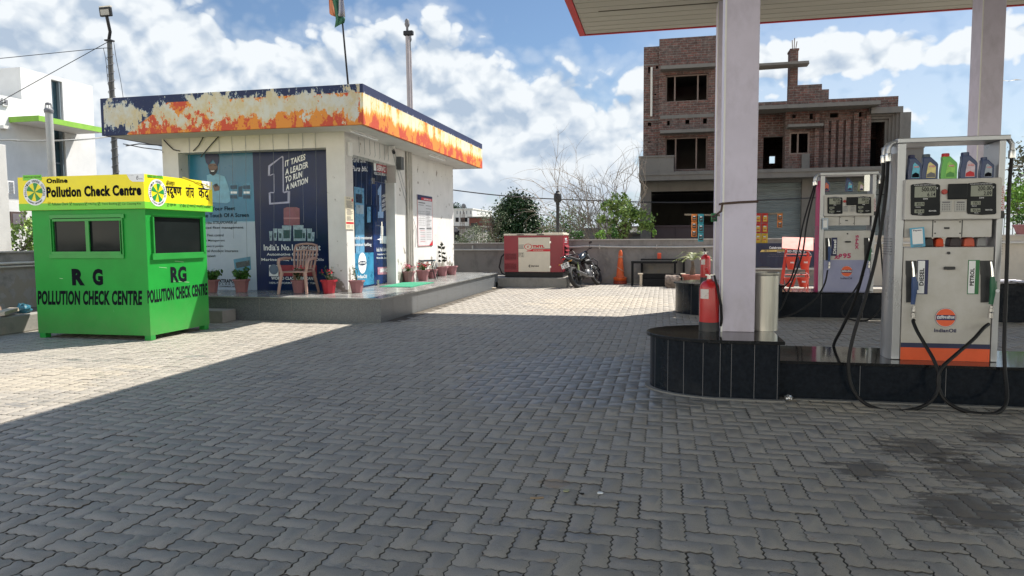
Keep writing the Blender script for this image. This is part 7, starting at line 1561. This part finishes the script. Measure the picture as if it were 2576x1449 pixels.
c_ = G(1305, 560, 38); tree('round_tree', 'dense dark green round tree behind the generator', (c_.x, 38, 0), [(c_.x-.2, 38, 2.4, 1.15, 1.2, 1.2), (c_.x-.05, 38, 3.0, .85, .9, .75), (c_.x+.45, 38, 1.5, 1.2, 1.2, 1.0), (c_.x-.5, 38, 1.4, 1.0, 1.1, 1.0)], 15000, .17, mat('leaf_mango', S('2a4420'), .45, c2=S('1a2f18'), scale=2, island=.45, spec=.3), 'tree', 'trees beyond the rear wall', 3, .2, 6, .7)
c_ = G(1425, 560, 36); tree('green_tree', 'mid green tree behind the exhaust pipe and bare branches', (c_.x, 36, 0), [(c_.x-.4, 36, 1.9, 1.0, 1, .8), (c_.x+.4, 36, 2.0, .9, 1, .9), (c_.x, 36, 1.0, 1.5, 1, .8)], 4200, .13, mat('leaf_mid', S('5d7a40'), .5, c2=S('3c5a2c'), scale=2, island=.4, spec=.3), 'tree', 'trees beyond the rear wall', 5, .1, 8, .4)
c_ = G(1240, 560, 30); tree('thin_tree', 'thin pale tree with sparse leaves left of the dark round tree', (c_.x+.2, 30, 0), [(c_.x-.1, 30, 2.3, .75, .6, .75), (c_.x+.3, 30, 1.9, .6, .6, .7), (c_.x-.6, 30, 1.5,   .5, .5, .5)], 800, .07, mat('leaf_olive', S('6c7655'), .6, c2=S('4c5a3c'), scale=3, island=.3), 'tree', 'trees beyond the rear wall', 8, .05, 26, .2)
c_ = G(1205, 592, 27); tree('low_bush', 'low dull green bush among the reinforcing bars', (c_.x, 27, .7), [(c_.x, 27, 1.45, .95, .5, .42), (c_.x-.7, 27, 1.3, .5, .5, .3), (c_.x+1.0, 27, 1.25, .5, .4, .28)], 1300, .08, _mc['leaf_olive'], 'bush', None, 9, .03, 8, .2)
c_ = G(1153, 515, 60); tree('far_tree', 'small dark treetop beyond the far white house', (c_.x, 60, 0), [(c_.x, 60, 3.6, 1.0, 1.0, .75), (c_.x-.8, 60, 3.8, .8, .8, .7)], 2600, .2, leaf_dark, 'tree', 'trees beyond the rear wall', 10, .15, 5, .3)
# papaya-like leafy shrub before the brick building
c_ = G(1565, 560, 23.2); cx = c_.x
tree('leafy_shrub', 'tall sunlit leafy shrub at the left edge of the brick building', (cx, 23.2, 0), [(cx-.25, 23.2, 2.55, .42, .4, .38), (cx+.1, 23.1, 2.2, .6, .45, .38), (cx-.05, 23.2, 1.75, .4, .4, .35), (cx+.65, 23.1, 1.95, .38, .35, .35), (cx+.05, 23.2, 1.4, .28, .3, .3), (cx-.62, 23.2, 2.0, .25, .25, .2), (cx+.95, 23.1, 1.72, .2, .25, .18)], 2600, .12, mat('leaf_sunny', S('93a860'), .45, c2=S('5d7d3a'), scale=2, island=.4, spec=.35), 'shrub', None, 12, .03, 16, .1)
for i, (x, y_, w_, h, s) in enumerate(((1510, 600, .5, .2, 14), (1455, 600, .4, .25, 15), (1545, 600, .25, .45, 16), (1395, 607, .35, .15, 17), (1785-140, 600, .12, .3, 18))):
    c_ = G(x, y_, 22.0); tree('wall_plant', ('yellow green weed on the wall below the bare branches', 'dark green weed beside the right side of the generator', 'dark leafy sapling right of the bare branches', 'short weed just behind the generator lid', 'pale creeper at the foot of the brick building')[i], (c_.x, 22, .6), [(c_.x, 22, 1.38+h*.4, w_*.5, .2, h*.6)], 260, .07, (leaf_light, leaf, leaf, leaf, leaf_light)[i], 'plant', None, s, .01, 5, .1)
def bare_thicket():
    q = random.Random(31); b = G(1560, 612, 24.0); o = empty('bare_bush', (b.x-.8, 24, 0), 'large tangled leafless bush with long arching twigs behind the wall', 'bush')
    m = MB(); xlim = G(1628, 560, 24.0).x
    def arc(p, d, L_, r_, droop, depth):
        P = [p]; v = d.normalized(); k = 9
        for i in range(k):
            v = (v+Vector((q.gauss(0, .10), q.gauss(0, .06), q.gauss(0, .10)-droop))).normalized(); P.append(P[-1]+v*L_/k)
            if P[-1].x > xlim: v.x = -abs(v.x)*.6; P[-1].x = xlim-.02*i
        m.tube(P, [r_*(1-.75*i/k) for i in range(k+1)], 5)
        if depth > 0:
            for i in range(q.randint(2, 4)):
                j = q.randint(2, 8); d2 = (P[j+1 if j < k else k]-P[j-1]).normalized()+Vector((q.uniform(-.9, .9), q.uniform(-.3, .3), q.uniform(-.3, .9))); arc(P[j], d2, L_*q.uniform(.35, .65), r_*.55, droop*q.uniform(.5, 1.8), depth-1)
    for bx_, n in ((G(1556, 612, 24).x, 20), (G(1440, 612, 24).x, 12), (G(1500, 612, 24).x, 11)):
        for i in range(n):
            a = q.uniform(-1, .5); arc(Vector((bx_+q.uniform(-.15, .15), 24+q.uniform(-.3, .3), .8)), Vector((a*.75-.08, q.uniform(-.2, .2), 1)), q.uniform(1.7, 3.3), q.uniform(.013, .024), q.uniform(.0, .13), 2)
    m.flat = 1; m.build('branches', twig_mat, o, smooth=True)
bare_thicket()
# house and walls beyond
def far_house():
    o = empty('far_house', (-12.5, 50, 0), 'distant white flat roofed house with small windows and satellite dish', 'house'); W_ = lambda x, y: pt(x, y, Y=50)
    fw = plaster('far_white', (.58, .58, .56), (.35, .34, .32), .6, .3); a, b = W_(1100, 525), W_(1210, 700); r_ = W_(1188, 535); z1 = W_(1150, 527).z
    m = MB(); m.box(a.x, r_.x, 50, 56, 0, z1); m.box(a.x-.05, r_.x+.05, 49.95, 56.05, z1, z1+.08); m.build('wall', fw, o)
    for x in (1168, 1181.5, 1190): 
        c_ = W_(x-18, 553); m = MB(); m.box(c_.x-.12, c_.x+.12, 49.97, 50, c_.z-.15, c_.z+.17); m.build('window', dark_hole, o)
    m = MB(); [m.box(W_(x, 535).x-.02, W_(x, 535).x+.02, 49.97, 50, z1-.35, z1-.1) for x in (1150, 1158, 1166, 1174, 1184)]; m.build('vent_slot', grey_ink, o)
    c_ = W_(1176, 521); m = MB(); m.ell((c_.x, 49, c_.z+.05), .17, .06, .17, 14, 8); m.tube([(c_.x, 49.1, z1), (c_.x, 49.1, c_.z)], .02, 6); m.build('satellite_dish', grey_ink, o, smooth=True)
far_house()
def low_house(x0, x1, y1, Y, M, label, name='low_building', win=None):
    a, b = pt(x0, y1, Y=Y), pt(x1, y1, Y=Y); o = empty(name, ((a.x+b.x)/2, Y, 0), label, 'building'); m = MB(); m.box(a.x, b.x, Y, Y+3, 0, a.z); m.build('wall', M, o); m = MB(); m.box(a.x-.1, b.x+.1, Y-.1, Y+3.1, a.z, a.z+.08); m.build('roof', conc, o)
    if win: p, q_ = pt(win[0], win[1], Y=Y), pt(win[2], win[3], Y=Y); m = MB(); m.box(p.x, q_.x, Y-.02, Y, q_.z, p.z); m.build('window', dark_hole, o)
low_house(1090, 1200, 573, 34, plaster('low_house_grey', (.36, .35, .33), (.12, .11, .1), .8, .4), 'grey stained low building with dark window beside the shop corner', win=(1143, 580, 1156, 605))
low_house(1195, 1262, 571, 44, plaster('low_house_white', (.56, .57, .58), (.3, .3, .3), .5, .4), 'pale blue white low wall behind the reinforcing bars')
low_house(1180, 1215, 548, 47, mat('brick_far', S('6b4038'), .9, var=.25, scale=6), 'far reddish brick building beside the distant white house')
low_house(1210, 1238, 560, 46, _mc['brick_far'], 'second reddish brick block left of the thin tree')
low_house(1500, 1545, 555, 40, plaster('ruin_pale', (.46, .44, .42), (.2, .18, .17), .7, .4), 'small pale block behind the bare branches')
low_house(1560, 1622, 573, 36, plaster('shed_white', (.62, .62, .60), (.4, .4, .4), .4, .5), 'white low shed left of the brick building')
low_house(1522, 1640, 590, 28, plaster('old_wall', (.12, .115, .11), (.06, .06, .055), .6, .5), 'old dark wall stub under the leafy shrub')
low_house(1462, 1502, 578, 30, plaster('old_wall_grey', (.2, .19, .18), (.1, .09, .09), .7, .5), 'grey ruined wall behind the bare bush')
rb = mat('rebar_far', S('5e4a40'), .8)
for i, (x, yt) in enumerate(((1163, 534), (1213, 545), (1232, 540))):
    o = None; c_ = pt(x, 600, Y=31); zt_ = pt(x, yt, Y=31).z; m = MB()
    for dx, dy in ((-.1, 0), (0, .15), (.1, 0), (.02, -.1)): m.tube([(c_.x+dx, 31+dy, 0), (c_.x+dx+.01, 31+dy, zt_+dy)], .012, 5)
    for z in np.arange(1.2, zt_-.2, .22): m.tube([(c_.x-.11, 31, z), (c_.x+.12, 31, z)], .007, 4)
    tag(m.build('reinforcing_bars', rb), ('bundle of bare reinforcing bars nearest the shop wall', 'middle bundle of bare reinforcing bars before the low white wall', 'rightmost bundle of bare reinforcing bars near the thin tree')[i], 'rebar', 'reinforcing bars beyond the wall')
m = MB(); o = empty('clothes_line', (-9, 31.5, 1.5), 'clothes line with two dark garments before the distant house', 'clothes line'); m.tube([pt(1140, 576, Y=31.6), pt(1220, 571, Y=31.6)], .012, 4); m.build('line', wire_mat, o)
for x in (1197, 1189): p = pt(x, 561, Y=31.6); m = MB(); m.box(p.x-.07, p.x+.07, 31.59, 31.61, p.z-.16, p.z); m.v = [(a+random.gauss(0, .01), b+random.gauss(0, .02), c) for a, b, c in m.v]; m.build('garment', black_plastic, o)
m = MB(); c_ = pt(1147, 578, Y=33.5); m.ell((c_.x, 33.5, c_.z), .12, .05, .12, 14, 8); tag(m.build('satellite_dish', grey_ink, smooth=True), 'small satellite dish on the grey building beside the shop corner', 'satellite dish')
# greenery at the left behind the wall
c_ = G(45, 595, 12.6); XB = -12.3; yb3 = pt(45, 595, X=XB).y
tree('left_shrub', 'sunlit vine leaved shrub above the flaking wall at the left edge', (XB, yb3, 0), [(XB, yb3, 1.6, .3, .6, .35), (XB, yb3+.5, 1.85, .3, .4, .3), (XB, yb3-.7, 1.45, .3, .5, .25), (XB, yb3+.25, 1.35, .3, .9, .25)], 1500, .085, _mc['leaf_sunny'], 'shrub', None, 41, .02, 14, .1)
p = pt(4, 420, X=-11.9); m = MB(); m.box(-12.0, -11.8, p.y-.35, p.y+.02, 0, pt(4, 200, X=-11.9).z-1.2); tag(m.build('gate_pillar', plaster('pillar_white', (.5, .5, .49), (.25, .25, .25), .5, .6), bev=.01), 'stained white pillar at the extreme left edge behind the wall', 'pillar')
# right edge: tree, bush, railing and pot beyond the wall
c_ = G(2590, 440, 30); tree('right_tree', 'brownish green tree rising beyond the pale wall at the right edge', (c_.x+.6, 30, 0), [(c_.x+.5, 30, 4.2, 1.2, 1, .9), (c_.x+1.2, 30, 3.2, 1.6, 1, 1.2), (c_.x+.2, 30, 2.6, 1.0, 1, .8)], 4200, .14, mat('leaf_brownish', S('6f6a48'), .6, c2=S('44482f'), scale=2, island=.4), 'tree', 'trees at the right edge', 51, .12, 14, .3)
c_ = G(2570, 530, 24); tree('right_bush', 'bright yellow green bush over the pale wall at the right edge', (c_.x, 24, 0), [(c_.x-.1, 24, 2.5, .65, .5, .6), (c_.x+.2, 24, 1.9, .6, .5, .5), (c_.x+.8, 24, 2.7, .7, .5, .6)], 2400, .11, leaf_light, 'bush', 'trees at the right edge', 52, .04, 12, .2)
o = empty('railing', (9, 22.0, 1.3), 'dark metal railing behind the pale wall at the right edge', 'railing'); m = MB(); x0 = pt(2515, 560, Y=22).x
for x in np.arange(x0, x0+2.2, .11): m.tube([(x, 22, 1.2), (x, 22, 2.0)], .010, 5)
m.tube([(x0, 22, 1.95), (x0+2.2, 22, 1.95)], .012, 5); m.build('bars', black_metal, o)
c_ = pt(2570, 600, Y=21.4); o = empty('wall_pot', (c_.x, 21.4, 1.4), 'terracotta pot standing on the pale wall at the right edge', 'potted plant'); m = MB(); m.lathe([(.12, 1.401), (.2, 1.62), (.22, 1.62), (.22, 1.67), (.18, 1.67)], (c_.x, 21.4, 0), 14); m.build('pot', terracotta, o, smooth=True, angle=30)
m = MB(); leaves(m, np.random.default_rng(3).normal(size=(120, 3))*np.array([.12, .1, .1])+np.array([c_.x, 21.4, 1.8]), .1, .5, 3); m.build('foliage', leaf, o)
wire([pt(2300, 505, Y=28), pt(2420, 470, Y=28), pt(2540, 424, Y=28), pt(2640, 405, Y=28)], 'dark wire crossing the sky behind the oil bottles at the right', .02)
# bird in the sky, twigs and foil on the paving
p = pt(2538, 203, Y=60); m = MB(); m.add([(0, 0, 0), (.5, .1, .12), (.95, 0, 0), (.5, -.05, .02), (-.5, .1, .12), (-.95, 0, 0), (-.5, -.05, .02), (.1, -.15, -.05), (-.1, -.15, -.05), (0, .3, .0)], [(0, 1, 2, 3), (0, 6, 5, 4), (0, 3, 7), (0, 8, 6), (7, 8, 9)]); m.v = [(a+p.x, b+p.y, c+p.z) for a, b, c in m.v]; tag(m.build('bird', black_plastic), 'small dark bird gliding in the sky at the right', 'bird')
def chip(x, y, w_, h, M, label, name, cat, rz=0., th=.006):
    c_ = pt(x, y, Z=0); q_ = random.Random(int(x)); m = MB(); P = [(w_*cos(a)*q_.uniform(.8, 1.1), h*sin(a)*q_.uniform(.7, 1.2)) for a in np.linspace(0, 2*pi, 9)[:-1]]; m.prism([(c_.x+a*cos(rz)-b*sin(rz), c_.y+a*sin(rz)+b*cos(rz)) for a, b in P], .004, .004+th, 'z'); return tag(m.build(name, M), label, cat)
chip(1351, 1255, .045, .008, mat('dry_leaf', S('a08a70'), .8, var=.2), 'dry pale brown leaf lying on the paving in the foreground', 'dry_leaf', 'leaf', .35)
chip(1465, 1245, .012, .009, dark_hole, 'tiny black pebble on the foreground paving', 'pebble', 'pebble')
chip(1510, 1243+0, .018, .012, sign_white, 'scrap of white paper on the paving left of the black plinth', 'paper_scrap', 'scrap', .2)
chip(1425, 1237, .02, .015, mat('leaf_scrap', S('9a9a7a'), .7), 'pale crushed leaf near the lower middle of the paving', 'crushed_leaf', 'leaf', .6)
rr = random.Random(6)
for i, (x, y, lb) in enumerate(((1970, 990, 'crumpled silver foil in the corner between plinth and island'),)):
    c_ = pt(x, y, Z=0); b = bmesh.new(); bmesh.ops.create_icosphere(b, subdivisions=3, radius=.035)
    for v in b.verts: v.co *= rr.uniform(.7, 1.15); v.co.z *= .7
    me = bpy.data.meshes.new('foil'); b.to_mesh(me); b.free(); me.materials.append(mat('foil', (.6, .6, .6), .3, .9, var=.2)); o = bpy.data.objects.new('foil_ball', me); col.objects.link(o); o.location = (c_.x, min(c_.y, 6.28), .028); tag(o, lb, 'foil')
for x, y, lb in ((830, 860, 'tiny dark pebble on the paving just inside the canopy shadow edge'), (480, 998, 'tiny dark pebble left of the middle of the shaded paving'), (330, 1110, 'tiny dark pebble farthest down the left side of the paving'), (1120, 842, 'tiny dark pebble midway between platform corner and black plinth')):
    tag(chip(x, y, .012, .009, dark_hole, lb, 'pebble', 'pebble'), group='pebbles on the paving')
